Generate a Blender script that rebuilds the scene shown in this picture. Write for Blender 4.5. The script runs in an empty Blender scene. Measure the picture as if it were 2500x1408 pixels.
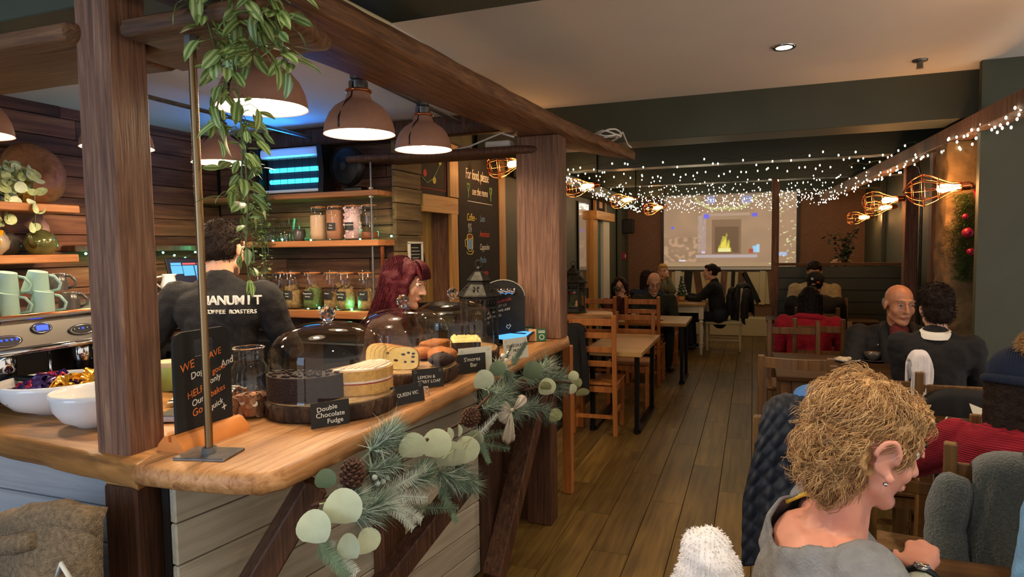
import bpy, bmesh, math, random
from mathutils import Vector, Matrix, Euler, noise
R = math.radians
rnd = random.Random(11)
sc = bpy.context.scene
COL = sc.collection
# ---------------------------------------------------------------- camera, world, lights, exposure
cd = bpy.data.cameras.new('camera'); cam = bpy.data.objects.new('camera', cd); COL.objects.link(cam)
cd.sensor_width = 36.0; cd.lens = 36.0 * 1588 / 2500; cd.clip_start = 0.05
YAW, PITCH, ROLL = R(-20.34), R(-3.58), R(-0.79)
_f = Vector((math.sin(YAW) * math.cos(PITCH), math.cos(YAW) * math.cos(PITCH), math.sin(PITCH)))
_r0 = Vector((math.cos(YAW), -math.sin(YAW), 0)); _u0 = _r0.cross(_f)
_r = math.cos(ROLL) * _r0 + math.sin(ROLL) * _u0; _u = -math.sin(ROLL) * _r0 + math.cos(ROLL) * _u0
cam.matrix_world = Matrix(((_r.x, _u.x, -_f.x, 0), (_r.y, _u.y, -_f.y, 0), (_r.z, _u.z, -_f.z, 1.6), (0, 0, 0, 1)))
sc.camera = cam
vs = sc.view_settings
vs.view_transform = 'Standard'; vs.look = 'None'; vs.gamma = 1.0; vs.use_curve_mapping = False
vs.exposure = 0.45
sc.cycles.transparent_max_bounces = 32
w = bpy.data.worlds.new('world'); sc.world = w; w.use_nodes = True
w.node_tree.nodes['Background'].inputs[0].default_value = (1.0, 0.90, 0.80, 1)
w.node_tree.nodes['Background'].inputs[1].default_value = 0.85
def lamp(name, kind, loc, energy, color, size=0.05, rot=None, spot=None, blend=0.6, shape=None, size_y=None):
    d = bpy.data.lights.new(name, kind); d.energy = energy; d.color = color
    if kind == 'AREA':
        d.size = size
        if size_y: d.shape = 'RECTANGLE'; d.size_y = size_y
    else: d.shadow_soft_size = size
    if kind == 'SPOT': d.spot_size = spot; d.spot_blend = blend
    o = bpy.data.objects.new(name, d); COL.objects.link(o); o.location = loc
    if rot: o.rotation_euler = rot
    return o
WARM = (1.0, 0.72, 0.45); AMBER = (1.0, 0.45, 0.15); COOL = (0.85, 0.93, 1.0)
# shop-front window behind the camera, to its left: cool evening daylight
lamp('window_daylight', 'AREA', (-2.6, -1.6, 1.7), 26, (0.35, 0.62, 1.0), 1.6, (R(82), 0, R(-4)), size_y=1.4)
# recessed ceiling downlights (the one in view and its row, over the aisle and the seats)
for x, y, e in ((0.16, 4.19, 34), (-0.35, 0.9, 52), (0.9, 0.9, 46), (-0.6, -0.9, 46), (0.9, -0.9, 40), (1.6, 2.6, 20)):
    lamp('downlight_beam', 'SPOT', (x, y, 2.70), e, (1.0, 0.84, 0.64), 0.05, None, R(125), 0.9)

# ---------------------------------------------------------------- helpers
def S(h):
    h = h.lstrip('#'); out = []
    for i in (0, 2, 4):
        c = int(h[i:i + 2], 16) / 255.0
        out.append(c / 12.92 if c <= 0.04045 else ((c + 0.055) / 1.055) ** 2.4)
    return (*out, 1.0)
MATS = {}
def _new(name):
    m = bpy.data.materials.new(name); m.use_nodes = True; nt = m.node_tree
    b = nt.nodes['Principled BSDF']; MATS[name] = m
    return m, nt, b
def _n(nt, t, **kw):
    n = nt.nodes.new(t)
    for k, v in kw.items():
        if k in n.inputs: n.inputs[k].default_value = v
        else: setattr(n, k, v)
    return n
def _ramp(nt, stops):
    r = nt.nodes.new('ShaderNodeValToRGB'); e = r.color_ramp.elements
    while len(e) < len(stops): e.new(0.5)
    for i, (p, c) in enumerate(stops): e[i].position = p; e[i].color = c
    return r
def plain(name, col, rough=0.6, metal=0.0, noise_scale=0, var=0.12, bump=0.0, bump_scale=60, spec=0.5, sheen=0, sss=0):
    m, nt, b = _new(name); c = S(col) if isinstance(col, str) else col
    b.inputs['Base Color'].default_value = c; b.inputs['Roughness'].default_value = rough; b.inputs['Metallic'].default_value = metal
    b.inputs['Specular IOR Level'].default_value = spec
    if sheen: b.inputs['Sheen Weight'].default_value = sheen; b.inputs['Sheen Roughness'].default_value = 0.5
    if sss: b.inputs['Subsurface Weight'].default_value = sss; b.inputs['Subsurface Radius'].default_value = (0.02, 0.008, 0.004); b.inputs['Subsurface Scale'].default_value = 0.5
    tc = _n(nt, 'ShaderNodeTexCoord')
    if noise_scale:
        nz = _n(nt, 'ShaderNodeTexNoise', Scale=noise_scale, Detail=4.0)
        nt.links.new(tc.outputs['Object'], nz.inputs['Vector'])
        d = tuple(max(0, x * (1 - var)) for x in c[:3]) + (1,); l = tuple(min(1, x * (1 + var)) for x in c[:3]) + (1,)
        r = _ramp(nt, [(0.3, d), (0.7, l)])
        nt.links.new(nz.outputs['Fac'], r.inputs['Fac']); nt.links.new(r.outputs['Color'], b.inputs['Base Color'])
    if bump:
        n2 = _n(nt, 'ShaderNodeTexNoise', Scale=bump_scale, Detail=3.0); nt.links.new(tc.outputs['Object'], n2.inputs['Vector'])
        bp = _n(nt, 'ShaderNodeBump', Strength=bump, Distance=0.01); nt.links.new(n2.outputs['Fac'], bp.inputs['Height'])
        nt.links.new(bp.outputs['Normal'], b.inputs['Normal'])
    return m
def wood(name, dark, mid, light, axis=1, grain=38, stretch=0.045, rough=0.6, bump=0.25, blotch=2.2, blot_col=None, blot=0.45, rand=0.25, spec=0.4):
    """timber: grain noise stretched along one local axis, broad stains, each piece slightly different"""
    m, nt, b = _new(name)
    tc = _n(nt, 'ShaderNodeTexCoord'); oi = _n(nt, 'ShaderNodeObjectInfo')
    add = _n(nt, 'ShaderNodeVectorMath', operation='MULTIPLY_ADD'); cmb = _n(nt, 'ShaderNodeCombineXYZ')
    for k in (0, 1, 2): nt.links.new(oi.outputs['Random'], cmb.inputs[k])
    add.inputs[1].default_value = (37.0, 53.0, 29.0); nt.links.new(cmb.outputs[0], add.inputs[0]); nt.links.new(tc.outputs['Object'], add.inputs[2])
    mp = _n(nt, 'ShaderNodeMapping'); s = [1.0, 1.0, 1.0]; s[axis] = stretch; mp.inputs['Scale'].default_value = s
    nt.links.new(add.outputs[0], mp.inputs['Vector'])
    n1 = _n(nt, 'ShaderNodeTexNoise', Scale=grain, Detail=6.0, Roughness=0.65, Distortion=0.6); nt.links.new(mp.outputs[0], n1.inputs['Vector'])
    s2 = [1.0, 1.0, 1.0]; s2[axis] = 0.35
    mp2 = _n(nt, 'ShaderNodeMapping'); mp2.inputs['Scale'].default_value = s2; nt.links.new(add.outputs[0], mp2.inputs['Vector'])
    n2 = _n(nt, 'ShaderNodeTexNoise', Scale=blotch, Detail=3.0); nt.links.new(mp2.outputs[0], n2.inputs['Vector'])
    r = _ramp(nt, [(0.28, S(dark)), (0.5, S(mid)), (0.72, S(light))]); nt.links.new(n1.outputs['Fac'], r.inputs['Fac'])
    mx = _n(nt, 'ShaderNodeMix', data_type='RGBA', blend_type='MIX')
    r2 = _ramp(nt, [(0.42, (0, 0, 0, 1)), (0.68, (blot, blot, blot, 1))]); nt.links.new(n2.outputs['Fac'], r2.inputs['Fac'])
    nt.links.new(r2.outputs['Color'], mx.inputs['Factor']); nt.links.new(r.outputs['Color'], mx.inputs[6]); mx.inputs[7].default_value = S(blot_col or dark)
    hs = _n(nt, 'ShaderNodeHueSaturation'); mr = _n(nt, 'ShaderNodeMapRange'); mr.inputs[3].default_value = 1 - rand; mr.inputs[4].default_value = 1 + rand
    nt.links.new(oi.outputs['Random'], mr.inputs[0]); nt.links.new(mr.outputs[0], hs.inputs['Value']); nt.links.new(mx.outputs[2], hs.inputs['Color'])
    nt.links.new(hs.outputs['Color'], b.inputs['Base Color'])
    b.inputs['Roughness'].default_value = rough; b.inputs['Specular IOR Level'].default_value = spec
    if bump:
        bp = _n(nt, 'ShaderNodeBump', Strength=bump, Distance=0.01); nt.links.new(n1.outputs['Fac'], bp.inputs['Height']); nt.links.new(bp.outputs['Normal'], b.inputs['Normal'])
    return m
def emit(name, col, strength):
    m, nt, b = _new(name); b.inputs['Base Color'].default_value = (0, 0, 0, 1)
    b.inputs['Emission Color'].default_value = S(col) if isinstance(col, str) else col; b.inputs['Emission Strength'].default_value = strength
    return m
def glass(name, tint=(0.97, 0.98, 0.97, 1), rough=0.02, base=0.04):
    """thin clear glass: fresnel mix of see-through and mirror"""
    m, nt, b = _new(name); nt.nodes.remove(b); out = nt.nodes['Material Output']
    tr = _n(nt, 'ShaderNodeBsdfTransparent'); tr.inputs[0].default_value = tint
    gl = _n(nt, 'ShaderNodeBsdfGlossy'); gl.inputs['Roughness'].default_value = rough
    lw = _n(nt, 'ShaderNodeLayerWeight'); lw.inputs['Blend'].default_value = 0.5
    pw = _n(nt, 'ShaderNodeMath', operation='POWER'); pw.inputs[1].default_value = 6.0; nt.links.new(lw.outputs['Facing'], pw.inputs[0])
    mr = _n(nt, 'ShaderNodeMapRange'); mr.inputs[3].default_value = base; mr.inputs[4].default_value = 0.6
    nt.links.new(pw.outputs[0], mr.inputs[0])
    mx = _n(nt, 'ShaderNodeMixShader'); nt.links.new(mr.outputs[0], mx.inputs[0]); nt.links.new(tr.outputs[0], mx.inputs[1]); nt.links.new(gl.outputs[0], mx.inputs[2])
    nt.links.new(mx.outputs[0], out.inputs[0])
    return m

def at(px, py, axis, val):
    """where the sight line through a spot of the photograph meets the real plane axis = val"""
    d = _f + _r * ((px - 1250) / 1588) - _u * ((py - 704) / 1588); k = 'xyz'.index(axis)
    t = (val - (0, 0, 1.6)[k]) / d[k]
    return Vector((0, 0, 1.6)) + d * t
def far(px, py, t):
    return Vector((0, 0, 1.6)) + (_f + _r * ((px - 1250) / 1588) - _u * ((py - 704) / 1588)) * t

class MB:
    """collects shapes into one mesh"""
    def __init__(s): s.v = []; s.f = []
    def add(s, vs, fs):
        o = len(s.v); s.v += [tuple(v) for v in vs]; s.f += [tuple(i + o for i in f) for f in fs]; return s
    def box(s, c, d, rz=0.0, b=0.0, M=None):
        hx, hy, hz = d[0] / 2, d[1] / 2, d[2] / 2
        M = M or (Matrix.Translation(c) @ Matrix.Rotation(rz, 4, 'Z'))
        if not b:
            vs = [M @ Vector((x * hx, y * hy, z * hz)) for z in (-1, 1) for y in (-1, 1) for x in (-1, 1)]
            return s.add(vs, [(0, 2, 3, 1), (4, 5, 7, 6), (0, 1, 5, 4), (2, 6, 7, 3), (0, 4, 6, 2), (1, 3, 7, 5)])
        b = min(b, hx * .9, hy * .9, hz * .9); vs = []; idx = {}
        for x in (-1, 1):
            for y in (-1, 1):
                for z in (-1, 1):
                    for k in range(3):
                        p = [x * (hx - b), y * (hy - b), z * (hz - b)]; p[k] = (x * hx, y * hy, z * hz)[k]
                        idx[(x, y, z, k)] = len(vs); vs.append(M @ Vector(p))
        fs = []
        for k in range(3):
            i, j = [(1, 2), (2, 0), (0, 1)][k]
            for sg in (-1, 1):
                q = []
                for a, c2 in ((-1, -1), (1, -1), (1, 1), (-1, 1)):
                    t = [0, 0, 0]; t[k] = sg; t[i] = a; t[j] = c2; q.append(idx[(*t, k)])
                fs.append(q if sg > 0 else q[::-1])
            for a in (-1, 1):
                for c2 in (-1, 1):
                    t0 = [0, 0, 0]; t1 = [0, 0, 0]; t0[i] = t1[i] = a; t0[j] = t1[j] = c2; t0[k] = -1; t1[k] = 1
                    q = [idx[(*t0, i)], idx[(*t1, i)], idx[(*t1, j)], idx[(*t0, j)]]
                    fs.append(q if a * c2 < 0 else q[::-1])
        for x in (-1, 1):
            for y in (-1, 1):
                for z in (-1, 1):
                    q = [idx[(x, y, z, 0)], idx[(x, y, z, 1)], idx[(x, y, z, 2)]]
                    fs.append(q if x * y * z > 0 else q[::-1])
        return s.add(vs, fs)
    def bar(s, p, q, w, h=None, up=(0, 0, 1), b=0.0):
        p, q = Vector(p), Vector(q); h = h or w; d = q - p; L = d.length; z = d.normalized(); x = Vector(up).cross(z)
        if x.length < 1e-4: x = Vector((1, 0, 0)).cross(z)
        x.normalize(); y = z.cross(x); c = (p + q) / 2
        M = Matrix(((x.x, y.x, z.x, c.x), (x.y, y.y, z.y, c.y), (x.z, y.z, z.z, c.z), (0, 0, 0, 1)))
        return s.box(None, (w, h, L), b=b, M=M)
    def tube(s, pts, r, n=8, closed=False, caps=True):
        pts = [Vector(p) for p in pts]; N = len(pts); rs = r if isinstance(r, (list, tuple)) else [r] * N
        vs = []; fs = []; prev = None
        for i, p in enumerate(pts):
            if closed: t = pts[(i + 1) % N] - pts[i - 1]
            else: t = pts[min(i + 1, N - 1)] - pts[max(i - 1, 0)]
            t = t.normalized() if t.length > 1e-9 else Vector((0, 0, 1))
            if prev is None:
                a = Vector((0, 0, 1)) if abs(t.z) < 0.9 else Vector((1, 0, 0)); x = a.cross(t).normalized()
            else:
                x = prev - t * prev.dot(t); x = x.normalized() if x.length > 1e-6 else Vector((1, 0, 0)).cross(t).normalized()
            prev = x; y = t.cross(x)
            for k in range(n): a = 2 * math.pi * k / n; vs.append(p + rs[i] * (math.cos(a) * x + math.sin(a) * y))
        for i in range(N if closed else N - 1):
            j = (i + 1) % N
            for k in range(n): l = (k + 1) % n; fs.append((i * n + k, i * n + l, j * n + l, j * n + k))
        if caps and not closed: fs.append(tuple(range(n))[::-1]); fs.append(tuple((N - 1) * n + k for k in range(n)))
        return s.add(vs, fs)
    def lathe(s, prof, n=24, M=None, wob=None, c0=True, c1=True):
        vs = []; fs = []; M = M or Matrix()
        for i, (r, z) in enumerate(prof):
            for k in range(n):
                a = 2 * math.pi * k / n; rr = r * (wob(a, z) if wob else 1); vs.append(M @ Vector((rr * math.cos(a), rr * math.sin(a), z)))
        for i in range(len(prof) - 1):
            for k in range(n): l = (k + 1) % n; fs.append((i * n + k, i * n + l, (i + 1) * n + l, (i + 1) * n + k))
        if c0 and prof[0][0] > 1e-6: fs.append(tuple(range(n))[::-1])
        if c1 and prof[-1][0] > 1e-6: fs.append(tuple((len(prof) - 1) * n + k for k in range(n)))
        return s.add(vs, fs)
    def sph(s, c, r, n=12, m=8, rot=None):
        r = r if isinstance(r, (tuple, list)) else (r, r, r); M = Matrix.Translation(c)
        if rot is not None: M = M @ (rot.to_4x4() if not isinstance(rot, Euler) else rot.to_matrix().to_4x4())
        vs = [M @ Vector((0, 0, -r[2]))]; fs = []
        for i in range(1, m):
            t = -math.pi / 2 + math.pi * i / m
            for k in range(n): a = 2 * math.pi * k / n; vs.append(M @ Vector((r[0] * math.cos(t) * math.cos(a), r[1] * math.cos(t) * math.sin(a), r[2] * math.sin(t))))
        vs.append(M @ Vector((0, 0, r[2]))); last = len(vs) - 1
        for k in range(n):
            l = (k + 1) % n; fs.append((0, 1 + l, 1 + k)); fs.append((last, 1 + (m - 2) * n + k, 1 + (m - 2) * n + l))
        for i in range(m - 2):
            for k in range(n): l = (k + 1) % n; fs.append((1 + i * n + k, 1 + i * n + l, 1 + (i + 1) * n + l, 1 + (i + 1) * n + k))
        return s.add(vs, fs)
    def cap(s, p, q, r0, r1, n=10, flat=None):
        """tapered capsule; flat = (axis vector, factor) squashes its section along that axis"""
        p, q = Vector(p), Vector(q); d = q - p; L = max(d.length, 1e-5); z = d / L
        x = (Vector((0, 0, 1)) if abs(z.z) < .9 else Vector((0, 1, 0))).cross(z).normalized(); y = z.cross(x)
        rings = []
        for i in range(4): a = -math.pi / 2 + (math.pi / 2) * i / 3; rings.append((max(r0 * math.cos(a), 1e-4), r0 * math.sin(a)))
        for i in range(4): a = (math.pi / 2) * i / 3; rings.append((max(r1 * math.cos(a), 1e-4), L + r1 * math.sin(a)))
        vs = []
        for rr, h in rings:
            for k in range(n):
                a = 2 * math.pi * k / n; o = rr * (math.cos(a) * x + math.sin(a) * y)
                if flat: ax = Vector(flat[0]); o = o - ax * o.dot(ax) * (1 - flat[1])
                vs.append(p + o + z * h)
        fs = [tuple(range(n))[::-1]]
        for i in range(7):
            for k in range(n): l = (k + 1) % n; fs.append((i * n + k, i * n + l, (i + 1) * n + l, (i + 1) * n + k))
        fs.append(tuple(7 * n + k for k in range(n)))
        return s.add(vs, fs)
    def prism(s, out, d, M=None):
        """2-D outline (counter-clockwise) extruded d along local z"""
        M = M or Matrix(); n = len(out)
        vs = [M @ Vector((x, y, 0)) for x, y in out] + [M @ Vector((x, y, d)) for x, y in out]
        fs = [tuple(range(n))[::-1], tuple(range(n, 2 * n))] + [(k, (k + 1) % n, n + (k + 1) % n, n + k) for k in range(n)]
        return s.add(vs, fs)
    def grid(s, fn, nu, nv, cu=False, cv=False):
        vs = [fn(u / nu, v / nv) for v in range(nv + (0 if cv else 1)) for u in range(nu + (0 if cu else 1))]; W = nu + (0 if cu else 1); H = nv + (0 if cv else 1)
        fs = [(v * W + u, v * W + (u + 1) % W, ((v + 1) % H) * W + (u + 1) % W, ((v + 1) % H) * W + u) for v in range(nv) for u in range(nu)]
        return s.add(vs, fs)
    def mesh(s, name, m, smooth=None):
        me = bpy.data.meshes.new(name); me.from_pydata(s.v, [], s.f)
        for mm in (m if isinstance(m, (list, tuple)) else [m]): me.materials.append(mm if not isinstance(mm, str) else MATS[mm])
        if smooth is not None and smooth is not False:
            me.polygons.foreach_set('use_smooth', [True] * len(me.polygons))
            if smooth is not True: me.set_sharp_from_angle(angle=R(smooth))
        me.update(); return me
    def build(s, name, m, parent=None, smooth=None, loc=None):
        return link(name, s.mesh(name, m, smooth), parent, loc)
def link(name, data, parent=None, loc=None):
    o = bpy.data.objects.new(name, data); COL.objects.link(o)
    if parent: o.parent = parent
    if loc is not None: o.location = loc
    return o
def tag(o, label=None, cat=None, group=None, kind=None):
    for k, v in (('label', label), ('category', cat), ('group', group), ('kind', kind)):
        if v: o[k] = v
    return o
def thing(name, label, cat, loc=(0, 0, 0), rz=0.0, group=None):
    o = bpy.data.objects.new(name, None); COL.objects.link(o); o.location = loc; o.rotation_euler = (0, 0, rz); o.empty_display_size = 0.05
    return tag(o, label, cat, group)
KIDS = {}
def _index():
    KIDS.clear()
    for o in COL.objects:
        if o.parent: KIDS.setdefault(o.parent.name, []).append(o)
def dup(root, loc, rz=None, label=None, group=None, scale=None):
    r = root.copy(); COL.objects.link(r); r.location = loc
    if rz is not None: r.rotation_euler = (0, 0, rz)
    if scale: r.scale = (scale,) * 3
    if label: r['label'] = label
    if group: r['group'] = group
    for ch in list(root.children):
        c = ch.copy(); COL.objects.link(c); c.parent = r
        for g in list(ch.children):
            d = g.copy(); COL.objects.link(d); d.parent = c
    return r
TMP = bpy.data.scenes.new('workbench')
def evaluated_mesh(o):
    TMP.collection.objects.link(o); vl = TMP.view_layers[0]; vl.update(); me = bpy.data.meshes.new_from_object(o.evaluated_get(vl.depsgraph)); bpy.data.objects.remove(o); return me
def text(body, size, mat, parent, loc, rot, name='lettering', ext=0.0004, align='LEFT', shear=0.0, space=1.0, sx=1.0, offset=0.0):
    cu = bpy.data.curves.new(name, 'FONT'); cu.body = body; cu.size = size; cu.extrude = ext; cu.align_x = align; cu.shear = shear; cu.space_character = space; cu.resolution_u = 3; cu.offset = offset
    tmp = bpy.data.objects.new(name, cu)
    me = evaluated_mesh(tmp); bpy.data.curves.remove(cu)
    me.materials.clear(); me.materials.append(MATS[mat]); me.name = name
    o = link(name, me, parent, loc); o.rotation_euler = rot; o.scale = (sx, 1, 1)
    return o
def strokes(segs, r, mat, parent, loc, rot, name='drawing'):
    m = MB()
    for sg in segs: m.tube([(x, y, 0) for x, y in sg], r, 5)
    o = m.build(name, mat, parent, True, loc); o.rotation_euler = rot; return o
def remesh(mb, name, mat, voxel, parent=None, smooth=3, disp=None, loc=None, dec=None):
    """fuses overlapping shapes into one continuous skin"""
    me = mb.mesh(name, mat); o = bpy.data.objects.new(name, me)
    rm = o.modifiers.new('r', 'REMESH'); rm.mode = 'VOXEL'; rm.voxel_size = voxel; rm.use_smooth_shade = True
    if smooth: sm = o.modifiers.new('s', 'SMOOTH'); sm.iterations = smooth; sm.factor = 0.5
    if dec: dm = o.modifiers.new('d', 'DECIMATE'); dm.ratio = dec
    nm = evaluated_mesh(o); bpy.data.meshes.remove(me); nm.name = name
    if not nm.materials: nm.materials.append(MATS[mat] if isinstance(mat, str) else mat)
    if disp:
        cs = [(v.co.copy(), v.normal.copy()) for v in nm.vertices]; fl = []
        for c, n in cs: fl += disp(c, n)[:]
        nm.vertices.foreach_set('co', fl)
    nm.polygons.foreach_set('use_smooth', [True] * len(nm.polygons)); nm.update()
    return link(name, nm, parent, loc)
# ---------------------------------------------------------------- materials
wood('floor_oak', '#4c3a1a', '#71592a', '#8a6f38', 1, 26, 0.05, 0.42, 0.10, 2.6, '#432e14', 0.5, 0.16)
wood('reclaimed', '#35211a', '#7a4d34', '#9c6a48', 1, 30, 0.05, 0.75, 0.5, 3.2, '#241710', 0.6, 0.35)
wood('reclaimed_x', '#33211a', '#6c4630', '#8c5e40', 0, 30, 0.05, 0.75, 0.5, 3.2, '#201510', 0.6, 0.35)
wood('pale_reclaimed', '#4a3a26', '#7d6844', '#9a8258', 1, 30, 0.05, 0.75, 0.5, 3.0, '#3d2e1e', 0.6, 0.25)
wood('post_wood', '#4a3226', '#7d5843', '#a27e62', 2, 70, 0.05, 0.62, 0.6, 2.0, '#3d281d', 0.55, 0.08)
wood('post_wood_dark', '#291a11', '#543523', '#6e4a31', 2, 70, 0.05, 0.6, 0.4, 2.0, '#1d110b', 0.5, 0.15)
wood('beam_y', '#3c2818', '#6b492e', '#8b6442', 1, 60, 0.05, 0.62, 0.4, 2.0, '#31200f', 0.5, 0.06)
wood('beam_x', '#3c2818', '#6b492e', '#8b6442', 0, 60, 0.05, 0.62, 0.4, 2.0, '#31200f', 0.5, 0.06)
wood('worktop_y', '#7d5030', '#bd8854', '#d6a672', 1, 42, 0.05, 0.42, 0.3, 4.2, '#6b4124', 0.62, 0.02)
wood('worktop_x', '#5c3f26', '#a5743f', '#c18b50', 0, 18, 0.06, 0.4, 0.25, 3.4, '#50341e', 0.55, 0.02)
wood('shelf_wood', '#7d4c2a', '#a86c3d', '#bd8350', 0, 26, 0.05, 0.55, 0.2, 3.0, '#5e3820', 0.45, 0.1)
wood('shelf_wood_y', '#7d4c2a', '#a86c3d', '#bd8350', 1, 26, 0.05, 0.55, 0.2, 3.0, '#5e3820', 0.45, 0.1)
wood('pine', '#a87536', '#cc9a52', '#d9ab66', 2, 26, 0.05, 0.5, 0.12, 3.0, '#9a6a30', 0.3, 0.08)
wood('pine_y', '#a87536', '#cc9a52', '#d9ab66', 1, 26, 0.05, 0.5, 0.12, 3.0, '#9a6a30', 0.3, 0.08)
wood('door_pine', '#8a6a38', '#b8924e', '#c9a662', 2, 22, 0.04, 0.5, 0.2, 3.0, '#6d4e28', 0.5, 0.1)
wood('whitewash', '#a49c88', '#c0b8a4', '#cfc8b6', 1, 30, 0.05, 0.7, 0.25, 3.0, '#7a7262', 0.5, 0.06)
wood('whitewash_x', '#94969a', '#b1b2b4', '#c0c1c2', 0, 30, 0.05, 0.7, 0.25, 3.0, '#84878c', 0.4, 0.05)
wood('chair_wood', '#8a5226', '#b06e36', '#bf8047', 2, 30, 0.05, 0.42, 0.1, 3.0, '#7a4720', 0.3, 0.1)
wood('dark_chair_wood', '#48301a', '#70502c', '#886538', 2, 30, 0.05, 0.4, 0.1, 3.0, '#331d0f', 0.3, 0.1)
wood('table_oak', '#8d6d40', '#ac8953', '#bb9a63', 0, 24, 0.05, 0.4, 0.1, 3.0, '#856538', 0.3, 0.06)
wood('dark_table', '#2b1c0d', '#452d14', '#583b1a', 0, 24, 0.05, 0.55, 0.1, 3.0, '#2b1b0c', 0.4, 0.06, spec=.15)
wood('bark', '#17100b', '#4a3322', '#7d6045', 2, 46, 0.25, 0.9, 0.9, 9.0, '#1d130c', 0.6, 0.1)
wood('log_face', '#8b6a45', '#b08d62', '#c2a077', 0, 12, 0.4, 0.6, 0.1, 5.0, '#8c6843', 0.4, 0.05)
plain('green_wall', '#44493a', 0.6, noise_scale=3, var=0.10, bump=0.05, bump_scale=180)
plain('green_ceiling', '#373d30', 0.45, noise_scale=3, var=0.08)
plain('teal', '#1d5a57', 0.5); plain('brown_wall', '#7a5a46', 0.85, noise_scale=40, var=0.14, bump=0.1, bump_scale=200)
plain('plaster', '#dedad2', 0.85, noise_scale=2, var=0.03, bump=0.03, bump_scale=120)
plain('stone', '#7a6240', 0.95, noise_scale=7, var=0.45, bump=0.9, bump_scale=22)
plain('black_metal', '#121212', 0.4, 0.6); plain('black_plastic', '#0d0d0f', 0.45); plain('black_board', '#191a19', 0.8, noise_scale=6, var=0.3)
plain('steel', '#a8a59f', 0.25, 1.0); plain('chrome', '#d0d0d0', 0.08, 1.0); plain('galvanised', '#7d7d7b', 0.4, 0.9, noise_scale=30, var=0.25)
plain('copper', '#c77b52', 0.25, 1.0); plain('brass_rod', '#8a7355', 0.35, 1.0)
plain('white_paint', '#d8d4c6', 0.5); plain('cream_paint', '#c9bd95', 0.55); plain('white_china', '#e6e6e6', 0.12, spec=0.7); plain('white_plastic', '#dcdcda', 0.4)
plain('chalk_white', '#e8e6d8', 0.9); plain('chalk_yellow', '#e0d060', 0.9); plain('chalk_orange', '#e07a38', 0.9); plain('chalk_red', '#d85848', 0.9); plain('chalk_blue', '#7fa8d0', 0.9); plain('chalk_green', '#9ccf70', 0.9); plain('chalk_brown', '#7a4a35', 0.9); plain('chalk_grey', '#a8a89c', 0.9)
plain('dark_void', '#14100d', 0.9)
glass('clear_glass')

# ---------------------------------------------------------------- the setting
def struct(name, mb, m, label=None, smooth=None):
    o = mb.build(name, m, None, smooth); o['kind'] = 'structure'
    if label: o['label'] = label
    return o
PM = {}
def piece(parent, name, c, d, m, b=0.004, rz=0.0):
    """one plank / board: alike sizes share a mesh"""
    key = (name, tuple(round(x, 3) for x in d), m, b)
    if key not in PM: PM[key] = MB().box((0, 0, 0), d, b=b).mesh(name, m)
    o = link(name, PM[key], parent, c); o.rotation_euler = (0, 0, rz)
    return o
fl = struct('floor', MB().box((-0.7, 5.0, -0.07), (6.6, 15.2, 0.1)), 'dark_void', 'brown oak laminate plank floor of the cafe')
W = 0.1985
for i in range(-7, 9):
    x = -0.1955 + 0.1 + i * W
    y = 1.2 + ((i * 0.618) % 1.0) * 1.25 - 0.6
    while y < 12.36:
        y1 = min(y + 1.25, 12.38)
        if x > -1.5 or y > 3.4: piece(fl, 'plank', (x, (y + y1) / 2, -0.009), (W - 0.003, y1 - y - 0.003, 0.018), 'floor_oak', 0.0015)
        y = y1
ce = struct('ceiling', MB().box((0.5, 1.4, 2.80), (9.0, 7.9, 0.1)), 'plaster', 'off-white ceiling over the aisle')
bm = MB().box((-2.87, 3.08, 2.62), (2.26, 1.86, 0.30)); o = bm.build('bar_ceiling', 'plaster', ce)
lc = struct('ceiling_low', MB().box((-0.2, 8.95, 2.72), (4.3, 7.0, 0.14)), 'green_ceiling', 'dark green lowered ceiling over the far tables')
for i, (y, dd) in enumerate(((1.875, 0.55), (5.43, 0.36), (7.12, 0.22), (9.2, 0.22), (11.2, 0.2))):
    struct(f'trim_{i+1}', MB().box(((-0.6, 0.35, -0.2, -0.2, -0.2)[i], y, 2.60), ((6.6, 5.2, 4.1, 4.1, 4.1)[i], dd, 0.34), b=0.004), 'green_wall' if i < 2 else 'green_ceiling', 'dark green painted ceiling beam across the room')
# bar left wall of reclaimed boards, facing the aisle
wl = struct('wall_left', MB().box((-3.93, 1.2, 1.35), (0.1, 5.8, 2.7)), 'dark_void', 'wall of reclaimed boards at the left end of the bar')
z = 0.62; k = 0
while z < 2.45:
    h = (0.105, 0.118, 0.098, 0.125)[k % 4]; y = 0.9 + (k * 0.37) % 0.6
    while y < 3.93:
        y1 = min(y + (1.15, 0.82, 0.98)[k % 3], 3.94)
        piece(wl, 'plank', (-3.872 + 0.004 * ((k * 7) % 3), (y + y1) / 2, z + h / 2), (0.03, y1 - y - 0.004, h - 0.004), 'reclaimed', 0.003); y = y1; k += 1
    z += h
wb = struct('wall_bar', MB().box((-3.075, 4.03, 1.3), (1.55, 0.1, 2.6)), 'dark_void', 'wall of dark reclaimed boards behind the bar shelves')
z = 0.62; k = 0
while z < 2.45:
    h = (0.118, 0.105, 0.125, 0.112)[k % 4]; x = -3.85 - (k * 0.29) % 0.5
    while x < -2.3:
        x0 = max(x, -3.85); x1 = min(x + (0.95, 0.72, 1.1)[k % 3], -2.285)
        if x1 - x0 > 0.03: piece(wb, 'plank', ((x0 + x1) / 2, 3.972 - 0.004 * ((k * 5) % 3), z + h / 2), (x1 - x0 - 0.004, 0.03, h - 0.004), 'reclaimed_x', 0.003)
        x += (0.95, 0.72, 1.1)[k % 3]; k += 1
    z += h
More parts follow.
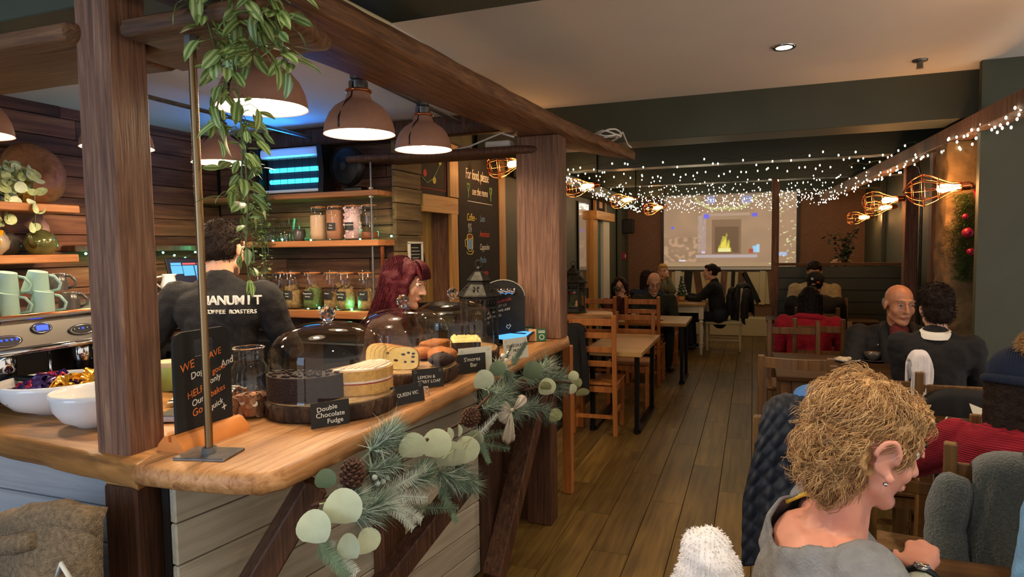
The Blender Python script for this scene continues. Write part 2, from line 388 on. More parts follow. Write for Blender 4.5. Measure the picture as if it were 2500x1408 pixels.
# long left wall beyond the bar: pier of pale boards, pine door, chalkboard, green paint
ws = MB()
ws.box((-2.40, 4.125, 1.35), (0.2, 0.23, 2.7)); ws.box((-2.40, 4.52, 2.36), (0.2, 0.56, 0.7)); ws.box((-2.40, 8.61, 1.35), (0.2, 7.62, 2.7))
wm = struct('wall_side', ws, 'green_wall', 'dark green long wall past the bar')
z = 0.70; k = 0
while z < 2.33:
    h = (0.112, 0.104, 0.118, 0.108)[k % 4]; piece(wm, 'plank', (-2.287 + 0.004 * (k % 2), 4.07, z + h / 2), (0.03, 0.36 + 0.02 * (k % 2), h - 0.005), 'pale_reclaimed', 0.003); z += h; k += 1
d1 = struct('door_1', MB().box((-2.5, 4.52, 1.0), (0.03, 0.56, 2.0)), 'dark_void', 'pine boarded door with black iron handle')
for y in (4.30, 4.41, 4.52, 4.63, 4.74): piece(d1, 'board', (-2.475, y, 0.98), (0.03, 0.106, 1.9), 'door_pine', 0.004)
MB().box((-2.37, 4.785, 0.965), (0.2, 0.03, 1.93)).build('jamb', 'post_wood', d1)
MB().box((-2.275, 4.79, 0.98), (0.03, 0.12, 1.8), b=0.003).build('door_frame', 'pine', d1)
MB().box((-2.275, 4.56, 1.94), (0.034, 0.60, 0.13), b=0.003).build('lintel', 'pine_y', d1)
hd = MB().tube([(-2.452, 4.50, 1.62), (-2.43, 4.50, 1.61), (-2.40, 4.50, 1.56), (-2.395, 4.50, 1.50), (-2.40, 4.50, 1.44), (-2.43, 4.50, 1.40), (-2.452, 4.50, 1.39)], [0.012, 0.01, 0.011, 0.013, 0.011, 0.01, 0.012], 8)
for zz in (1.63, 1.38): hd.sph((-2.455, 4.50, zz), (0.006, 0.03, 0.035)); hd.cap((-2.455, 4.50, zz), (-2.455, 4.50, zz + (0.06 if zz > 1.5 else -0.06)), 0.012, 0.004, 6)
hd.build('door_handle', 'black_metal', d1, True)
for n, y0, y1, z0, z1 in (('trim_6', 4.70, 4.86, 2.01, 2.43), ('trim_7', 5.78, 5.93, 0.0, 2.43)):
    struct(n, MB().box((-2.268, (y0 + y1) / 2, (z0 + z1) / 2), (0.03, y1 - y0, z1 - z0), b=0.003), 'pine', 'upright pine batten framing the chalkboard wall')
# far doorway
d2 = struct('door_2', MB().box((-2.285, 9.95, 1.0), (0.03, 0.5, 2.0)), 'teal', 'narrow teal doorway framed in pine on the far left wall')
MB().box((-2.25, 9.58, 1.05), (0.09, 0.26, 2.1), b=0.004).build('door_frame', 'pine', d2)
MB().box((-2.25, 10.42, 1.0), (0.06, 0.46, 2.0), b=0.004).build('jamb', 'white_paint', d2)
MB().box((-2.22, 10.1, 2.07), (0.13, 1.32, 0.13), b=0.004).build('lintel', 'pine_y', d2)
struct('trim_8', MB().box((-2.255, 11.98, 1.3), (0.05, 0.8, 2.6), b=0.003), 'green_wall', 'green corner boxing beside the back wall')
struct('wall_back', MB().box((-0.2, 12.46, 1.4), (4.3, 0.1, 2.8)), 'brown_wall', 'brown textured back wall behind the projector screen')
struct('wall_right', MB().box((1.82, 8.9, 1.4), (0.1, 7.2, 2.8)), 'green_wall', 'dark green right wall behind the lamps')
struct('wall_pier', MB().box((2.2, 5.03, 1.4), (1.68, 0.06, 2.8)), 'green_wall', 'broad green wall at the right edge')
for i, y in enumerate((9.0, 10.6)): struct(f'trim_{9+i}', MB().box((1.745, y, 1.25), (0.05, 0.10, 2.5), b=0.004), 'green_ceiling', 'green upright board on the right wall')
st = MB()
def stonef(u, v):
    a = u * 2 * math.pi; c, s_ = math.cos(a), math.sin(a); q = max(abs(c), abs(s_)); x, y = c / q * 0.14, s_ / q * 0.165; p = Vector((x * 7, y * 7, v * 18)); k = 1 + 0.10 * noise.noise(p) + 0.05 * noise.noise(p * 3)
    return (1.425 + x * k, 5.57 + y * k, v * 2.30)
st.grid(stonef, 40, 90, cu=True)
struct('column_stone', st, 'stone', 'rough stone pillar with a hanging festive garland', True)
struct('column_timber', MB().box((1.33, 5.90, 1.15), (0.08, 0.10, 2.29), b=0.005), 'post_wood_dark', 'dark brown timber upright behind the stone pillar')
struct('column_post', MB().box((1.455, 7.42, 1.22), (0.115, 0.115, 2.44), b=0.006), 'post_wood', 'worn timber post carrying a copper cage lamp')
cdt = MB().tube([(1.535, 7.36, 0.3), (1.535, 7.36, 2.2), (1.50, 7.36, 2.33), (1.42, 7.36, 2.37)], 0.013, 8).build('conduit', 'galvanised', None, True); tag(cdt, 'grey electrical conduit running up beside the timber post', 'conduit')
# overhead rails
bR = struct('beam_right', MB().bar((1.43, 3.6, 2.36), (1.07, 12.3, 2.36), 0.12, 0.11, b=0.006), 'post_wood', 'timber beam along the right side hung with fairy lights')
struct('beam_left', MB().box((-2.10, 9.2, 2.36), (0.26, 6.2, 0.13), b=0.006), 'green_wall', 'green boxed beam along the far left wall')
# booth partition and its post
bp = struct('partition_booth', MB().box((1.0, 8.85, 0.66), (1.42, 0.03, 1.32)), 'green_ceiling', 'dark green boarded booth back with wooden capping')
for i in range(9): piece(bp, 'board', (1.01, 8.825, 0.08 + i * 0.146), (1.46, 0.02, 0.14), 'green_ceiling', 0.004)
MB().box((1.01, 8.85, 1.345), (1.50, 0.09, 0.035), b=0.006).build('capping', 'beam_x', bp)
struct('column_booth', MB().box((0.262, 8.85, 1.2), (0.085, 0.085, 2.44), b=0.005), 'post_wood', 'slim timber post at the end of the green booth back')
# timber cladding (slanted offcuts) below the screen and the low plinth
da = struct('wall_dado', MB().box((-0.62, 12.39, 0.85), (2.1, 0.04, 0.62)), 'cream_paint', 'cream dado panel with slanted dark and brown boards')
for i, (x, lean, wd, m) in enumerate(((-1.50, 0.02, 0.16, 'brown_wall'), (-1.30, 0.0, 0.11, 'white_paint'), (-1.13, 0.05, 0.14, 'black_board'), (-0.92, -0.10, 0.12, 'beam_y'), (-0.72, -0.16, 0.10, 'pine'), (-0.50, 0.04, 0.10, 'post_wood'), (-0.34, 0.03, 0.06, 'black_board'), (-0.20, 0.02, 0.10, 'beam_y'), (-0.02, -0.28, 0.09, 'black_board'), (0.16, 0.02, 0.10, 'cream_paint'), (0.33, -0.05, 0.13, 'brown_wall'))):
    M = Matrix.Translation((x, 12.355, 0.83)) @ Matrix.Rotation(lean * 1.6, 4, 'Y'); MB().box(None, (wd, 0.03, 0.60), b=0.005, M=M).build('board', m, da)
struct('baseboard_back', MB().box((-0.45, 12.2, 0.16), (1.75, 0.36, 0.32), b=0.01), 'cream_paint', 'low cream plinth along the back wall')
# ---------------------------------------------------------------- bar joinery
plain('shade_clay', '#a87c66', 0.55, noise_scale=30, var=0.06); plain('white_enamel', '#f2efe8', 0.4)
emit('bulb_warm', (1.0, 0.80, 0.55, 1), 60); emit('filament', (1.0, 0.50, 0.16, 1), 45); emit('fairy', (1.0, 0.93, 0.72, 1), 8); emit('green_led', (0.15, 1.0, 0.55, 1), 18)
emit('uv_tube', (0.06, 0.80, 1.0, 1), 1.5); emit('blue_lcd', (0.02, 0.06, 1.0, 1), 2.2); emit('screen_blue', (0.10, 0.42, 0.95, 1), 1.1); emit('screen_red', (0.85, 0.12, 0.12, 1), 0.9); emit('screen_dark', (0.005, 0.008, 0.02, 1), 1); emit('downlight_glow', (1.0, 0.97, 0.9, 1), 30)
def live_slab(out, z0, z1, seed=0, wob=0.010, sub=0.03):
    """thick slab with an irregular natural edge"""
    pts = []
    n = len(out)
    for i in range(n):
        a, b = Vector(out[i]), Vector(out[(i + 1) % n]); k = max(1, int((b - a).length / sub))
        for j in range(k): pts.append(a + (b - a) * j / k)
    N = len(pts); m = MB(); vs = []
    cx = sum((p for p in pts), Vector((0, 0))) / N
    for ring, (z, off) in enumerate(((z1, -0.010), (z1 - 0.007, 0.0), ((z0 + z1) / 2, 0.006), (z0 + 0.008, 0.0), (z0, -0.012))):
        for i, p in enumerate(pts):
            t = pts[(i + 1) % N] - pts[i - 1]; nrm = Vector((t.y, -t.x)).normalized()
            q = p + nrm * (off + wob * noise.noise(Vector((p.x * 6 + seed, p.y * 6, z * 14))) + 0.5 * wob * noise.noise(Vector((p.x * 25, p.y * 25 + seed, z * 40))))
            vs.append((q.x, q.y, z + (0.002 * noise.noise(Vector((p.x * 9, p.y * 9, seed))) if ring < 2 else 0)))
    fs = []
    for r_ in range(4):
        for i in range(N): j = (i + 1) % N; fs.append((r_ * N + i, (r_ + 1) * N + i, (r_ + 1) * N + j, r_ * N + j))
    fs.append(tuple(range(N))); fs.append(tuple(range(4 * N, 5 * N))[::-1])
    m.add(vs, fs); return m
t = thing('counter_worktop', 'long live-edge wooden bar top carrying the cake domes', 'worktop', (-1.3, 2.4, 0.98))
out = [(-1.535, 1.235), (-1.40, 1.243), (-1.25, 1.262), (-1.16, 1.285), (-1.125, 1.34), (-1.115, 1.98), (-1.12, 2.4), (-1.112, 2.73), (-1.06, 3.83), (-1.10, 3.98), (-1.66, 3.98), (-1.69, 1.56), (-1.62, 1.45)]
live_slab([(x + 1.3, y - 2.4) for x, y in out], 0.0, 0.06, 1, 0.010).build('slab', 'worktop_y', t, 50)
t = thing('counter_worktop', 'darker worn wooden bar top under the white bowls', 'worktop', (-2.4, 1.5, 0.96))
live_slab([(x + 2.4, y - 1.5) for x, y in ((-3.6, 1.33), (-2.3, 1.335), (-1.74, 1.275), (-1.535, 1.245), (-1.56, 1.40), (-1.70, 1.50), (-1.71, 1.95), (-3.6, 1.95))], 0.0, 0.08, 5, 0.008).build('slab', 'worktop_x', t, 50)
# fronts
PA = math.atan2(.24, 1.54); t = thing('boarded_counter', 'grey whitewashed boarded bar front behind the garland', 'counter', (-1.385, 2.10, 0), -PA)
for i in range(8): piece(t, 'board', (0, 0, 0.06 + i * 0.121), (0.025, 1.57, 0.117), 'whitewash', 0.004)
MB().box((-0.03, 0, 0.48), (0.03, 1.57, 0.95)).build('backing', 'dark_void', t)
t = thing('boarded_counter', 'blue-lit whitewashed boarded bar front at the far left corner', 'counter', (-2.5, 1.42, 0))
for i in range(8): piece(t, 'board', (-0.1, 0, 0.935 - i * 0.118 - 0.06), (1.75, 0.025, 0.114), 'whitewash_x', 0.004)
MB().box((-0.1, 0.03, 0.47), (1.75, 0.03, 0.93)).build('backing', 'dark_void', t)
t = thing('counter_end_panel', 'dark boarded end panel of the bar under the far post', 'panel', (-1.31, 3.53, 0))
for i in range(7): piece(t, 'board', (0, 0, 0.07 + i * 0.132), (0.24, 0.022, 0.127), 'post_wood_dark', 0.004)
def postthing(label, c, d, m, name='timber_post', b=0.006, lean=None):
    o = MB().box((0, 0, d[2] / 2), d, b=b).build(name, m, None, None, c); tag(o, label, 'post'); return o
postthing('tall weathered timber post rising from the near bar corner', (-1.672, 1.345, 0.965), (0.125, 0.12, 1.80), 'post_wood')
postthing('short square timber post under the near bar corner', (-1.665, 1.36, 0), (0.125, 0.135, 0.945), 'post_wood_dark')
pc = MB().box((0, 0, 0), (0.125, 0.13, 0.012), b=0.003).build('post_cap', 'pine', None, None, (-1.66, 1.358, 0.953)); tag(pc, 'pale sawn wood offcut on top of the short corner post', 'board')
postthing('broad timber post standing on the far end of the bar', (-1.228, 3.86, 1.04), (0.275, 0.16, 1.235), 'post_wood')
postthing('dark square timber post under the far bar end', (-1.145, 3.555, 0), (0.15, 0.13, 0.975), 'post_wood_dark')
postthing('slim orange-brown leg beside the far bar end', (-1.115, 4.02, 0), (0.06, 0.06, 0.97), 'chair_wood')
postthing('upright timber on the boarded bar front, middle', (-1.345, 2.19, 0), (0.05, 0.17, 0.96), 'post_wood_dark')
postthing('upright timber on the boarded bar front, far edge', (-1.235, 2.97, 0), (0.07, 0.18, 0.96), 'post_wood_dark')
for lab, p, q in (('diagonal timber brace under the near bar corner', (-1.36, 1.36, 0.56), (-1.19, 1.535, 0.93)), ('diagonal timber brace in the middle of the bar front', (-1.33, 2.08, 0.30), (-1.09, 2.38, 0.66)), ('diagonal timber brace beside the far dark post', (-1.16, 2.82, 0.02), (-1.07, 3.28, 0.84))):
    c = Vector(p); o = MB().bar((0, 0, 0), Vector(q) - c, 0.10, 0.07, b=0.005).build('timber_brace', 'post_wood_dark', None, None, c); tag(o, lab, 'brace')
# overhead planks
def plank_thing(label, out, z0, z1, m, seed):
    cx = sum(p[0] for p in out) / len(out); cy = sum(p[1] for p in out) / len(out)
    o = live_slab([(x - cx, y - cy) for x, y in out], 0, z1 - z0, seed, 0.007, 0.05).build('overhead_plank', m, None, 50, (cx, cy, z0)); tag(o, label, 'plank'); return o
plank_thing('long thick overhead plank running along the bar to its far post', [(-1.21, 0.75), (-1.17, 1.57), (-1.05, 3.78), (-0.885, 5.22), (-1.02, 4.95), (-1.16, 4.62), (-1.37, 3.8), (-1.41, 3.26), (-1.49, 2.02), (-1.56, 0.75)], 2.278, 2.355, 'beam_y', 3)
plank_thing('overhead cross plank left of the near post', [(-3.8, 1.25), (-1.73, 1.25), (-1.712, 1.28), (-1.712, 1.60), (-3.8, 1.60)], 2.17, 2.222, 'beam_x', 9)
plank_thing('overhead cross plank right of the near post with vine hanging from it', [(-1.575, 1.30), (-1.13, 1.30), (-1.095, 1.42), (-1.14, 1.61), (-1.70, 1.61), (-1.70, 1.42), (-1.575, 1.42)], 2.17, 2.222, 'beam_x', 8)
plank_thing('dark overhead plank from the bar shelves to the far post', [(-2.50, 3.66), (-1.35, 3.72), (-1.20, 3.80), (-1.20, 3.93), (-2.50, 3.93)], 2.17, 2.215, 'post_wood_dark', 12)
plank_thing('dark fascia board above the bar shelves', [(-3.84, 3.86), (-1.36, 3.86), (-1.36, 3.95), (-3.84, 3.95)], 2.335, 2.455, 'post_wood_dark', 15)
# threaded rod on its plate
t = thing('threaded_rod', 'threaded steel rod on a square plate at the near bar corner', 'rod', (-1.402, 1.362, 1.04))
prof = []
zz = 0.01
while zz < 1.10: prof += [(0.0115, zz), (0.0098, zz + 0.003)]; zz += 0.006
MB().lathe([(0.0098, 0.004)] + prof + [(0.0098, 1.115)], 10).build('rod', 'brass_rod', t, True)
pl = MB().box((0, 0, 0.004), (0.15, 0.105, 0.008), b=0.002, rz=0.22).build('base_plate', 'galvanised', t)
MB().lathe([(0.02, 0.008), (0.02, 0.024)], 6).build('nut', 'galvanised', t)
MB().lathe([(0.017, 1.10), (0.019, 1.105), (0.019, 1.13)], 6).build('top_nut', 'galvanised', t)
# pendant lamps on two conduits
def make_lamp():
    t = thing('pendant_lamp', 'x', 'lamp', (0, 0, 0), 0, 'clay pendant lamps over the bar')
    o = [(0.155, 0.0), (0.153, 0.02), (0.146, 0.05), (0.130, 0.085), (0.105, 0.115), (0.075, 0.135), (0.058, 0.147), (0.052, 0.165), (0.050, 0.180)]
    MB().lathe([(0.157, -0.004)] + o + [(0.0, 0.181)], 40, c0=False).build('shade', 'shade_clay', t, 60)
    MB().lathe([(0.155, -0.003)] + [(r - 0.006, z - 0.001) for r, z in o[:-1]] + [(0.0, 0.163)], 40, c0=False).build('shade_lining', 'white_enamel', t, True)
    MB().lathe([(0.050, 0.176), (0.058, 0.180), (0.058, 0.188), (0.050, 0.192)], 24).build('collar', 'copper', t, True)
    MB().lathe([(0.040, 0.190), (0.042, 0.20), (0.042, 0.225), (0.030, 0.232), (0.036, 0.236), (0.036, 0.262), (0, 0.264)], 20).build('lampholder', 'galvanised', t, 40)
    b = MB().sph((0, 0, 0.065), (0.042, 0.042, 0.05), 16, 10).build('bulb', 'bulb_warm', t, True)
    MB().tube([(0.0, -0.157, 0.005), (-0.004, -0.148, 0.05), (0.0, -0.10, 0.122), (0, -0.055, 0.155), (0, -0.046, 0.19), (0, -0.04, 0.22)], 0.0035, 6).build('cable', 'black_plastic', t, True)
    return t
L0 = make_lamp(); SPOTS = [(-1.618, 1.87, 2.103, 'nearest clay pendant lamp, half hidden by the hanging vine'), (-1.638, 2.505, 2.113, 'clay pendant lamp in the middle of the row above the cakes'), (-1.70, 3.22, 2.145, 'clay pendant lamp nearest the far post'), (-2.86, 2.95, 2.11, 'clay pendant lamp behind the threaded rod'), (-2.80, 1.62, 2.06, 'clay pendant lamp cut off by the left picture edge'), (-2.83, 2.28, 2.10, 'clay pendant lamp mostly hidden behind the near post')]
for i, (x, y, z, lab) in enumerate(SPOTS):
    if i == 0: L0.location = (x, y, z); L0['label'] = lab
    else: dup(L0, (x, y, z), 0, lab)
    lamp('pendant_light', 'SPOT', (x, y, z + 0.005), 15, (1.0, 0.70, 0.42), 0.05, None, R(168), 0.25)
    lamp('pendant_glow', 'POINT', (x, y, z + 0.0), 2.6, (1.0, 0.78, 0.52), 0.04)
for n, p, q, lab in (('a', (-1.56, 1.0, 2.375), (-1.745, 3.8, 2.395), 'grey conduit carrying the lamp row above the cakes'), ('b', (-2.78, 1.0, 2.37), (-2.88, 3.8, 2.38), 'grey conduit carrying the lamps at the back of the bar')):
    o = MB().tube([p, q], 0.012, 8); 
    for x, y, z, _ in SPOTS:
        if (n == 'a') == (x > -2.2): o.box((x, y, z + 0.268), (0.07, 0.07, 0.02), b=0.004); o.cap((x, y, z + 0.27), (x, y, 2.42), 0.02, 0.02, 8)
    o = o.build('lamp_conduit', 'galvanised', None, 40); tag(o, lab, 'conduit')
# shelves behind the bar
def shelf(label, c, d, m, extra=None):
    t = thing('wall_shelf', label, 'shelf', c)
    MB().box((0, 0, 0), d, b=0.005).build('board', m, t)
    return t
s1 = shelf('top plank shelf holding the blue insect lamp', (-3.06, 3.815, 1.972), (1.54, 0.27, 0.036), 'shelf_wood')
s2 = shelf('middle plank shelf with glasses and tall storage jars', (-3.06, 3.815, 1.645), (1.54, 0.27, 0.042), 'shelf_wood')
s3 = shelf('lowest plank shelf lined with tea jars', (-3.06, 3.80, 1.168), (1.54, 0.30, 0.055), 'shelf_wood')
rod = MB()
for x in (-2.345,): rod.tube([(x, 3.70, 1.2), (x, 3.70, 2.20)], 0.007, 8)
rod.lathe([(0.016, 0), (0.016, 0.012)], 6, Matrix.Translation((-2.345, 3.70, 1.994))); rod.lathe([(0.016, 0), (0.016, 0.012)], 6, Matrix.Translation((-2.345, 3.70, 1.94)))
tag(rod.build('shelf_rod', 'galvanised', None, 40), 'steel rod holding up the right end of the bar shelves', 'rod')
tag(MB().bar((-2.285, 3.72, 1.20), (-2.285, 3.72, 1.62), 0.02, 0.012).build('copper_strip', 'copper', None), 'copper strip below the middle shelf end', 'strip')
s4 = shelf('upper plank shelf on the left wall with trailing plant', (-3.675, 2.0, 1.845), (0.33, 1.16, 0.042), 'shelf_wood_y')
s5 = shelf('lower plank shelf on the left wall with teapots', (-3.675, 2.0, 1.575), (0.33, 1.12, 0.045), 'shelf_wood_y')
s6 = shelf('narrow dark shelf with green lights on the left wall', (-3.79, 3.3, 1.63), (0.12, 1.2, 0.04), 'post_wood_dark')
s7 = shelf('dark ledge on the left wall holding jugs and a till screen', (-3.60, 3.1, 1.33), (0.50, 1.4, 0.045), 'post_wood_dark')
tag(MB().box((-3.05, 3.73, 0.5), (1.48, 0.42, 1.0), b=0.01).build('back_cabinet', 'black_plastic', None), 'dark low cabinet beneath the tea jar shelf', 'cabinet')
tag(MB().box((-3.58, 2.72, 0.5), (0.5, 1.45, 1.0), b=0.01).build('side_cabinet', 'black_plastic', None), 'dark low cabinet along the left wall', 'cabinet')
# green fairy lights on the shelves
for lab, pts in (('green lights glowing along the tea jar shelf', [(-3.30 + i * 0.13, 3.70 + 0.05 * (i % 2), 1.203 + 0.006 * (i % 3)) for i in range(8)]), ('green lights glowing along the glasses shelf', [(-3.32 + i * 0.125, 3.90 - 0.05 * (i % 2), 1.675 + 0.008 * (i % 3)) for i in range(9)]), ('green lights glowing under the narrow left shelf', [(-3.715, 2.75 + i * 0.09, 1.60 - 0.02 * (i % 3)) for i in range(11)])):
    t = thing('light_string', lab, 'lights', pts[0]); p0 = Vector(pts[0])
    MB().tube([Vector(p) - p0 for p in pts], 0.0025, 5).build('wire', 'black_plastic', t, True)
    bl = MB().sph((0, 0, 0), 0.007, 8, 6).mesh('bulb', 'green_led', True)
    for p in pts: link('bulb', bl, t, Vector(p) - p0)
    for k in (2, len(pts) - 2): lamp('green_glow', 'POINT', Vector(pts[k]) + Vector((0.03, -0.03, 0.03)), 0.35, (0.1, 1.0, 0.5), 0.02)
# ---------------------------------------------------------------- things on the bar
plain('choc', '#2a1610', 0.8, noise_scale=40, var=0.3, bump=0.8, bump_scale=120); plain('sponge', '#d9a75e', 0.9, noise_scale=50, var=0.15, bump=0.5, bump_scale=150); plain('icing', '#f0d9c4', 0.7, noise_scale=30, var=0.06, bump=0.2, bump_scale=80)
plain('jam', '#a83a34', 0.4); plain('loaf', '#e8cf88', 0.9, noise_scale=40, var=0.08, bump=0.3, bump_scale=120); plain('crust', '#a8652c', 0.8, noise_scale=40, var=0.2, bump=0.3, bump_scale=120); plain('berry', '#2b1838', 0.5)
plain('parchment', '#d8c8a8', 0.8); plain('coin_copper', '#94684c', 0.4, 0.75, noise_scale=60, var=0.3); plain('silver_coin', '#c8b8a0', 0.3, 0.9)
plain('card_black', '#1b1a19', 0.6); plain('card_white', '#dcdccb', 0.6); plain('card_green', '#1f5a3a', 0.55); plain('card_peach', '#d39a63', 0.6)
plain('base_orange', '#d3843f', 0.45, noise_scale=20, var=0.08); plain('mint_china', '#9fc0b4', 0.3); plain('grey_china', '#4a443f', 0.25, spec=0.7); plain('mustard', '#d89018', 0.25); plain('teapot_beige', '#a09078', 0.3); plain('teapot_bronze', '#6b6a3e', 0.15, 0.5, noise_scale=14, var=0.4); plain('gold', '#c9a548', 0.25, 0.9)
plain('kraft', '#b8956a', 0.8); plain('foil_purple', '#3a2358', 0.25, 0.5); plain('foil_gold', '#d79a2e', 0.22, 0.8); plain('foil_red', '#b02848', 0.3, 0.4); plain('towel', '#d8d4cc', 0.9, bump=0.4, bump_scale=60); plain('green_tin', '#8a9a52', 0.45); plain('syrup', '#1d1310', 0.2); plain('navy', '#1d2a48', 0.7)
plain('tea_tan', '#8a7048', 0.9, noise_scale=60, var=0.4); plain('tea_green', '#5a6a3a', 0.9, noise_scale=60, var=0.4); plain('cocoa', '#a87858', 0.9); plain('powder', '#c9a888', 0.9); plain('marsh', '#e0bfc0', 0.8); plain('amber_sugar', '#7a4422', 0.4)
plain('iron_lantern', '#2c2c29', 0.55, 0.7, noise_scale=30, var=0.4)
def log(x, y, lab, seed):
    t = thing('log_slice', lab, 'board', (x, y, 1.04), 0, 'log slice cake stands')
    wob = lambda a, z: 1 + 0.035 * noise.noise(Vector((math.cos(a) * 2 + seed, math.sin(a) * 2, z * 4))) + 0.02 * noise.noise(Vector((math.cos(a) * 12 + seed, math.sin(a) * 12, z * 30)))
    MB().lathe([(0.216, 0.0), (0.228, 0.01), (0.226, 0.03), (0.230, 0.05), (0.223, 0.058)], 90, None, wob).build('bark', 'bark', t, 60)
    MB().lathe([(0.219, 0.055), (0.217, 0.062), (0.0, 0.062)], 90, None, wob, c0=False).build('sawn_face', 'log_face', t, 60)
    return t
DOM = [(-1.398, 1.904), (-1.415, 2.46), (-1.407, 2.938)]
for i, (x, y) in enumerate(DOM): log(x, y + .012, ('bark-edged log slice under the chocolate cake and sponge', 'bark-edged log slice under the berry loaf', 'bark-edged log slice under the crumble slice, farthest along')[i], i * 7.3)
def dome(x, y, lab):
    t = thing('cake_dome', lab, 'dome', (x, y, 1.103), 0, 'glass cake domes on the bar')
    prof = [(0.207, 0.0), (0.205, 0.012), (0.204, 0.09), (0.203, 0.132)]
    for k in range(1, 13): a = k / 12 * math.pi / 2; prof.append((0.203 * math.cos(a) ** 0.85 if k < 12 else 0.012, 0.132 + 0.116 * math.sin(a)))
    MB().lathe(prof, 64, c0=False, c1=False).build('cover', 'clear_glass', t, True)
    MB().lathe([(0.209, 0.0), (0.2095, 0.004), (0.206, 0.009), (0.203, 0.006), (0.204, 0.0)], 64, c0=False, c1=False).build('rim', 'clear_glass', t, True)
    k = MB().lathe([(0.022, 0.246), (0.014, 0.251), (0.016, 0.256)], 16, c1=False); k.build('knob_neck', 'glass_solid', t, True)
    b = bmesh.new(); bmesh.ops.create_icosphere(b, subdivisions=2, radius=0.029); me = bpy.data.meshes.new('knob'); b.to_mesh(me); b.free(); me.materials.append(MATS['glass_solid']); link('knob', me, t, (0, 0, 0.274))
def solid_glass(name, rough=0.0, tint=(1, 1, 1, 1)):
    m, nt, b = _new(name); b.inputs['Base Color'].default_value = tint; b.inputs['Transmission Weight'].default_value = 1.0; b.inputs['Roughness'].default_value = rough; b.inputs['IOR'].default_value = 1.45; return m
solid_glass('glass_solid')
for i, (x, y) in enumerate(DOM): dome(x, y, ('nearest glass cake dome, over chocolate cake', 'middle glass cake dome, over berry loaf', 'farthest glass cake dome, beside the black lantern')[i])
def sector(m, r, a0, a1, z0, z1, n=20, wob=0.0, seed=0):
    out = [(0.0, 0.0)] + [(r * (1 + wob * noise.noise(Vector((k * .7, seed, 0)))) * math.cos(a0 + (a1 - a0) * k / n), r * (1 + wob * noise.noise(Vector((k * .7, seed, 0)))) * math.sin(a0 + (a1 - a0) * k / n)) for k in range(n + 1)]
    return m.prism(out, z1 - z0, Matrix.Translation((0, 0, z0)))
# half of a chocolate fudge cake
t = thing('chocolate_cake', 'dark chocolate fudge cake, half left, rough frosted', 'cake', (-1.435, 1.835, 1.103))
m = MB(); sector(m, 0.135, R(-175), R(25), 0, 0.082, 30, 0.02); m.build('cake', 'choc', t, 40)
m = MB()
for k in range(70):
    a = R(-170 + 190 * rnd.random()); r_ = 0.125 * rnd.random() ** .5; m.box((r_ * math.cos(a), r_ * math.sin(a), 0.085), (0.014, 0.007, 0.006), rz=rnd.random() * 3)
tag(m.build('chocolate_shavings', 'choc', t), kind='stuff')
# queen vic sponge
t = thing('sponge_cake', 'golden victoria sponge with cream and jam, sugar dusted', 'cake', (-1.335, 1.975, 1.103))
for nm, z0, z1, mm, r_ in (('lower_layer', 0, 0.036, 'sponge', .13), ('jam', 0.036, 0.041, 'jam', .127), ('cream', 0.041, 0.049, 'icing', .129), ('upper_layer', 0.049, 0.083, 'sponge', .13), ('sugar_top', 0.083, 0.088, 'icing', .125)):
    m = MB(); sector(m, r_, R(-95), R(80), z0, z1, 24, 0.03, z0 * 50); m.build(nm, mm, t, 40)
m = MB()
for k in range(6): m.cap((0.01 + k * .02, -0.10 + k * 0.01, 0.088), (0.02 + k * .015, 0.07, 0.089), 0.006, 0.006, 6)
m.build('icing_ridges', 'icing', t, True)
pp = MB().prism([(-0.10, 0), (0.10, 0.0), (0.11, 0.07), (-0.02, 0.05)], 0.002, Matrix.Translation((-1.47, 2.03, 1.105)) @ Matrix.Rotation(R(35), 4, 'Z') @ Matrix.Rotation(R(80), 4, 'X')).build('baking_paper', 'parchment', None); tag(pp, 'sheet of baking paper standing behind the chocolate cake', 'paper')
# berry loaf: a row of thick slices, each a piece
def loaf_out(w, h, n=28):
    o = []
    for k in range(n): a = 2 * math.pi * k / n; c, s_ = math.cos(a), math.sin(a); o.append((w / 2 * abs(c) ** 0.45 * (1 if c > 0 else -1), h / 2 * abs(s_) ** 0.55 * (1 if s_ > 0 else -1) + h / 2 + (0.012 * (1 - abs(c)) if s_ > 0 else 0)))
    return o
for k in range(6):
    t = thing('loaf_slice', ('front slice of pale berry loaf, cut face showing berries', 'second slice of berry loaf behind the front slice', 'third slice of berry loaf in the leaning row', 'fourth slice of berry loaf in the leaning row', 'fifth slice of berry loaf in the leaning row', 'rear slice of berry loaf in the leaning row')[k], 'cake', (-1.355 - 0.032 * k, 2.345 + 0.016 * k, 1.103), R(20), 'slices of berry loaf')
    M = Matrix.Rotation(R(90), 4, 'X') @ Matrix.Rotation(R(-12 - 2 * k), 4, 'X') @ Matrix.Rotation(R(6 * (k % 2)), 4, 'Y')
    o = loaf_out(0.125, 0.082); m = MB().prism([(x * 1.03, y * 1.03) for x, y in o], 0.022, M @ Matrix.Translation((0, 0, -0.024))); m.build('crust', 'crust', t, 40)
    MB().prism(o, 0.026, M @ Matrix.Translation((0, 0, -0.0245))).build('crumb', 'loaf', t, 40)
    if k < 3:
        b = MB()
        for q in range(8): b.sph(M @ Vector(((rnd.random() - .5) * .10, 0.012 + rnd.random() * .06, 0.0015)), (0.006 + .004 * rnd.random(), 0.003, 0.005), 8, 5)
        b.build('berries', 'berry', t, True)
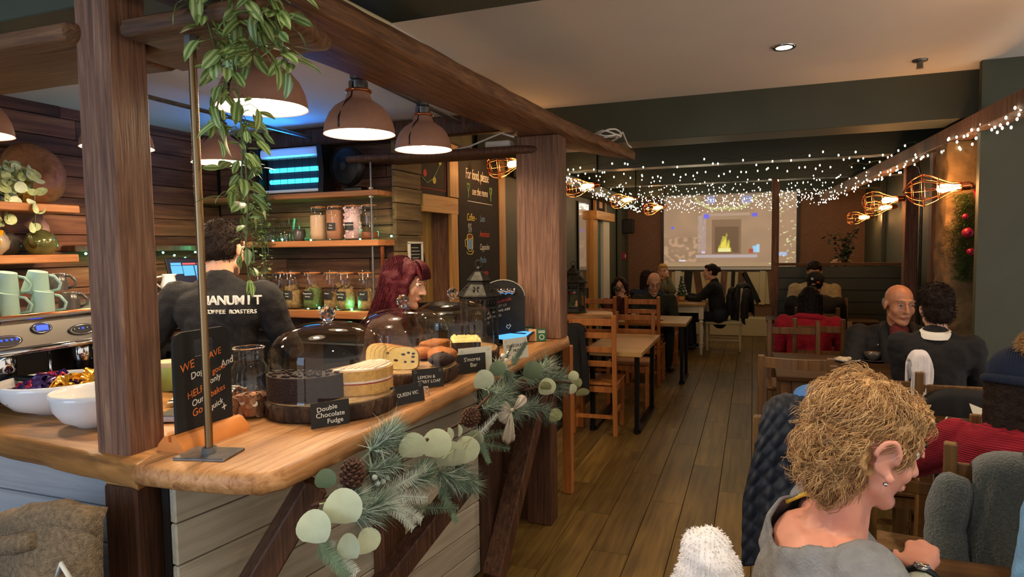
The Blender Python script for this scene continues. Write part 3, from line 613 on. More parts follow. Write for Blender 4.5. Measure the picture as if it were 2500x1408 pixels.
for k, (dx, dy, sx) in enumerate(((0.06, 0.06, .06), (0.10, -0.02, .055), (0.03, 0.12, .07), (-0.06, 0.10, .06))):
    def cf(u, v, sx=sx, k=k):
        a = u * 2 * math.pi; r_ = sx * (1 + 0.15 * noise.noise(Vector((math.cos(a) * 2, math.sin(a) * 2, v * 3 + k)))); ph = (v - .5) * math.pi
        return (r_ * math.cos(a) * max(math.cos(ph), .01), r_ * math.sin(a) * max(math.cos(ph), .01), 0.028 + 0.028 * math.sin(ph) * (1 + .3 * noise.noise(Vector((a, v * 4, k)))))
    o = MB().grid(cf, 20, 10, cu=True).build('rocky_slice', 'crust' if k != 1 else 'choc', None, True, (-1.40 + dx + 0.06, 2.49 + dy, 1.103)); tag(o, ('brown crumbly bake in the middle dome behind the loaf', 'dark chocolate bake beside the berry loaf', 'golden crumbly bake at the back of the middle dome', 'craggy bake behind the loaf slices')[k], 'cake')
# third stand: crumble slab and golden bar
t = thing('crumble_slice', 'thick slice with pale crumble top and dark nutty cut side', 'cake', (-1.315, 2.885, 1.103), R(30))
MB().box((0, 0, 0.025), (0.13, 0.16, 0.05), b=0.006).build('base', 'choc', t); 
m = MB().grid(lambda u, v: ((u - .5) * .14, (v - .5) * .17, 0.05 + 0.012 * (min(u, 1 - u, v, 1 - v) > 0.01) * (1 + 1.2 * noise.noise(Vector((u * 14, v * 14, 3))))), 22, 22); m.build('crumble_top', 'loaf', t, True)
o = MB().box((0, 0, 0.028), (0.10, 0.15, 0.056), b=0.01).build('golden_bar', 'crust', None, 40, (-1.44, 2.80, 1.103)); tag(o, 'golden brown tray bake at the front of the far dome', 'cake')
# label cards
def card(a, b, z, h, m, lines, lab, size, col='chalk_white', lean=0.10, foot=True, font_dx=0.0, badge=False, sx=1.0):
    a = Vector((a[0], a[1], z)); b = Vector((b[0], b[1], z)); w_ = (b - a).length; ang = math.atan2(b.y - a.y, b.x - a.x)
    t = thing('label_card', lab, 'card', (a + b) / 2, ang, 'cake label cards')
    M = Matrix.Rotation(-lean, 4, 'X'); MB().box(None, (w_, 0.002, h), M=M @ Matrix.Translation((0, 0, h / 2))).build('card', m, t)
    if foot: MB().box((0, 0.012, 0.004), (w_ * .4, 0.035, 0.006)).build('foot', 'clear_glass', t)
    for (txt, x, zf, s_) in lines:
        o = text(txt, size * s_, col, t, M @ Vector((x * w_ + font_dx, -0.0018, zf * h)), (R(90) - lean, R(-5 if 'D' in txt and h > .07 else 0), 0), align='CENTER', sx=sx)
    if badge:
        for bx in (-0.40, 0.40):
            o = MB().lathe([(0.0045, 0), (0.0055, 0), (0.0055, 0.0005), (0.0045, 0.0005)], 20, c0=False, c1=False).build('badge', 'chalk_grey', t, None, M @ Vector((bx * w_, -0.0015, 0.86 * h))); o.rotation_euler = (R(90), 0, 0)
    return t
card((-1.292, 1.660), (-1.222, 1.764), 1.041, 0.080, 'card_black', [('Double', -.08, .66, 1), ('Chocolate', 0.0, .40, 1), ('Fudge', .12, .13, 1)], 'black card hand-lettered Double Chocolate Fudge', 0.0215, lean=0.02, sx=1.05)
card((-1.196, 1.985), (-1.136, 2.118), 1.041, 0.070, 'card_black', [('QUEEN VIC', 0, .42, 1)], 'black card printed Queen Vic', 0.0185, lean=0.16, badge=True)
card((-1.265, 2.262), (-1.178, 2.362), 1.041, 0.078, 'card_black', [('LEMON &', -.05, .50, 1), ('BERRY LOAF', 0.03, .26, 1)], 'black card printed Lemon and Berry Loaf', 0.0175, lean=0.12, badge=True)
card((-1.222, 2.600), (-1.137, 2.710), 1.041, 0.086, 'card_black', [("S'mores", -0.0, .62, 1), ('Bar', .05, .32, 1)], "black card hand-lettered S'mores Bar", 0.026, lean=0.05)
card((-1.226, 2.613), (-1.118, 2.740), 1.041, 0.112, 'card_white', [], 'white card standing behind the smores card', 0.02, lean=0.05, badge=True)
card((-1.150, 2.985), (-1.075, 3.130), 1.041, 0.105, 'card_white', [('CHOCOLATE', 0, .58, 1), ('MUFFIN', .10, .34, 1)], 'white card printed with a muffin name near the far post', 0.021, 'card_black', lean=0.12, badge=True)
tg = MB().tube([(0, 0, 0.004), (0.03, 0.02, 0.028), (0.10, 0.05, 0.034), (0.12, 0.06, 0.004), (0.11, 0.07, 0.03), (0.03, 0.05, 0.024), (0, 0.03, 0.004)], 0.004, 8).build('cake_tongs', 'chrome', None, True, (-1.275, 2.13, 1.041)); tag(tg, 'shiny metal tongs lying between the first two log slices', 'tongs')
# glass jar of coppers
JX, JY = -1.605, 1.745
t = thing('mason_jar', 'wide glass jar with raised lettering, half full of coppers', 'jar', (JX, JY, 1.04))
jp = [(0.0, 0.004), (0.055, 0.003), (0.064, 0.010), (0.067, 0.03), (0.067, 0.135), (0.064, 0.155), (0.054, 0.178), (0.049, 0.186), (0.048, 0.192), (0.053, 0.196), (0.048, 0.200), (0.053, 0.206), (0.048, 0.211), (0.053, 0.217), (0.049, 0.222), (0.049, 0.231), (0.052, 0.234)]
MB().lathe(jp, 48, c1=False).build('jar', 'clear_glass', t, True)
MB().lathe([(0.052, 0.232), (0.053, 0.2355), (0.050, 0.237), (0.048, 0.233)], 48, c0=False, c1=False).build('rim', 'glass_solid', t, True)
for k, ch in enumerate('KILNER'):
    a = R(-100 + 14 * k); text(ch, 0.020, 'glass_solid', t, (0.0675 * math.cos(a), 0.0675 * math.sin(a), 0.098 + 0.012 * math.sin(math.pi * (k + .5) / 6)), (R(90), 0, a + R(90)), align='CENTER', ext=0.0015)
cm = MB().lathe([(0.0, -0.0008), (0.0105, -0.0008), (0.0105, 0.0008), (0, 0.0008)], 18).mesh('copper_coin', 'coin_copper', 40); cs = MB().lathe([(0.0, -0.0008), (0.0095, -0.0008), (0.0095, 0.0008), (0, 0.0008)], 18).mesh('silver_coin', 'silver_coin', 40)
for k in range(92):
    ring = k < 72; a = rnd.random() * 6.28; z_ = 0.012 + (k % 24) / 24 * 0.062 if ring else 0.072 + 0.006 * rnd.random(); r_ = 0.0615 if ring else 0.045 * rnd.random() ** .5
    o = link('copper_coin' if k % 9 else 'silver_coin', cm if k % 9 else cs, None, (JX + r_ * math.cos(a), JY + r_ * math.sin(a), 1.042 + z_)); o.rotation_euler = (0, R(75 + 20 * rnd.random()) if ring else R(25 * rnd.random()), a)
    tag(o, 'copper coin in the glass coin jar' if k % 9 else 'silver coin in the glass coin jar', 'coin', 'coppers in the glass jar' if k % 9 else 'silver coins in the glass jar')
tag(MB().lathe([(0.0, 0.006), (0.058, 0.010), (0.058, 0.070), (0.0, 0.074)], 24).build('coin_heap', 'coin_copper', None, 40, (JX, JY, 1.04)), 'heap of copper coins filling the middle of the glass jar', 'coins', None, 'stuff')
# upright slotted blackboard sign
t = thing('table_sign', 'tall black chalk sign with a hand hole in an orange wood foot', 'sign', (-1.53, 1.475, 1.04))
o = [(-0.105, 0.03), (0.105, 0.03), (0.105, 0.305), (0.095, 0.325), (0.075, 0.332), (-0.075, 0.332), (-0.095, 0.325), (-0.105, 0.305)]; hole = [(-0.030, 0.255), (0.040, 0.255), (0.046, 0.262), (0.046, 0.298), (0.040, 0.305), (-0.030, 0.305), (-0.036, 0.298), (-0.036, 0.262)]
m = MB()
def ringplate(m, out, hol, d, M):
    b = bmesh.new(); vo = [b.verts.new(M @ Vector((x, y, 0))) for x, y in out]; vh = [b.verts.new(M @ Vector((x, y, 0))) for x, y in hol]
    es = [b.edges.new((vo[i], vo[(i + 1) % len(vo)])) for i in range(len(vo))] + [b.edges.new((vh[i], vh[(i + 1) % len(vh)])) for i in range(len(vh))]
    r_ = bmesh.ops.triangle_fill(b, use_beauty=True, edges=es); fs = [f for f in b.faces]
    ex = bmesh.ops.extrude_face_region(b, geom=fs); nv = [v for v in ex['geom'] if isinstance(v, bmesh.types.BMVert)]; n_ = M.to_3x3() @ Vector((0, 0, d)); bmesh.ops.translate(b, verts=nv, vec=n_); bmesh.ops.recalc_face_normals(b, faces=b.faces)
    b.verts.index_update(); m.add([v.co.copy() for v in b.verts], [[v.index for v in f.verts] for f in b.faces]); b.free()
MW = Matrix(((0, 0, 1, 0), (1, 0, 0, 0), (0, 1, 0, 0), (0, 0, 0, 1)))   # local x->world y, y->z, z->x
ringplate(m, o, hole, 0.010, Matrix.Translation((-0.005, 0, 0)) @ MW); m.build('board', 'black_board', t)
MB().prism([(-0.05, 0), (0.05, 0), (0.045, 0.018), (0.022, 0.042), (0.006, 0.046), (0.006, 0.028), (-0.006, 0.028), (-0.006, 0.046), (-0.022, 0.042), (-0.045, 0.018)], 0.255, Matrix.Translation((0, 0.128, 0)) @ Matrix.Rotation(R(90), 4, 'X')).build('foot', 'base_orange', t, 30)
for k, (tx, y_, z_, c, s_) in enumerate((('WE', -0.085, 0.215, 'chalk_orange', 1.2), ('HAVE', 0.0, 0.235, 'chalk_orange', 1), ('Dogs', -0.05, 0.190, 'chalk_white', 1), ('And', 0.065, 0.205, 'chalk_white', 1.1), ('only', 0.02, 0.165, 'chalk_white', .9), ('good', 0.03, 0.192, 'chalk_orange', .9), ('HELP', -0.065, 0.135, 'chalk_orange', 1), ('Our', -0.05, 0.110, 'chalk_white', .95), ('bakes', 0.02, 0.125, 'chalk_orange', .95), ('Go', -0.05, 0.080, 'chalk_orange', 1.1), ('quick', 0.015, 0.085, 'chalk_white', .9), ('+', 0.06, 0.068, 'chalk_white', 1.4))):
    text(tx, 0.028 * s_, c, t, (0.0056, y_, z_), (R(90), R(-14), R(90)), shear=0.2)
# bowls at the left
def bowl(loc, r, h, lab):
    t = thing('white_bowl', lab, 'bowl', loc, 0, 'white bowls on the bar')
    pr_ = [(0.0, 0.0), (r * .42, 0.0), (r * .46, 0.006), (r * .75, h * .22), (r * .93, h * .52), (r, h * .85), (r * 1.005, h), (r * .97, h), (r * .955, h * .85), (r * .87, h * .5), (r * .68, h * .22), (r * .3, h * .08), (0, h * .07)]
    MB().lathe(pr_, 56).build('bowl', 'white_china', t, True); return t
bowl((-2.02, 1.50, 1.04), 0.128, 0.115, 'round white china bowl, empty, beside the near post')
t = bowl((-2.33, 1.60, 1.04), 0.185, 0.115, 'wide white china bowl full of wrapped sweets')
for k in range(46):
    a = rnd.random() * 6.28; r_ = 0.15 * rnd.random() ** .5; x_, y_ = -2.33 + r_ * math.cos(a), 1.60 + r_ * math.sin(a); gold_ = x_ > -2.30 + .05 * rnd.random(); zz = 1.10 + 0.06 * (1 - r_ / .16) + 0.02 * rnd.random() + (0.02 if gold_ else 0)
    mm = 'foil_gold' if gold_ else ('foil_purple', 'foil_purple', 'foil_red')[k % 3]
    m = MB(); m.grid(lambda u, v, k=k: ((u - .5) * .062, (v - .5) * .040 * (0.55 + 0.9 * abs(u - .5) ** .6), 0.011 * math.cos((v - .5) * 5) + 0.005 * noise.noise(Vector((u * 6, v * 6, k)))), 8, 6); o = m.build('wrapped_sweet', mm, None, None, (x_, y_, zz)); o.rotation_euler = (rnd.uniform(-.7, .7), rnd.uniform(-.7, .7), rnd.random() * 6)
    so = o.modifiers.new('thick', 'SOLIDIFY'); so.thickness = 0.004
    tag(o, {'foil_gold': 'gold foil wrapped sweet in the wide white bowl', 'foil_purple': 'purple foil wrapped sweet in the wide white bowl', 'foil_red': 'red foil wrapped sweet in the wide white bowl'}[mm], 'sweet', {'foil_gold': 'gold sweets in the bowl', 'foil_purple': 'purple sweets in the bowl', 'foil_red': 'red sweets in the bowl'}[mm])
# espresso machine
t = thing('espresso_machine', 'polished steel espresso machine with blue displays behind the white bowls', 'coffee machine', (-2.70, 1.86, 0.97))
MB().box((-0.02, 0, 0.335), (0.46, 0.92, 0.12), b=0.01).build('top_housing', 'steel', t); MB().box((-0.10, 0, 0.16), (0.30, 0.86, 0.32), b=0.01).build('body', 'black_plastic', t)
Mp = Matrix.Translation((0.235, 0, 0.345)) @ Matrix.Rotation(R(-16), 4, 'Y'); MB().box(None, (0.012, 0.94, 0.105), b=0.004, M=Mp).build('control_panel', 'steel', t)
MB().box((0.01, 0, 0.400), (0.48, 0.94, 0.012), b=0.004).build('cup_tray', 'steel', t); MB().tube([(0.225, -0.46, 0.408), (0.225, 0.46, 0.408)], 0.006, 8).build('rail', 'copper', t, True); MB().tube([(0.25, -0.47, 0.285), (0.25, 0.47, 0.285)], 0.012, 8).build('lip', 'chrome', t, True)
MB().box((0.10, 0, 0.02), (0.44, 0.92, 0.04), b=0.006).build('drip_tray', 'galvanised', t)
for k, (y_, z_, w_) in enumerate(((-0.355, -0.022, 0.11), (-0.225, 0.012, 0.075), (-0.075, -0.012, 0.11))):
    Mo = Mp @ Matrix.Translation((0.008, y_, z_)) @ Matrix(((0, 0, 1, 0), (1, 0, 0, 0), (0, 1, 0, 0), (0, 0, 0, 1)))
    el = [(math.cos(a * 2 * math.pi / 28) * w_ / 2, math.sin(a * 2 * math.pi / 28) * 0.022) for a in range(28)]
    MB().prism(el, 0.004, Mo).build('control_pod', 'black_plastic', t); 
    ri = MB().tube([Mo @ Vector((x * .86, y * .82, 0.005)) for x, y in el], 0.0018, 6, closed=True).build('pod_ring', 'chrome', t, True)
    if k == 1: MB().box(None, (0.042, 0.020, 0.003), M=Mo @ Matrix.Translation((0, 0, 0.005))).build('display', 'blue_lcd', t)
    else:
        for q in range(5): MB().sph(Mo @ Vector(((q - 2) * 0.017, 0.004, 0.006)), 0.004, 8, 6).build('button_light', 'blue_lcd' if (k == 0 or q == 2) else 'chrome', t, True)
MB().sph((0.22, -0.37, 0.395), 0.020, 16, 10).build('steam_knob', 'chrome', t, True)
for y_ in (-0.30, 0.0, 0.28):
    MB().lathe([(0.035, 0.20), (0.038, 0.21), (0.038, 0.27), (0.03, 0.28)], 20, Matrix.Translation((0.14, y_, 0))).build('group_head', 'chrome', t, 40)
    pf = MB().lathe([(0.034, 0.165), (0.037, 0.17), (0.037, 0.20)], 20, Matrix.Translation((0.14, y_, 0))); pf.tube([(0.17, y_, 0.185), (0.24, y_ + .02, 0.18), (0.33, y_ + .05, 0.17)], [0.009, 0.013, 0.014], 10); pf.build('portafilter', 'black_metal', t, 40)
MB().tube([(0.19, -0.17, 0.27), (0.21, -0.18, 0.2), (0.20, -0.17, 0.10), (0.18, -0.16, 0.06)], 0.005, 8).build('steam_wand', 'chrome', t, True)
def cup(loc, rz, tilt, mat, lab, r=0.042, h=0.085, ribs=False, group=None):
    t = thing('mug', lab, 'mug', loc, 0, group); t.rotation_euler = (tilt[0], tilt[1], rz)
    pr_ = [(0.0, h), (r * .68, h)]
    if ribs:
        for k in range(14): z_ = h - k * h / 14; rr = r * (.70 + .32 * (k / 14)); pr_ += [(rr, z_), (rr * 1.025, z_ - h / 28)]
    else: pr_ += [(r * .75, h * .97), (r * .95, h * .5), (r, 0.006)]
    pr_ += [(r * 1.02, 0.0), (r * .97, 0.0), (r * .68, h * .9), (0, h * .93)]
    MB().lathe(pr_, 28).build('cup', mat, t, 50)
    MB().tube([(r * .74, 0, h * .86), (r * 1.15, 0, h * .84), (r * 1.65, 0, h * .55), (r * 1.6, 0, h * .25), (r * 1.0, 0, h * .12)], 0.0055, 8).build('handle', mat, t, True); return t
ZM = 1.378
for x, y, z_, rz, lab in ((-2.60, 1.60, ZM, 0.5, 'ribbed mint mug, front row left, upside down'), (-2.57, 1.71, ZM, 0.5, 'ribbed mint mug, front row right, upside down'), (-2.63, 1.62, ZM + 0.075, 0.5, 'ribbed mint mug stacked on top at the left'), (-2.61, 1.72, ZM + 0.075, 0.5, 'ribbed mint mug stacked on top at the right')): cup((x, y, z_), rz + 0.4, (R(7), R(9), 0), 'mint_china', lab, 0.046, 0.083, True, 'mint mugs on the coffee machine')
for x, y, z_, lab in ((-2.58, 1.83, ZM, 'brown grey cup low beside the mint mugs'), (-2.63, 1.82, ZM + 0.075, 'brown grey cup stacked above beside the mint mugs')): cup((x, y, z_), 0.8, (0, 0, 0), 'grey_china', lab, 0.038, 0.07, False, 'grey cups beside the mint mugs')
for k, (x, y, z_) in enumerate(((-2.56, 1.50, ZM), (-2.66, 1.49, ZM), (-2.57, 1.45, ZM + .052), (-2.67, 1.46, ZM + .052), (-2.60, 1.44, ZM + .104))):
    o = MB().lathe([(0.0, .052), (0.03, .052), (0.035, .048), (0.052, .02), (0.054, 0), (0.050, 0), (0.03, .044), (0, .048)], 24).build('tea_bowl', 'grey_china', None, True, (x, y, z_)); tag(o, ('brown glazed bowl low at the front of the machine', 'brown glazed bowl low at the back of the machine', 'brown glazed bowl second up, front stack', 'brown glazed bowl second up, back stack', 'brown glazed bowl on top of the stack')[k], 'bowl', 'brown bowls on the coffee machine')
t = thing('paper_cup', 'brown paper takeaway cup on the machine drip tray', 'cup', at(166, 955, 'x', -2.36)); t.location.z = 1.012
MB().lathe([(0.0, 0), (0.029, 0), (0.041, 0.088), (0.039, 0.088), (0.028, 0.004), (0, 0.004)], 28).build('cup', 'kraft', t, 40); MB().lathe([(0.0415, 0.086), (0.043, 0.089), (0.0415, 0.092), (0.039, 0.089)], 28, c0=False, c1=False).build('rim', 'white_plastic', t, True)
# ---------------------------------------------------------------- shelf contents and wall things
plain('leaf_green', '#4f6a34', 0.5, noise_scale=40, var=0.35); plain('leaf_pale', '#a9b27e', 0.5, noise_scale=60, var=0.25); plain('leaf_dark', '#2f4427', 0.55, noise_scale=30, var=0.3); plain('stem_green', '#5c6b3c', 0.6)
plain('eucalyptus', '#c2cbaa', 0.6, noise_scale=14, var=0.12); plain('eucalyptus_dark', '#5f7358', 0.6, noise_scale=14, var=0.15); plain('pine_needle', '#667f68', 0.7, noise_scale=20, var=0.35); plain('pine_frost', '#c0cdc2', 0.8, noise_scale=20, var=0.2); plain('cone_brown', '#4a2c1c', 0.7, noise_scale=40, var=0.35); plain('ribbon', '#cfc4b0', 0.35); plain('berry_white', '#dcd8cc', 0.4)
# insect killer with blue tubes
t = thing('insect_killer', 'white insect killer with two glowing blue tubes on the top shelf', 'insect killer', (-3.02, 3.80, 1.992))
MB().box((0, 0.03, 0.155), (0.50, 0.05, 0.28), b=0.01).build('back', 'navy', t); MB().box((0, -0.01, 0.285), (0.50, 0.12, 0.065), b=0.012).build('top_cover', 'white_plastic', t); MB().box((0, -0.01, 0.022), (0.50, 0.12, 0.02), b=0.005).build('tray', 'white_plastic', t)
for x in (-0.275, 0.265): MB().prism([(-0.07, 0), (0.07, 0), (0.06, 0.14), (0.07, 0.315), (-0.075, 0.325), (-0.055, 0.14)], 0.04, Matrix.Translation((x - 0.02, -0.01, 0)) @ Matrix(((0, 0, 1, 0), (1, 0, 0, 0), (0, 1, 0, 0), (0, 0, 0, 1)))).build('side_cheek', 'black_plastic', t)
for z in (0.095, 0.175): MB().tube([(-0.205, -0.01, z), (0.225, -0.01, z)], 0.016, 12).build('tube', 'uv_tube', t, True)
g = MB()
for k in range(8): g.tube([(-0.22 + k * .063, -0.045, 0.03), (-0.22 + k * .063, -0.045, 0.255)], 0.0016, 4)
for k in range(14): g.tube([(-0.235, -0.045, 0.04 + k * .016), (0.235, -0.045, 0.04 + k * .016)], 0.0007, 4)
g.build('wire_grille', 'black_metal', t)
lamp('uv_spill', 'AREA', (-3.02, 3.70, 2.18), 3.2, (0.02, 0.25, 1.0), 0.4, (R(-125), 0, 0), size_y=0.12)
t = thing('desk_fan', 'round black fan standing beside the blue insect lamp', 'fan', (-2.535, 3.79, 1.99))
Mf = Matrix.Translation((0, -0.05, 0.165)) @ Matrix.Rotation(R(90), 4, 'X') @ Matrix.Rotation(R(-10), 4, 'Y')
MB().lathe([(0.0, 0.05), (0.03, 0.052), (0.06, 0.048), (0.115, 0.035), (0.13, 0.012), (0.132, -0.01), (0.12, -0.03), (0, -0.045)], 40, Mf).build('housing', 'black_plastic', t, 40)
m = MB()
for k in range(9): r_ = 0.035 + k * .011; m.tube([Mf @ Vector((r_ * math.cos(a * .2244), r_ * math.sin(a * .2244), 0.055 - 0.16 * max(0, r_ - .05) ** 1.2)) for a in range(28)], 0.0015, 4, closed=True)
m.build('grille', 'black_metal', t, True); MB().lathe([(0.028, 0.056), (0.024, 0.06), (0, 0.061)], 24, Mf, c0=False).build('hub', 'black_board', t, 40); MB().box(None, (0.024, 0.004, 0.001), M=Mf @ Matrix.Translation((0, 0, 0.0625))).build('badge', 'chrome', t)
MB().box((0, 0.02, 0.018), (0.14, 0.10, 0.036), b=0.01).build('foot', 'black_plastic', t)
# tumblers
for k, (x, h, r_, y) in enumerate(((-3.30, .155, .036, 3.78), (-3.225, .18, .040, 3.76), (-3.155, .14, .037, 3.80), (-3.09, .155, .036, 3.76), (-3.06, .165, .036, 3.84))):
    o = MB().lathe([(0.0, .004), (r_ * .78, 0.0), (r_ * .8, .006), (r_, h), (r_ * .95, h), (r_ * .74, .014), (0, .012)], 24).build('tumbler', 'clear_glass', None, True, (x, y, 1.667)); tag(o, ('clear tumbler nearest the hanging plant', 'tallest clear tumbler on the middle shelf', 'short clear tumbler between two tall ones', 'clear tumbler at the right of the group', 'clear tumbler at the back right of the group')[k], 'glass', 'tumblers on the middle shelf')
o = MB().lathe([(0, 0), (.035, 0), (.042, .02), (.044, .06), (.038, .085), (.034, .085), (.038, .06), (0, .01)], 24).build('sugar_pot', 'grey_china', None, True, (-2.995, 3.79, 1.667)); tag(o, 'small grey pot right of the tumblers', 'pot')
# clip-top jars
def clipjar(loc, r, h, fill, fillmat, lab, group, label_txt=None, square=False):
    t = thing('storage_jar', lab, 'jar', loc, rnd.uniform(-.1, .1), group)
    pr_ = [(0.0, 0.003), (r * .9, 0.002), (r, 0.012), (r, h * .70), (r * .93, h * .79), (r * .78, h * .84), (r * .76, h * .87)]
    MB().lathe(pr_, 32, c1=False).build('jar', 'clear_glass', t, True)
    MB().lathe([(r * .80, h * .862), (r * .86, h * .868), (r * .86, h * .882), (r * .80, h * .886)], 32, c0=False, c1=False).build('rubber_seal', 'base_orange', t, True)
    MB().lathe([(r * .84, h * .885), (r * .86, h * .90), (r * .80, h * .955), (r * .5, h * .985), (0, h)], 32, c0=False).build('lid', 'clear_glass', t, True)
    w_ = MB(); w_.tube([(r * .80 * math.cos(a * .2618), r * .80 * math.sin(a * .2618), h * .85) for a in range(24)], 0.0018, 5, closed=True)
    w_.tube([(-0.012, -r * .86, h * .92), (-0.013, -r * 1.12, h * .86), (-0.012, -r * 1.10, h * .72), (0.012, -r * 1.10, h * .72), (0.013, -r * 1.12, h * .86), (0.012, -r * .86, h * .92)], 0.002, 6); w_.build('wire_clip', 'chrome', t, True)
    if fill:
        s_ = rnd.random() * 50
        if fillmat == 'marsh':
            b = MB().lathe([(0, .008), (r * .80, .01), (r * .80, h * fill), (0, h * fill)], 20)
            for k in range(60): a = rnd.random() * 6.28; b.sph((r * .83 * math.cos(a), r * .83 * math.sin(a), 0.02 + h * fill * k / 60), (.013, .011, .011), 7, 5)
            o = b.build('marshmallows', fillmat, t, True); tag(o, kind='stuff')
        else:
            rough_ = fillmat.startswith('tea')
            def ff(a, z): return 1 - (0.22 * abs(noise.noise(Vector((math.cos(a) * 3 + s_, math.sin(a) * 3, z * 28)))) if rough_ else 0)
            MB().lathe([(0, 0.008), (r * .9, 0.008), (r * .95, h * fill * .3), (r * .95, h * fill * .85), (r * (.7 if rough_ else .93), h * fill), (0, h * fill * 1.03)], 30, None, ff).build('contents', fillmat, t, True)
        if rough_ if fillmat != 'marsh' else False:
            b = MB()
            for k in range(22): a = rnd.random() * 6.28; r2 = r * .8 * rnd.random(); z_ = h * fill * (0.85 + .35 * rnd.random()); b.box((r2 * math.cos(a), r2 * math.sin(a), z_), (.03, .002, .028), M=Matrix.Translation((r2 * math.cos(a), r2 * math.sin(a), z_)) @ Euler((rnd.random() * 3, rnd.random() * 3, a)).to_matrix().to_4x4())
            tag(b.build('tea_bags', 'tea_tan', t), kind='stuff')
    if label_txt is not None:
        a0 = 0.0; n = 9; m = MB(); m.grid(lambda u, v: (r * 1.015 * math.sin((u - .5) * 1.1), -r * 1.015 * math.cos((u - .5) * 1.1), h * .25 + (v) * h * .20), 9, 1); m.build('tag_label', 'card_black', t)
        for q, ln in enumerate(label_txt.split('|')): text(ln, 0.014, 'chalk_white', t, (0, -r * 1.03, h * (.37 - .07 * q)), (R(90), 0, 0), align='CENTER')
    return t
for x, r_, f, fm, lab, tx in ((-2.81, .060, .66, 'powder', 'tall clip-top jar of pale powder, left of four', None), (-2.675, .062, .78, 'cocoa', 'tall clip-top jar of hot chocolate powder', 'Hot|Choc'), (-2.535, .062, .80, 'marsh', 'tall clip-top jar of pink and white marshmallows', 'Marshmallow'), (-2.405, .060, .20, 'amber_sugar', 'tall clip-top jar nearly empty, amber contents', None)):
    clipjar((x, 3.765, 1.667), r_, 0.262, f, fm, lab, 'tall jars on the middle shelf', tx)
for k, (x, y, tx, fm, f) in enumerate(((-3.275, 3.73, 'Lemon|Ginger', 'tea_tan', .36), (-3.145, 3.77, 'Mint|Leaf', 'tea_green', .40), (-3.01, 3.72, 'Super|Fruit', 'tea_tan', .45), (-2.86, 3.74, 'Peppermint|Leaves', 'tea_green', .50), (-2.715, 3.77, 'Green', 'tea_tan', .32), (-2.575, 3.72, 'Earl Grey|Strong', 'tea_tan', .50), (-2.43, 3.75, 'Decaf', 'tea_tan', .38))):
    clipjar((x, y, 1.197), .066, 0.285, f, fm, f'clip-top tea jar {("at the far left of the row, black tag", "second in the row, dark green leaves", "third in the row, pale sachets", "fourth in the row, tall green filling", "fifth in the row, low filling", "sixth in the row, full of sachets", "beside the red-haired woman")[k]}', 'tea jars on the lowest shelf', tx)
# left wall shelves
def pot(loc, r, mat, lab, spout=True, rz=0.0):
    t = thing('teapot', lab, 'teapot', loc, rz, 'teapots on the left shelf')
    MB().lathe([(0, 0), (r * .55, 0), (r * .6, .006), (r * .92, r * .4), (r, r * .75), (r * .9, r * 1.15), (r * .6, r * 1.45), (r * .42, r * 1.52)], 36).build('body', mat, t, True)
    MB().lathe([(r * .50, r * 1.47), (r * .48, r * 1.53), (r * .25, r * 1.63), (r * .08, r * 1.66), (r * .10, r * 1.74), (r * .16, r * 1.80), (r * .12, r * 1.88), (0, r * 1.9)], 28, c0=False).build('lid', mat, t, True)
    if spout: MB().tube([(r * .8, 0, r * .6), (r * 1.25, 0, r * .95), (r * 1.4, 0, r * 1.4)], [r * .26, r * .17, r * .12], 10).build('spout', mat, t, True)
    MB().tube([(-r * .75, 0, r * 1.25), (-r * 1.3, 0, r * 1.35), (-r * 1.5, 0, r * .9), (-r * .95, 0, r * .5)], r * .09, 8).build('handle', mat, t, True)
pot((-3.62, 2.43, 1.598), 0.082, 'teapot_bronze', 'glossy bronze green teapot at the right end of the shelf', True, R(-60))
pot((-3.66, 2.20, 1.598), 0.085, 'teapot_beige', 'beige speckled teapot between the mustard and bronze ones', True, R(120))
pot((-3.58, 2.10, 1.598), 0.090, 'mustard', 'mustard yellow teapot at the left picture edge', True, R(100))
pot((-3.76, 2.34, 1.598), 0.075, 'grey_china', 'dark teapot in the shade behind the bronze one', False, R(40))
o = MB().lathe([(0, 0), (.05, 0), (.055, .05), (.045, .16), (.02, .20), (.018, .24), (0, .24)], 20).build('clay_bottle', 'shade_clay', None, True, (-3.76, 2.52, 1.60)); tag(o, 'tall clay bottle at the back of the teapot shelf', 'bottle')
t = thing('trailing_plant', 'trailing plant with round pale leaves in a gold pot', 'plant', (-3.66, 2.36, 1.868))
MB().lathe([(0, 0), (.055, 0), (.065, .13), (.06, .13), (.05, .02), (0, .02)], 24).build('pot', 'gold', t, True)
def leafround(r, cup_=0.2):
    return MB().grid(lambda u, v: (r * v * math.cos(u * 6.2832), r * v * math.sin(u * 6.2832), cup_ * r * v * v + 0.10 * r * math.sin(u * 12.566) * v * v), 14, 4, cu=True)
lm = leafround(0.032).mesh('round_leaf', 'leaf_pale', True); lg = leafround(0.028).mesh('round_leaf', 'eucalyptus', True)
sm = MB()
for k in range(9):
    a = rnd.uniform(-1.8, .6); p = [Vector((0, 0, .12))]; L = rnd.uniform(.12, .36)
    d = Vector((math.cos(a) * .5 + .5, math.sin(a) - .25, 0)).normalized()
    for q in range(1, 8): f = q / 7; p.append(Vector((d.x * .14 * math.sin(f * 2), d.y * .17 * math.sin(f * 1.8), .12 + .10 * math.sin(f * 2.4) - L * f * f)))
    sm.tube(p, 0.0018, 5)
    for q in range(1, 8):
        for s_ in (-1, 1):
            o = link('round_leaf', lm if rnd.random() < .7 else lg, t, p[q] + Vector((rnd.uniform(-.02, .03), s_ * .022 + rnd.uniform(-.01, .01), rnd.uniform(-.01, .01)))); o.rotation_euler = (rnd.uniform(-.5, .5), rnd.uniform(.6, 1.6), rnd.uniform(-.6, .6)); o.scale = (rnd.uniform(.6, 1.1),) * 3
sm.build('stems', 'stem_green', t, True)
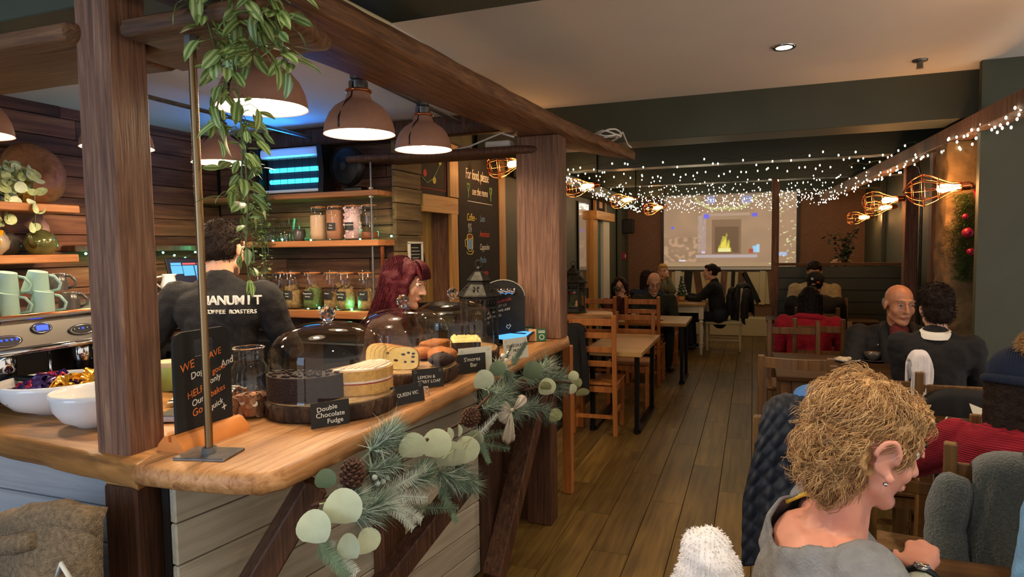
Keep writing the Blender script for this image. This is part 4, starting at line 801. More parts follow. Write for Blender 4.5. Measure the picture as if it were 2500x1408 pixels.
o = MB().lathe([(0.17, 0), (0.175, .02), (.15, .06), (.10, .09), (0, .10), (0, .09), (.10, .08), (.145, .05), (.165, .0)], 40, Matrix.Rotation(R(78), 4, 'Y')).build('wooden_bowl', 'shelf_wood', None, True, (-3.76, 2.50, 2.045)); tag(o, 'round wooden bowl propped upright on the upper left shelf', 'bowl')
# ledge: jugs and till
for k, (y, x) in enumerate(((2.95, -3.47), (3.08, -3.44))):
    t = thing('milk_jug', ('white milk jug half hidden by the near post', 'white milk jug beside the till screen')[k], 'jug', (x, y, 1.353), R(60), 'white jugs on the ledge')
    MB().lathe([(0, 0), (.036, 0), (.046, .02), (.048, .045), (.038, .08), (.036, .10), (.040, .112), (.036, .112), (.032, .09), (.042, .045), (0, .008)], 28, None, lambda a, z: 1 + (0.28 * max(0, math.cos(a)) ** 6 if z > .1 else 0)).build('jug', 'white_china', t, True)
    MB().tube([(-.036, 0, .10), (-.072, 0, .095), (-.078, 0, .06), (-.046, 0, .028)], .0055, 8).build('handle', 'white_china', t, True)
t = thing('till_screen', 'tilted black till screen showing blue and red panels', 'screen', (-3.52, 3.32, 1.353), R(78))
Mt = Matrix.Translation((0, 0, 0.115)) @ Matrix.Rotation(R(-18), 4, 'X')
MB().box(None, (0.30, 0.018, 0.20), b=0.004, M=Mt).build('bezel', 'black_plastic', t); MB().box((0, 0.05, 0.01), (0.16, 0.14, 0.02), b=0.004).build('foot', 'black_plastic', t)
MB().box(None, (0.27, 0.001, 0.17), M=Mt @ Matrix.Translation((0, -0.0098, 0))).build('display', 'screen_dark', t)
for x, z, w_, h_, mm in ((-.09, .055, .07, .018, 'screen_blue'), (0, .055, .09, .012, 'screen_red'), (.09, .055, .07, .012, 'screen_red'), (-.09, .015, .075, .055, 'screen_blue'), (-.01, .008, .075, .07, 'screen_blue'), (.08, -.01, .09, .105, 'screen_blue')):
    MB().box(None, (w_, 0.001, h_), M=Mt @ Matrix.Translation((x, -0.0108, z))).build('panel', mm, t)
# small things behind the sign
t = thing('lidded_tin', 'olive green tin with cream lid behind the near post', 'tin', at(412, 900, 'y', 1.98)); t.location.z = 1.04
MB().lathe([(0, 0), (.042, 0), (.044, .005), (.044, .09), (.040, .098)], 28).build('tin', 'green_tin', t, 40); MB().lathe([(.041, .095), (.042, .10), (.042, .115), (.034, .122), (0, .124)], 28).build('lid', 'cream_paint', t, 40)
t = thing('syrup_bottle', 'dark syrup bottle with white label and pump', 'bottle', at(458, 900, 'y', 2.05)); t.location.z = 1.04
MB().lathe([(0, 0), (.030, 0), (.032, .01), (.032, .085), (.014, .105), (.013, .12)], 24).build('bottle', 'syrup', t, True); MB().lathe([(.0325, .05), (.0325, .078)], 24, c0=False, c1=False).build('paper_label', 'white_plastic', t, True); MB().tube([(0, 0, .12), (0, 0, .15), (.03, 0, .15)], .006, 8).build('pump', 'galvanised', t, True)
def tf(u, v): return ((u - .5) * .20, (v - .5) * .22, 0.012 + 0.04 * math.exp(-((v - .6) / .3) ** 2) + 0.008 * math.sin(u * 9 + v * 4) + .01 * noise.noise(Vector((u * 4, v * 5, 1))))
m = MB().grid(tf, 24, 24); t = thing('striped_towel', 'crumpled white tea towel with thin navy stripes', 'towel', (-1.93, 1.88, 1.042), R(20)); m.build('cloth', 'towel', t, True)
m = MB()
for k in range(6): m.tube([Vector(tf(u / 20, 0.08 + k * .16)) + Vector((0, 0, .0015)) for u in range(21)], .0022, 5)
m.build('stripes', 'navy', t, True)
for s_ in t.children:
    if s_.name.startswith('cloth'): q = s_.modifiers.new('t', 'SOLIDIFY'); q.thickness = 0.004
o = MB().box((0, 0, 0.012), (0.20, 0.22, 0.024), b=0.004).build('till_tray', 'steel', None, None, (-1.78, 1.70, 1.042)); o.rotation_euler = (0, 0, R(20)); tag(o, 'flat steel tray between the near post and chalk sign', 'tray')
# far bar end: lantern, allergy board, tablet, seed boxes
def ring6(r, z, n=6, off=0.0): return [Vector((r * math.cos(2 * math.pi * k / n + off), r * math.sin(2 * math.pi * k / n + off), z)) for k in range(n)]
def lantern(loc, s, lab, inside=False, rz=0.2):
    t = thing('lantern', lab, 'lantern', loc, rz, 'black pierced lanterns'); t.scale = (s, s, s)
    MB().lathe([(0.125, 0), (0.13, .006), (.115, .016), (.112, .045), (.105, .05)], 6).build('base', 'iron_lantern', t)
    m = MB()
    for k, p in enumerate(ring6(.103, 0.045)): m.bar(p, p + Vector((0, 0, .235)), .014, .014)
    for z in (.06, .225, .275):
        r6 = ring6(.103, z)
        for k in range(6): m.bar(r6[k], r6[(k + 1) % 6], .012, .012)
    for k in range(6):    # pierced scroll band
        a, b = ring6(.103, 0)[k], ring6(.103, 0)[(k + 1) % 6]
        for q in range(4):
            c = a.lerp(b, (q + .5) / 4); d = (b - a).normalized(); m.tube([c + d * .010 * math.cos(w_ * .7854) + Vector((0, 0, .25 + .016 * math.sin(w_ * .7854))) for w_ in range(8)], .0028, 4, closed=True)
        for sg in (0, 1):
            e = a if sg == 0 else b; c = (a + b) / 2; m.tube([e + Vector((0, 0, .17)), e.lerp(c, .45) + Vector((0, 0, .205)), c + Vector((0, 0, .225))], .003, 4)
    m.build('frame', 'iron_lantern', t)
    g = MB()
    for k in range(6):
        a, b = ring6(.098, 0.055)[k], ring6(.098, 0.055)[(k + 1) % 6]; g.add([a, b, b + Vector((0, 0, .20)), a + Vector((0, 0, .20))], [(0, 1, 2, 3)])
    g.build('pane', 'clear_glass', t)
    rf = MB().lathe([(.135, .285), (.138, .292), (.125, .298), (.060, .365), (.055, .372), (.072, .378), (.066, .386), (.030, .425), (.014, .432), (.018, .445), (.006, .455), (0, .46)], 6); rf.build('roof', 'iron_lantern', t)
    pi = MB()
    for k in range(6):
        a = 2 * math.pi * (k + .5) / 6; nrm = Vector((math.cos(a) * .73, math.sin(a) * .73, .70)); c = Vector((math.cos(a) * .083, math.sin(a) * .083, .332)); u = Vector((-math.sin(a), math.cos(a), 0)); v = nrm.cross(u)
        for q in range(4):
            d = (u * math.cos(q * 1.571 + .785) + v * math.sin(q * 1.571 + .785)); pi.cap(c + d * .006 + nrm * .003, c + d * .018 + nrm * .003, .002, .0045, 6)
    pi.build('pierced_flowers', 'dark_void', t)
    MB().tube([(0.02 * math.cos(k * .5236), 0, .47 + .022 * math.sin(k * .5236)) for k in range(12)], .003, 6, closed=True).build('ring', 'iron_lantern', t, True)
    return t
lantern((-1.47, 3.42, 1.04), 1.0, 'black pierced metal lantern on the bar behind the domes')
t = thing('allergy_board', 'round-topped black chalkboard with orange and white notes and a clip', 'sign', (-1.40, 3.62, 1.04), R(24))
o = [(-0.13, 0), (0.13, 0), (0.13, .27)] + [(0.13 * math.cos(a * math.pi / 12), .27 + .10 * math.sin(a * math.pi / 12)) for a in range(1, 12)] + [(-0.13, .27)]
MB().prism(o, 0.012, Matrix.Rotation(R(90), 4, 'X')).build('board', 'black_board', t); MB().tube([(x, -.012, y) for x, y in o[2:]], .003, 5).build('edge', 'chalk_grey', t, True)
MB().grid(lambda u, v: (-.05 + u * .12, -.02 - .012 * math.sin(v * 3.1), .285 + v * .035 + .004 * math.sin(u * 20)), 16, 6).build('clip', 'chrome', t, True)
for k, (tx, c) in enumerate((('ANY', 'chalk_orange'), ('FOOD ALLERGIES', 'chalk_red'), ('PLEASE LET US', 'chalk_grey'), ('KNOW  WE ARE', 'chalk_white'), ('HAPPY TO', 'chalk_white'), ('HELP', 'chalk_grey'))): text(tx, .020, c, t, (-.105, -.0135, .245 - k * .028), (R(90), R(-12), 0), shear=.2)
strokes([[(-.012, .012), (0, .002), (.014, .022), (.008, .03), (.0, .02), (-.008, .028), (-.012, .012)]], .003, 'chalk_white', t, (.03, -.0138, .075), (R(90), 0, 0), 'heart')
t = thing('tablet', 'dark tablet with a bright blue screen lying on the bar', 'tablet', (-1.36, 3.52, 1.045), R(-10))
Mt = Matrix.Rotation(R(14), 4, 'X'); MB().box(None, (0.24, 0.17, 0.010), b=0.003, M=Mt @ Matrix.Translation((0, .085, .012))).build('case', 'black_plastic', t); MB().box(None, (0.215, 0.145, 0.001), M=Mt @ Matrix.Translation((0, .085, .0178))).build('display', 'screen_blue', t); MB().box(None, (0.19, 0.018, 0.0008), M=Mt @ Matrix.Translation((-.01, .12, .0186))).build('display_bar', 'screen_dark', t)
for k, (x, y) in enumerate(((-1.31, 3.74), (-1.20, 3.66))):
    t = thing('card_pack', ('green and peach card pack, left of two by the far post', 'green and peach card pack, right of two by the far post')[k], 'pack', (x, y, 1.04), R(20)); Mk = Matrix.Rotation(R(-12), 4, 'X')
    MB().box(None, (.105, .02, .075), b=.002, M=Mk @ Matrix.Translation((0, 0, .038))).build('pack', 'card_green', t); MB().box(None, (.045, .001, .072), M=Mk @ Matrix.Translation((-.028, -.0108, .038))).build('photo_patch', 'card_peach', t)
    MB().lathe([(.012, 0), (.015, 0), (.015, .0006), (.012, .0006)], 20, Mk @ Matrix.Translation((.026, -.0104, .026)) @ Matrix.Rotation(R(90), 4, 'X'), c0=False, c1=False).build('ring_mark', 'chalk_white', t)
    for q in range(2): MB().box(None, (.04, .0008, .004), M=Mk @ Matrix.Translation((.026, -.0108, .062 - q * .008))).build('print_line', 'chalk_white', t)
t = thing('serving_tray', 'round dark tray standing behind the red-haired woman', 'tray', at(1072, 738, 'y', 3.55)); MB().lathe([(0, 0), (.15, 0), (.165, .03), (.160, .03), (.147, .006), (0, .006)], 40).build('tray', 'black_metal', t, 40); t.location.z = 1.235
tag(MB().box((0, 0, 0), (0.34, 0.3, 0.19), b=0.01).build('counter_box', 'black_plastic', None, None, (t.location.x, t.location.y + .0, 1.138)), 'dark box on the bar under the round tray', 'box')
# small menu frame on the pale pier
t = thing('framed_menu', 'small white framed menu on the pale boarded pier', 'frame', (-2.262, 4.13, 1.545), R(90))
m = MB()
for c, d in (((0, 0, .10), (.20, .02, .016)), ((0, 0, -.10), (.20, .02, .016)), ((-.092, 0, 0), (.016, .02, .2)), ((.092, 0, 0), (.016, .02, .2))): m.box(c, d, b=.002)
m.build('frame', 'white_paint', t); MB().box((0, .004, 0), (.17, .006, .19)).build('sheet', 'black_board', t)
for q in range(6): MB().box((-.01 + .01 * (q % 2), -.0005, .065 - q * .024), (.10 + .02 * (q % 3), .0012, .006)).build('print_line', 'chalk_grey', t)
# chalkboards
t = thing('chalkboard_menu', 'tall chalkboard with coloured drinks list framed by pine battens', 'chalkboard', (-2.272, 5.32, 1.0), R(90))
MB().box((0, 0, .72), (.90, .02, 1.44)).build('board', 'black_board', t)
def ch(tx, x, z, s_, c, sx=.8, sh=.12): text(tx, s_, c, t, (x, -.0105, z), (R(90), 0, 0), shear=sh, sx=sx)
ch('For food, please', -.30, 1.19, .125, 'chalk_white', .62); ch('see the menu', -.17, 1.06, .095, 'chalk_white', .68); strokes([[(-.27, 0), (.28, -.006)]], .004, 'chalk_white', t, (0, -.0108, 1.00), (R(90), 0, 0), 'underline')
for x in (-.255, .25): strokes([[(-.022, .045), (-.02, .075), (0, .06), (.02, .075), (.022, .045), (0, .0), (-.022, .045)], [(0, 0), (0, -.05)]], .004, 'chalk_green', t, (x, -.0108, 1.075), (R(90), 0, 0), 'heart')
ch('Coffee -', -.29, .835, .09, 'chalk_yellow', .68); ch('Latte', -.01, .835, .08, 'chalk_blue', .7)
for k, (tx, c) in enumerate((('Americano', 'chalk_red'), ('Cappucino', 'chalk_white'), ('Mocha', 'chalk_blue'), ('Espresso', 'chalk_red'), ('Flat white', 'chalk_white'))): ch(tx, -.02, .70 - k * .115, .078, c, .66)
ch('Teas - by teapigs', -.25, .12, .072, 'chalk_orange', .62); ch('Camomile  earl grey peppermint', -.25, .02, .048, 'chalk_grey', .62)
strokes([[(.06 * math.cos(a * .5236), .022 * math.sin(a * .5236)) for a in range(13)], [(-.06, 0), (-.055, -.10), (-.03, -.125), (.03, -.125), (.055, -.10), (.06, 0)], [(-.06, -.02), (-.10, -.03), (-.095, -.08), (-.055, -.09)], [(-.075, -.13), (-.04, -.15), (.04, -.15), (.075, -.12)]], .004, 'chalk_yellow', t, (-.235, -.0108, .70), (R(90), 0, 0), 'cup_drawing')
strokes([[(x, 0), (x + .012, .03), (x - .008, .05), (x + .006, .075)] for x in (-.025, 0, .025)], .003, 'chalk_white', t, (-.235, -.0108, .735), (R(90), 0, 0), 'steam_drawing')
MB().box((-.235, -.0106, .635), (.10, .001, .085)).build('cup_fill', 'chalk_blue', t); MB().lathe([(0, 0), (.05, 0), (.05, .0005)], 20, Matrix.Translation((-.235, -.0112, .70)) @ Matrix.Diagonal((1, 1, .36, 1)) @ Matrix.Rotation(R(90), 4, 'X')).build('coffee_fill', 'chalk_brown', t)
t = thing('chalkboard', 'small chalkboard above the pine door with a chalk garland', 'chalkboard', (-2.285, 4.45, 2.0), R(90))
MB().box((0, 0, .20), (.50, .02, .42)).build('board', 'black_board', t)
strokes([[(-.2, .0), (.21, .0), (.21, .4)]], .003, 'chalk_red', t, (0, -.0115, .05), (R(90), 0, 0), 'border'); strokes([[(-.18, .10), (-.10, .06), (.0, .10), (.10, .2), (.13, .3), (.06, .38)]], .003, 'chalk_green', t, (0, -.0115, .03), (R(90), 0, 0), 'string')
for x, z, c in ((-.13, .16, 'chalk_red'), (.02, .12, 'chalk_yellow'), (.12, .27, 'chalk_yellow')): MB().lathe([(0, 0), (.028, 0), (.028, .0006)], 14, Matrix.Translation((x, -.0112, z)) @ Matrix.Rotation(R(90), 4, 'X')).build('bulb_drawing', c, t)
# cable and white box on the plank by the far post
tag(MB().tube([(-1.95, 3.80, 2.222), (-1.80, 3.79, 2.223), (-1.68, 3.78, 2.235), (-1.45, 3.76, 2.30), (-1.36, 3.74, 2.268)], .006, 8).build('white_cable', 'white_plastic', None, True), 'white cable lying on the dark plank by the far post', 'cable')
tag(MB().box((0, 0, .025), (.17, .09, .05), b=.008).build('junction_box', 'white_plastic', None, None, (-1.50, 3.86, 2.216)), 'white box on the dark plank by the far post', 'box')
m = MB()
for k in range(3): m.tube([(-.97 + .09 * math.cos(a * .45 + k), 4.62 + .14 * math.sin(a * .45 + k), 2.372 + .012 * k + .014 * math.sin(a)) for a in range(14)], .006, 6)
m.tube([(-.93, 4.70, 2.38), (-.91, 4.85, 2.44), (-.90, 5.0, 2.37), (-.90, 5.15, 2.37)], .006, 6)
tag(m.build('coiled_cable', 'white_plastic', None, True), 'coiled white cable on top of the long overhead plank', 'cable')
tag(MB().tube([at(800, -20, 'z', 2.40), at(835, 0, 'z', 2.40), at(952, 60, 'z', 2.40)], .008, 6).build('cable_trunking', 'cream_paint', None, 40), 'thin cream trunking along the top of the long overhead plank', 'trunking')
# ---------------------------------------------------------------- tables and chairs
plain('seat_dark', '#2a1a10', 0.5); plain('coat_black', '#0e0e10', 0.8, noise_scale=8, var=0.3); plain('coat_navy', '#111824', 0.6); plain('coat_charcoal', '#1d1b1a', 0.7, noise_scale=6, var=0.4); plain('fleece_grey', '#4d5350', 0.95, noise_scale=120, var=0.3, bump=1.0, bump_scale=160, sheen=.4); plain('fur_white', '#e4dfdc', 0.95, noise_scale=30, var=0.08, sheen=.3); plain('sky_blue', '#3d78b8', 0.6)
def ladder_chair(name, lab, H=1.03, mat='chair_wood', W=0.40, D=0.42, slats=(0.97, 0.86, 0.74, 0.62), curved=False):
    t = thing(name, lab, 'chair', (0, 0, 0)); hs = W / 2 - .02
    for s_ in (-1, 1):
        MB().bar((s_ * hs, 0.035, 0), (s_ * hs, 0.0, .45), .038, .04, b=.004).bar((s_ * hs, 0.0, .44), (s_ * hs, -.035, H), .038, .036, b=.004).build('leg', mat, t)
        MB().bar((s_ * hs, D - .02, 0), (s_ * hs, D - .02, .43), .038, .038, b=.004).build('leg', mat, t)
        MB().bar((s_ * hs, .02, .20), (s_ * hs, D - .03, .20), .018, .03).build('side_rail', mat, t)
        MB().bar((s_ * hs, .02, .40), (s_ * hs, D - .03, .40), .02, .055).build('apron', mat, t)
    MB().box((0, D / 2, .445), (W + .01, D + .01, .022), b=.006).build('seat', mat, t)
    MB().box((0, D - .02, .40), (W - .05, .02, .05)).build('apron', mat, t); MB().box((0, .01, .40), (W - .05, .02, .05)).build('apron', mat, t); MB().box((0, .03, .16), (W - .05, .02, .03)).build('stretcher', mat, t)
    for z in slats:
        z *= H / 1.03; y = -.035 * (z - .44) / (H - .44)
        if curved: MB().grid(lambda u, v: (-hs + 2 * hs * u, y - .045 * math.sin(u * math.pi) + .02 * (abs((v * 2) % 2 - 1) > 2) + (.011 if 0.25 < v < .75 else -.011), z + (.03 if v in (0.25, .5) or .2 < v < .55 else -.03)), 14, 4, cv=True).build('slat', mat, t, 40)
        else: MB().box((0, y, z), (2 * hs - .03, .018, .058 if z > .9 * H else .05), b=.004).build('slat', mat, t)
    return t
C0 = ladder_chair('ladder_back_chair', 'x')
def put(x, y, rz, lab, grp='ladder back chairs', first=[True]):
    if first[0]: first[0] = False; C0.location = (x, y, 0); C0.rotation_euler = (0, 0, rz); C0['label'] = lab; C0['group'] = grp; return C0
    return dup(C0, (x, y, 0), rz, lab, grp)
put(-1.255, 5.33, R(2), 'brown ladder-back chair nearest the bar, black coat over its left side')
put(-1.66, 7.40, R(0), 'brown ladder-back chair in front of the woman with glasses', ); put(-1.17, 7.42, R(0), 'brown ladder-back chair in front of the bald man with glasses')
C1 = ladder_chair('cafe_chair', 'pale chair tucked at the far side of the nearer oak table', 0.92, 'chair_wood', .42, .40, (0.96, .80)); C1.location = (-1.15, 6.74, 0); C1.rotation_euler = (0, 0, R(180)); C1['group'] = 'low back chairs'
dup(C1, (-1.58, 8.92, 0), R(180), 'low chair under the woman with glasses'); dup(C1, (-1.14, 8.90, 0), R(180), 'low chair under the bald man with glasses')
dup(C1, (-1.50, 10.15, 0), R(-100), 'low chair under the blonde woman'); dup(C1, (-1.42, 9.05, 0), R(10), 'low chair under the dark-haired person seen from behind')
C2 = ladder_chair('dark_chair', 'dark wooden chair at the far end of the dark table, empty', 0.95, 'dark_chair_wood', .42, .42, (0.93, .70)); C2.location = (0.33, 5.98, 0); C2.rotation_euler = (0, 0, R(180)); C2['group'] = 'dark wooden chairs'
dup(C2, (0.54, 6.20, 0), R(0), 'dark wooden chair holding the person in the red coat'); dup(C2, (.98, 3.78, 0), R(0), 'dark wooden chair holding the woman with the white collar'); dup(C2, (0.95, 5.98, 0), R(180), 'dark wooden chair holding the bald man in black'); dup(C2, (.62, 7.3, 0), R(0), 'dark wooden chair holding the person in the black cap'); dup(C2, (.86, 8.62, 0), R(180), 'dark wooden chair holding the person in the cream jacket')
dup(C2, (0.22, 2.62, 0), R(-8), 'dark wooden chair draped with the navy quilted jacket'); dup(C2, (0.80, 2.43, 0), R(-12), 'dark wooden chair draped with the grey fleece'); dup(C2, (0.60, 2.86, 0), R(172), 'dark wooden chair tucked below the near dark table'); dup(C2, (0.60, 3.78, 0), R(180), 'dark wooden chair tucked behind the near dark table'); dup(C2, (0.04, 1.05, 0), R(-60), 'dark wooden chair under the curly-haired woman'); dup(C2, (0.98, 1.84, 0), R(80), 'dark wooden chair under the person in light blue')
C3 = ladder_chair('curved_back_chair', 'brown chair with curved top rail, empty, at the near end of the dark table', 0.93, 'dark_chair_wood', .42, .42, (0.985, .66), True); C3.location = (0.245, 4.22, 0); C3.rotation_euler = (0, 0, R(-4))
def steel_table(name, lab, x0, x1, y0, y1, z, topm, leg='black_metal'):
    t = thing(name, lab, 'table', ((x0 + x1) / 2, (y0 + y1) / 2, 0)); w_, d_ = x1 - x0, y1 - y0
    MB().box((0, 0, z - .02), (w_, d_, .04), b=.004).build('tabletop', topm, t)
    for s_ in (-1, 1):
        x = s_ * (w_ / 2 - .06); y = d_ / 2 - .14; m = MB()
        m.bar((x, -y, .02), (x, y, .02), .06, .03); m.bar((x, -y, .0), (x, -y, z - .04), .06, .035); m.bar((x, y, 0), (x, y, z - .04), .06, .035); m.bar((x, -y, z - .05), (x, y, z - .05), .06, .03); m.build('leg_frame', leg, t)
    return t
steel_table('oak_table', 'pale oak table on black steel legs nearest the bar, empty', -1.36, -.855, 5.36, 6.52, .72, 'table_oak')
steel_table('oak_table', 'pale oak table with plates in front of the couple', -1.85, -.70, 7.52, 8.32, .72, 'table_oak')
def leg_table(name, lab, x0, x1, y0, y1, z, topm, lm, turned=False):
    t = thing(name, lab, 'table', ((x0 + x1) / 2, (y0 + y1) / 2, 0)); w_, d_ = x1 - x0, y1 - y0
    MB().box((0, 0, z - .0175), (w_, d_, .035), b=.006).build('tabletop', topm, t)
    m = MB()
    for s_ in (-1, 1): m.box((0, s_ * (d_ / 2 - .06), z - .085), (w_ - .14, .025, .10)); m.box((s_ * (w_ / 2 - .06), 0, z - .085), (.025, d_ - .14, .10))
    m.build('apron', lm, t)
    for sx in (-1, 1):
        for sy in (-1, 1):
            c = (sx * (w_ / 2 - .06), sy * (d_ / 2 - .06), 0); m = MB()
            if turned: m.lathe([(.016, 0), (.022, .10), (.030, .13), (.024, .15), (.032, .17), (.024, .19), (.036, .34), (.030, .42), (.022, .45), (.036, .48), (.022, .51), (.032, .53)], 20, Matrix.Translation(c)); m.box((c[0], c[1], .62), (.07, .07, .20), b=.004)
            else: m.box((c[0], c[1], (z - .035) / 2), (.06, .06, z - .035), b=.005)
            m.build('leg', lm, t, 40)
    return t
leg_table('white_table', 'white painted table with turned legs and wooden top near the screen', -1.14, -.64, 9.75, 10.70, .75, 'table_oak', 'white_paint', True)
leg_table('dark_table', 'dark wooden table between the bald man and the woman with white collar', .15, 1.20, 4.50, 5.45, .75, 'dark_table', 'dark_chair_wood')
leg_table('dark_table', 'dark wooden table with menus in front of the bobble hat', .64, 1.30, 3.12, 3.70, .75, 'dark_table', 'dark_chair_wood')
leg_table('dark_table', 'dark wooden table beyond the red coat, mostly hidden', .15, 1.3, 7.85, 8.3, .75, 'dark_table', 'dark_chair_wood')
leg_table('dark_table', 'dark wooden table just below the frame by the curly-haired woman', .30, .64, 1.30, 2.0, .75, 'dark_table', 'dark_chair_wood')
t = thing('cream_bench', 'cream painted stool with a low stretcher beside the white table', 'stool', (-.30, 10.38, 0))
MB().box((-.10, 0, .43), (.55, .40, .05), b=.01).build('seat', 'cream_paint', t)
for sx in (-.34, .13):
    for sy in (-.16, .16): MB().bar((sx, sy, 0), (sx, sy, .41), .035, .035, b=.004).build('leg', 'cream_paint', t)
for sy in (-.16, .16): MB().bar((-.34, sy, .17), (.13, sy, .17), .022, .022).build('stretcher', 'cream_paint', t)
for sx in (-.02, .13): MB().bar((sx * 0 + .13, -.16 if sx < 0 else .16, .43), (.15, -.16 if sx < 0 else .16, .95), .03, .03).build('backrest_post', 'cream_paint', t)
MB().bar((.15, -.16, .92), (.15, .16, .92), .03, .06).build('backrest_rail', 'cream_paint', t)
# second live-edge counter past the bar with its lantern
t = thing('side_counter', 'pale live-edge shelf counter past the far post, lantern on it', 'counter', (-1.70, 5.62, .955))
live_slab([(-.55, -.26), (.35, -.24), (.50, -.18), (.555, -.02), (.52, .16), (.40, .24), (-.55, .26)], 0, .06, 21, .008).build('slab', 'worktop_x', t, 50)
for x in (-.35, .27): MB().bar((x, -.05, -.955), (x, -.05, .0), .07, .07, b=.005).build('leg', 'chair_wood', t)
L2 = lantern((-1.50, 5.62, 1.015), .93, 'black lantern with a festive snow scene past the far post')
sc_ = MB(); sc_.lathe([(0, 0), (.06, 0), (.05, .012), (.012, .02)], 20); sc_.build('snow_mound', 'fur_white', L2, True, (0, 0, .052))
m = MB()
for k in range(4): m.lathe([(.045 - k * .009, .03 * k), (.016 - .003 * k, .03 * k + .04)], 12, Matrix.Translation((-.02, -.02, .07)))
m.build('little_tree', 'leaf_dark', L2, 40); MB().sph((-.015, -.03, .19), (.02, .014, .016)).build('red_heart', 'foil_red', L2, True); MB().sph((.012, -.03, .20), .014).build('white_ball', 'fur_white', L2, True); MB().sph((.035, -.02, .10), .018).sph((.035, -.02, .075), .022).build('little_figure', 'card_peach', L2, True)
# draped garments
def drape(name, lab, cat, loc, rz, w, front, back, mat, thick=.05, seed=0, fold=.03, quilt=False, sleeves=True, taper=.85, res=44):
    """a garment hung over a chair back: front and back falls, soft folds, real thickness"""
    t = thing(name, lab, cat, loc, rz); L = front + back + thick * 2.2
    def f(u, v):
        s_ = v * L; x = (u - .5) * w
        if s_ < back: y, z = -thick * (1.0), -(back - s_)
        elif s_ < back + thick * 2.2: a = (s_ - back) / (thick * 2.2) * math.pi; y, z = -thick * math.cos(a), thick * .75 * math.sin(a)
        else: y, z = thick, -(s_ - back - thick * 2.2)
        dn = max(0.0, -z); sg = -1 if y < 0 else 1
        k = 1 - (1 - taper) * max(0, 1 - dn / .3); x *= k
        e = abs(u - .5) * 2; z -= .05 * e ** 4
        n = noise.noise(Vector((u * 5 + seed, v * 3, seed))) + .5 * noise.noise(Vector((u * 11, v * 5 + seed, 2)))
        y += sg * (fold * n * min(1, dn * 5 + .2) + .03 * min(1, dn * 3) * (1 - e ** 3))
        if quilt: q = abs(math.sin((u * w + v * L) * 48)) * abs(math.sin((u * w - v * L) * 48)); y += sg * .010 * q ** .5; z += .006 * q ** .5 * (dn < .05)
        z += .02 * n * min(1, dn * 3)
        return (x, y, z)
    o = MB().grid(f, res, int(res * 1.5)).build('cloth', mat, t, True); q = o.modifiers.new('t', 'SOLIDIFY'); q.thickness = .014
    if sleeves:
        for s_ in (-1, 1):
            p = [Vector((s_ * w * .46, -thick * .6, -.03)), Vector((s_ * w * .54, -thick * 1.1, -.16)), Vector((s_ * w * .52, -thick * 1.3, -.32)), Vector((s_ * w * .48, -thick * 1.2, -.46))]
            cr = []
            for k in range(3):
                P0, P1, P2, P3 = p[max(k - 1, 0)], p[k], p[k + 1], p[min(k + 2, 3)]
                for q in range(6): f_ = q / 6; cr.append(.5 * ((2 * P1) + (P2 - P0) * f_ + (2 * P0 - 5 * P1 + 4 * P2 - P3) * f_ * f_ + (3 * P1 - P0 - 3 * P2 + P3) * f_ ** 3))
            cr.append(p[3]); MB().tube(cr, [(.058 + .010 * noise.noise(Vector((k * .5, s_ * 3, seed)))) * (min(1, (k + .6) / 3) ** .5) for k in range(len(cr))], 18).build('sleeve', mat, t, True)
    return t
drape('hung_coat', 'black coat hung over the ladder-back chair nearest the bar', 'coat', (-1.40, 5.28, .93), R(3), .26, .30, .50, 'coat_black', .045, 3, .03, sleeves=False, taper=.7)
drape('hung_coat', 'dark shiny coat hung on the stool back by the white table', 'coat', (-.14, 10.38, .98), R(-60), .42, .40, .52, 'coat_charcoal', .07, 9, .06, taper=.55)
drape('hung_coat', 'black coat hung over the chair back of the woman with white collar', 'coat', (1.0, 3.72, .84), R(0), .46, .2, .50, 'coat_black', .05, 14, .03, sleeves=False)
t = drape('quilted_jacket', 'navy quilted jacket hung on a chair beside the curly-haired woman', 'jacket', (.19, 2.58, .99), R(-10), .42, .34, .56, 'coat_navy', .07, 5, .03, True, False, .7, 80); MB().sph((.02, .02, .05), (.07, .05, .045), 14, 10).build('blue_lining', 'sky_blue', t, True)
t = drape('fleece_jacket', 'grey sherpa fleece hung on a chair back behind the red sweater', 'jacket', (.80, 2.36, .90), R(-12), .40, .30, .56, 'fleece_grey', .07, 21, .06, False, True, .75, 60); MB().box((.02, -.02, .06), (.09, .02, .02), b=.004, rz=.2).build('neck_label', 'leaf_dark', t)
drape('white_sleeve_garment', 'white garment hung on the chair post left of the white-collared woman', 'garment', (.80, 3.80, 1.02), R(8), .10, .12, .50, 'fur_white', .045, 31, .02, False, False, .95)
t0_ = thing('low_stool', 'low dark stool under the white fur coat', 'stool', (-.085, 1.36, 0))
MB().box((0, 0, .49), (.30, .30, .04), b=.008).build('seat', 'dark_chair_wood', t0_)
for sx in (-.12, .12):
    for sy in (-.12, .12): MB().bar((sx, sy, 0), (sx * .9, sy * .9, .47), .035, .035).build('leg', 'dark_chair_wood', t0_)
t = thing('fur_coat', 'white faux fur coat bunched over a chair at the bottom edge', 'coat', (-.085, 1.36, .55))
m = MB(); m.cap((-.02, 0, .08), (.0, 0, .42), .11, .05, 14); m.cap((.05, .02, .05), (.02, 0, .38), .09, .05, 12); m.cap((-.055, -.01, .05), (-.035, 0, .30), .085, .05, 12)
body = remesh(m, 'coat_body', 'fur_white', .010, t, 3, lambda c, n: c + n * .008 * noise.noise(c * 28))
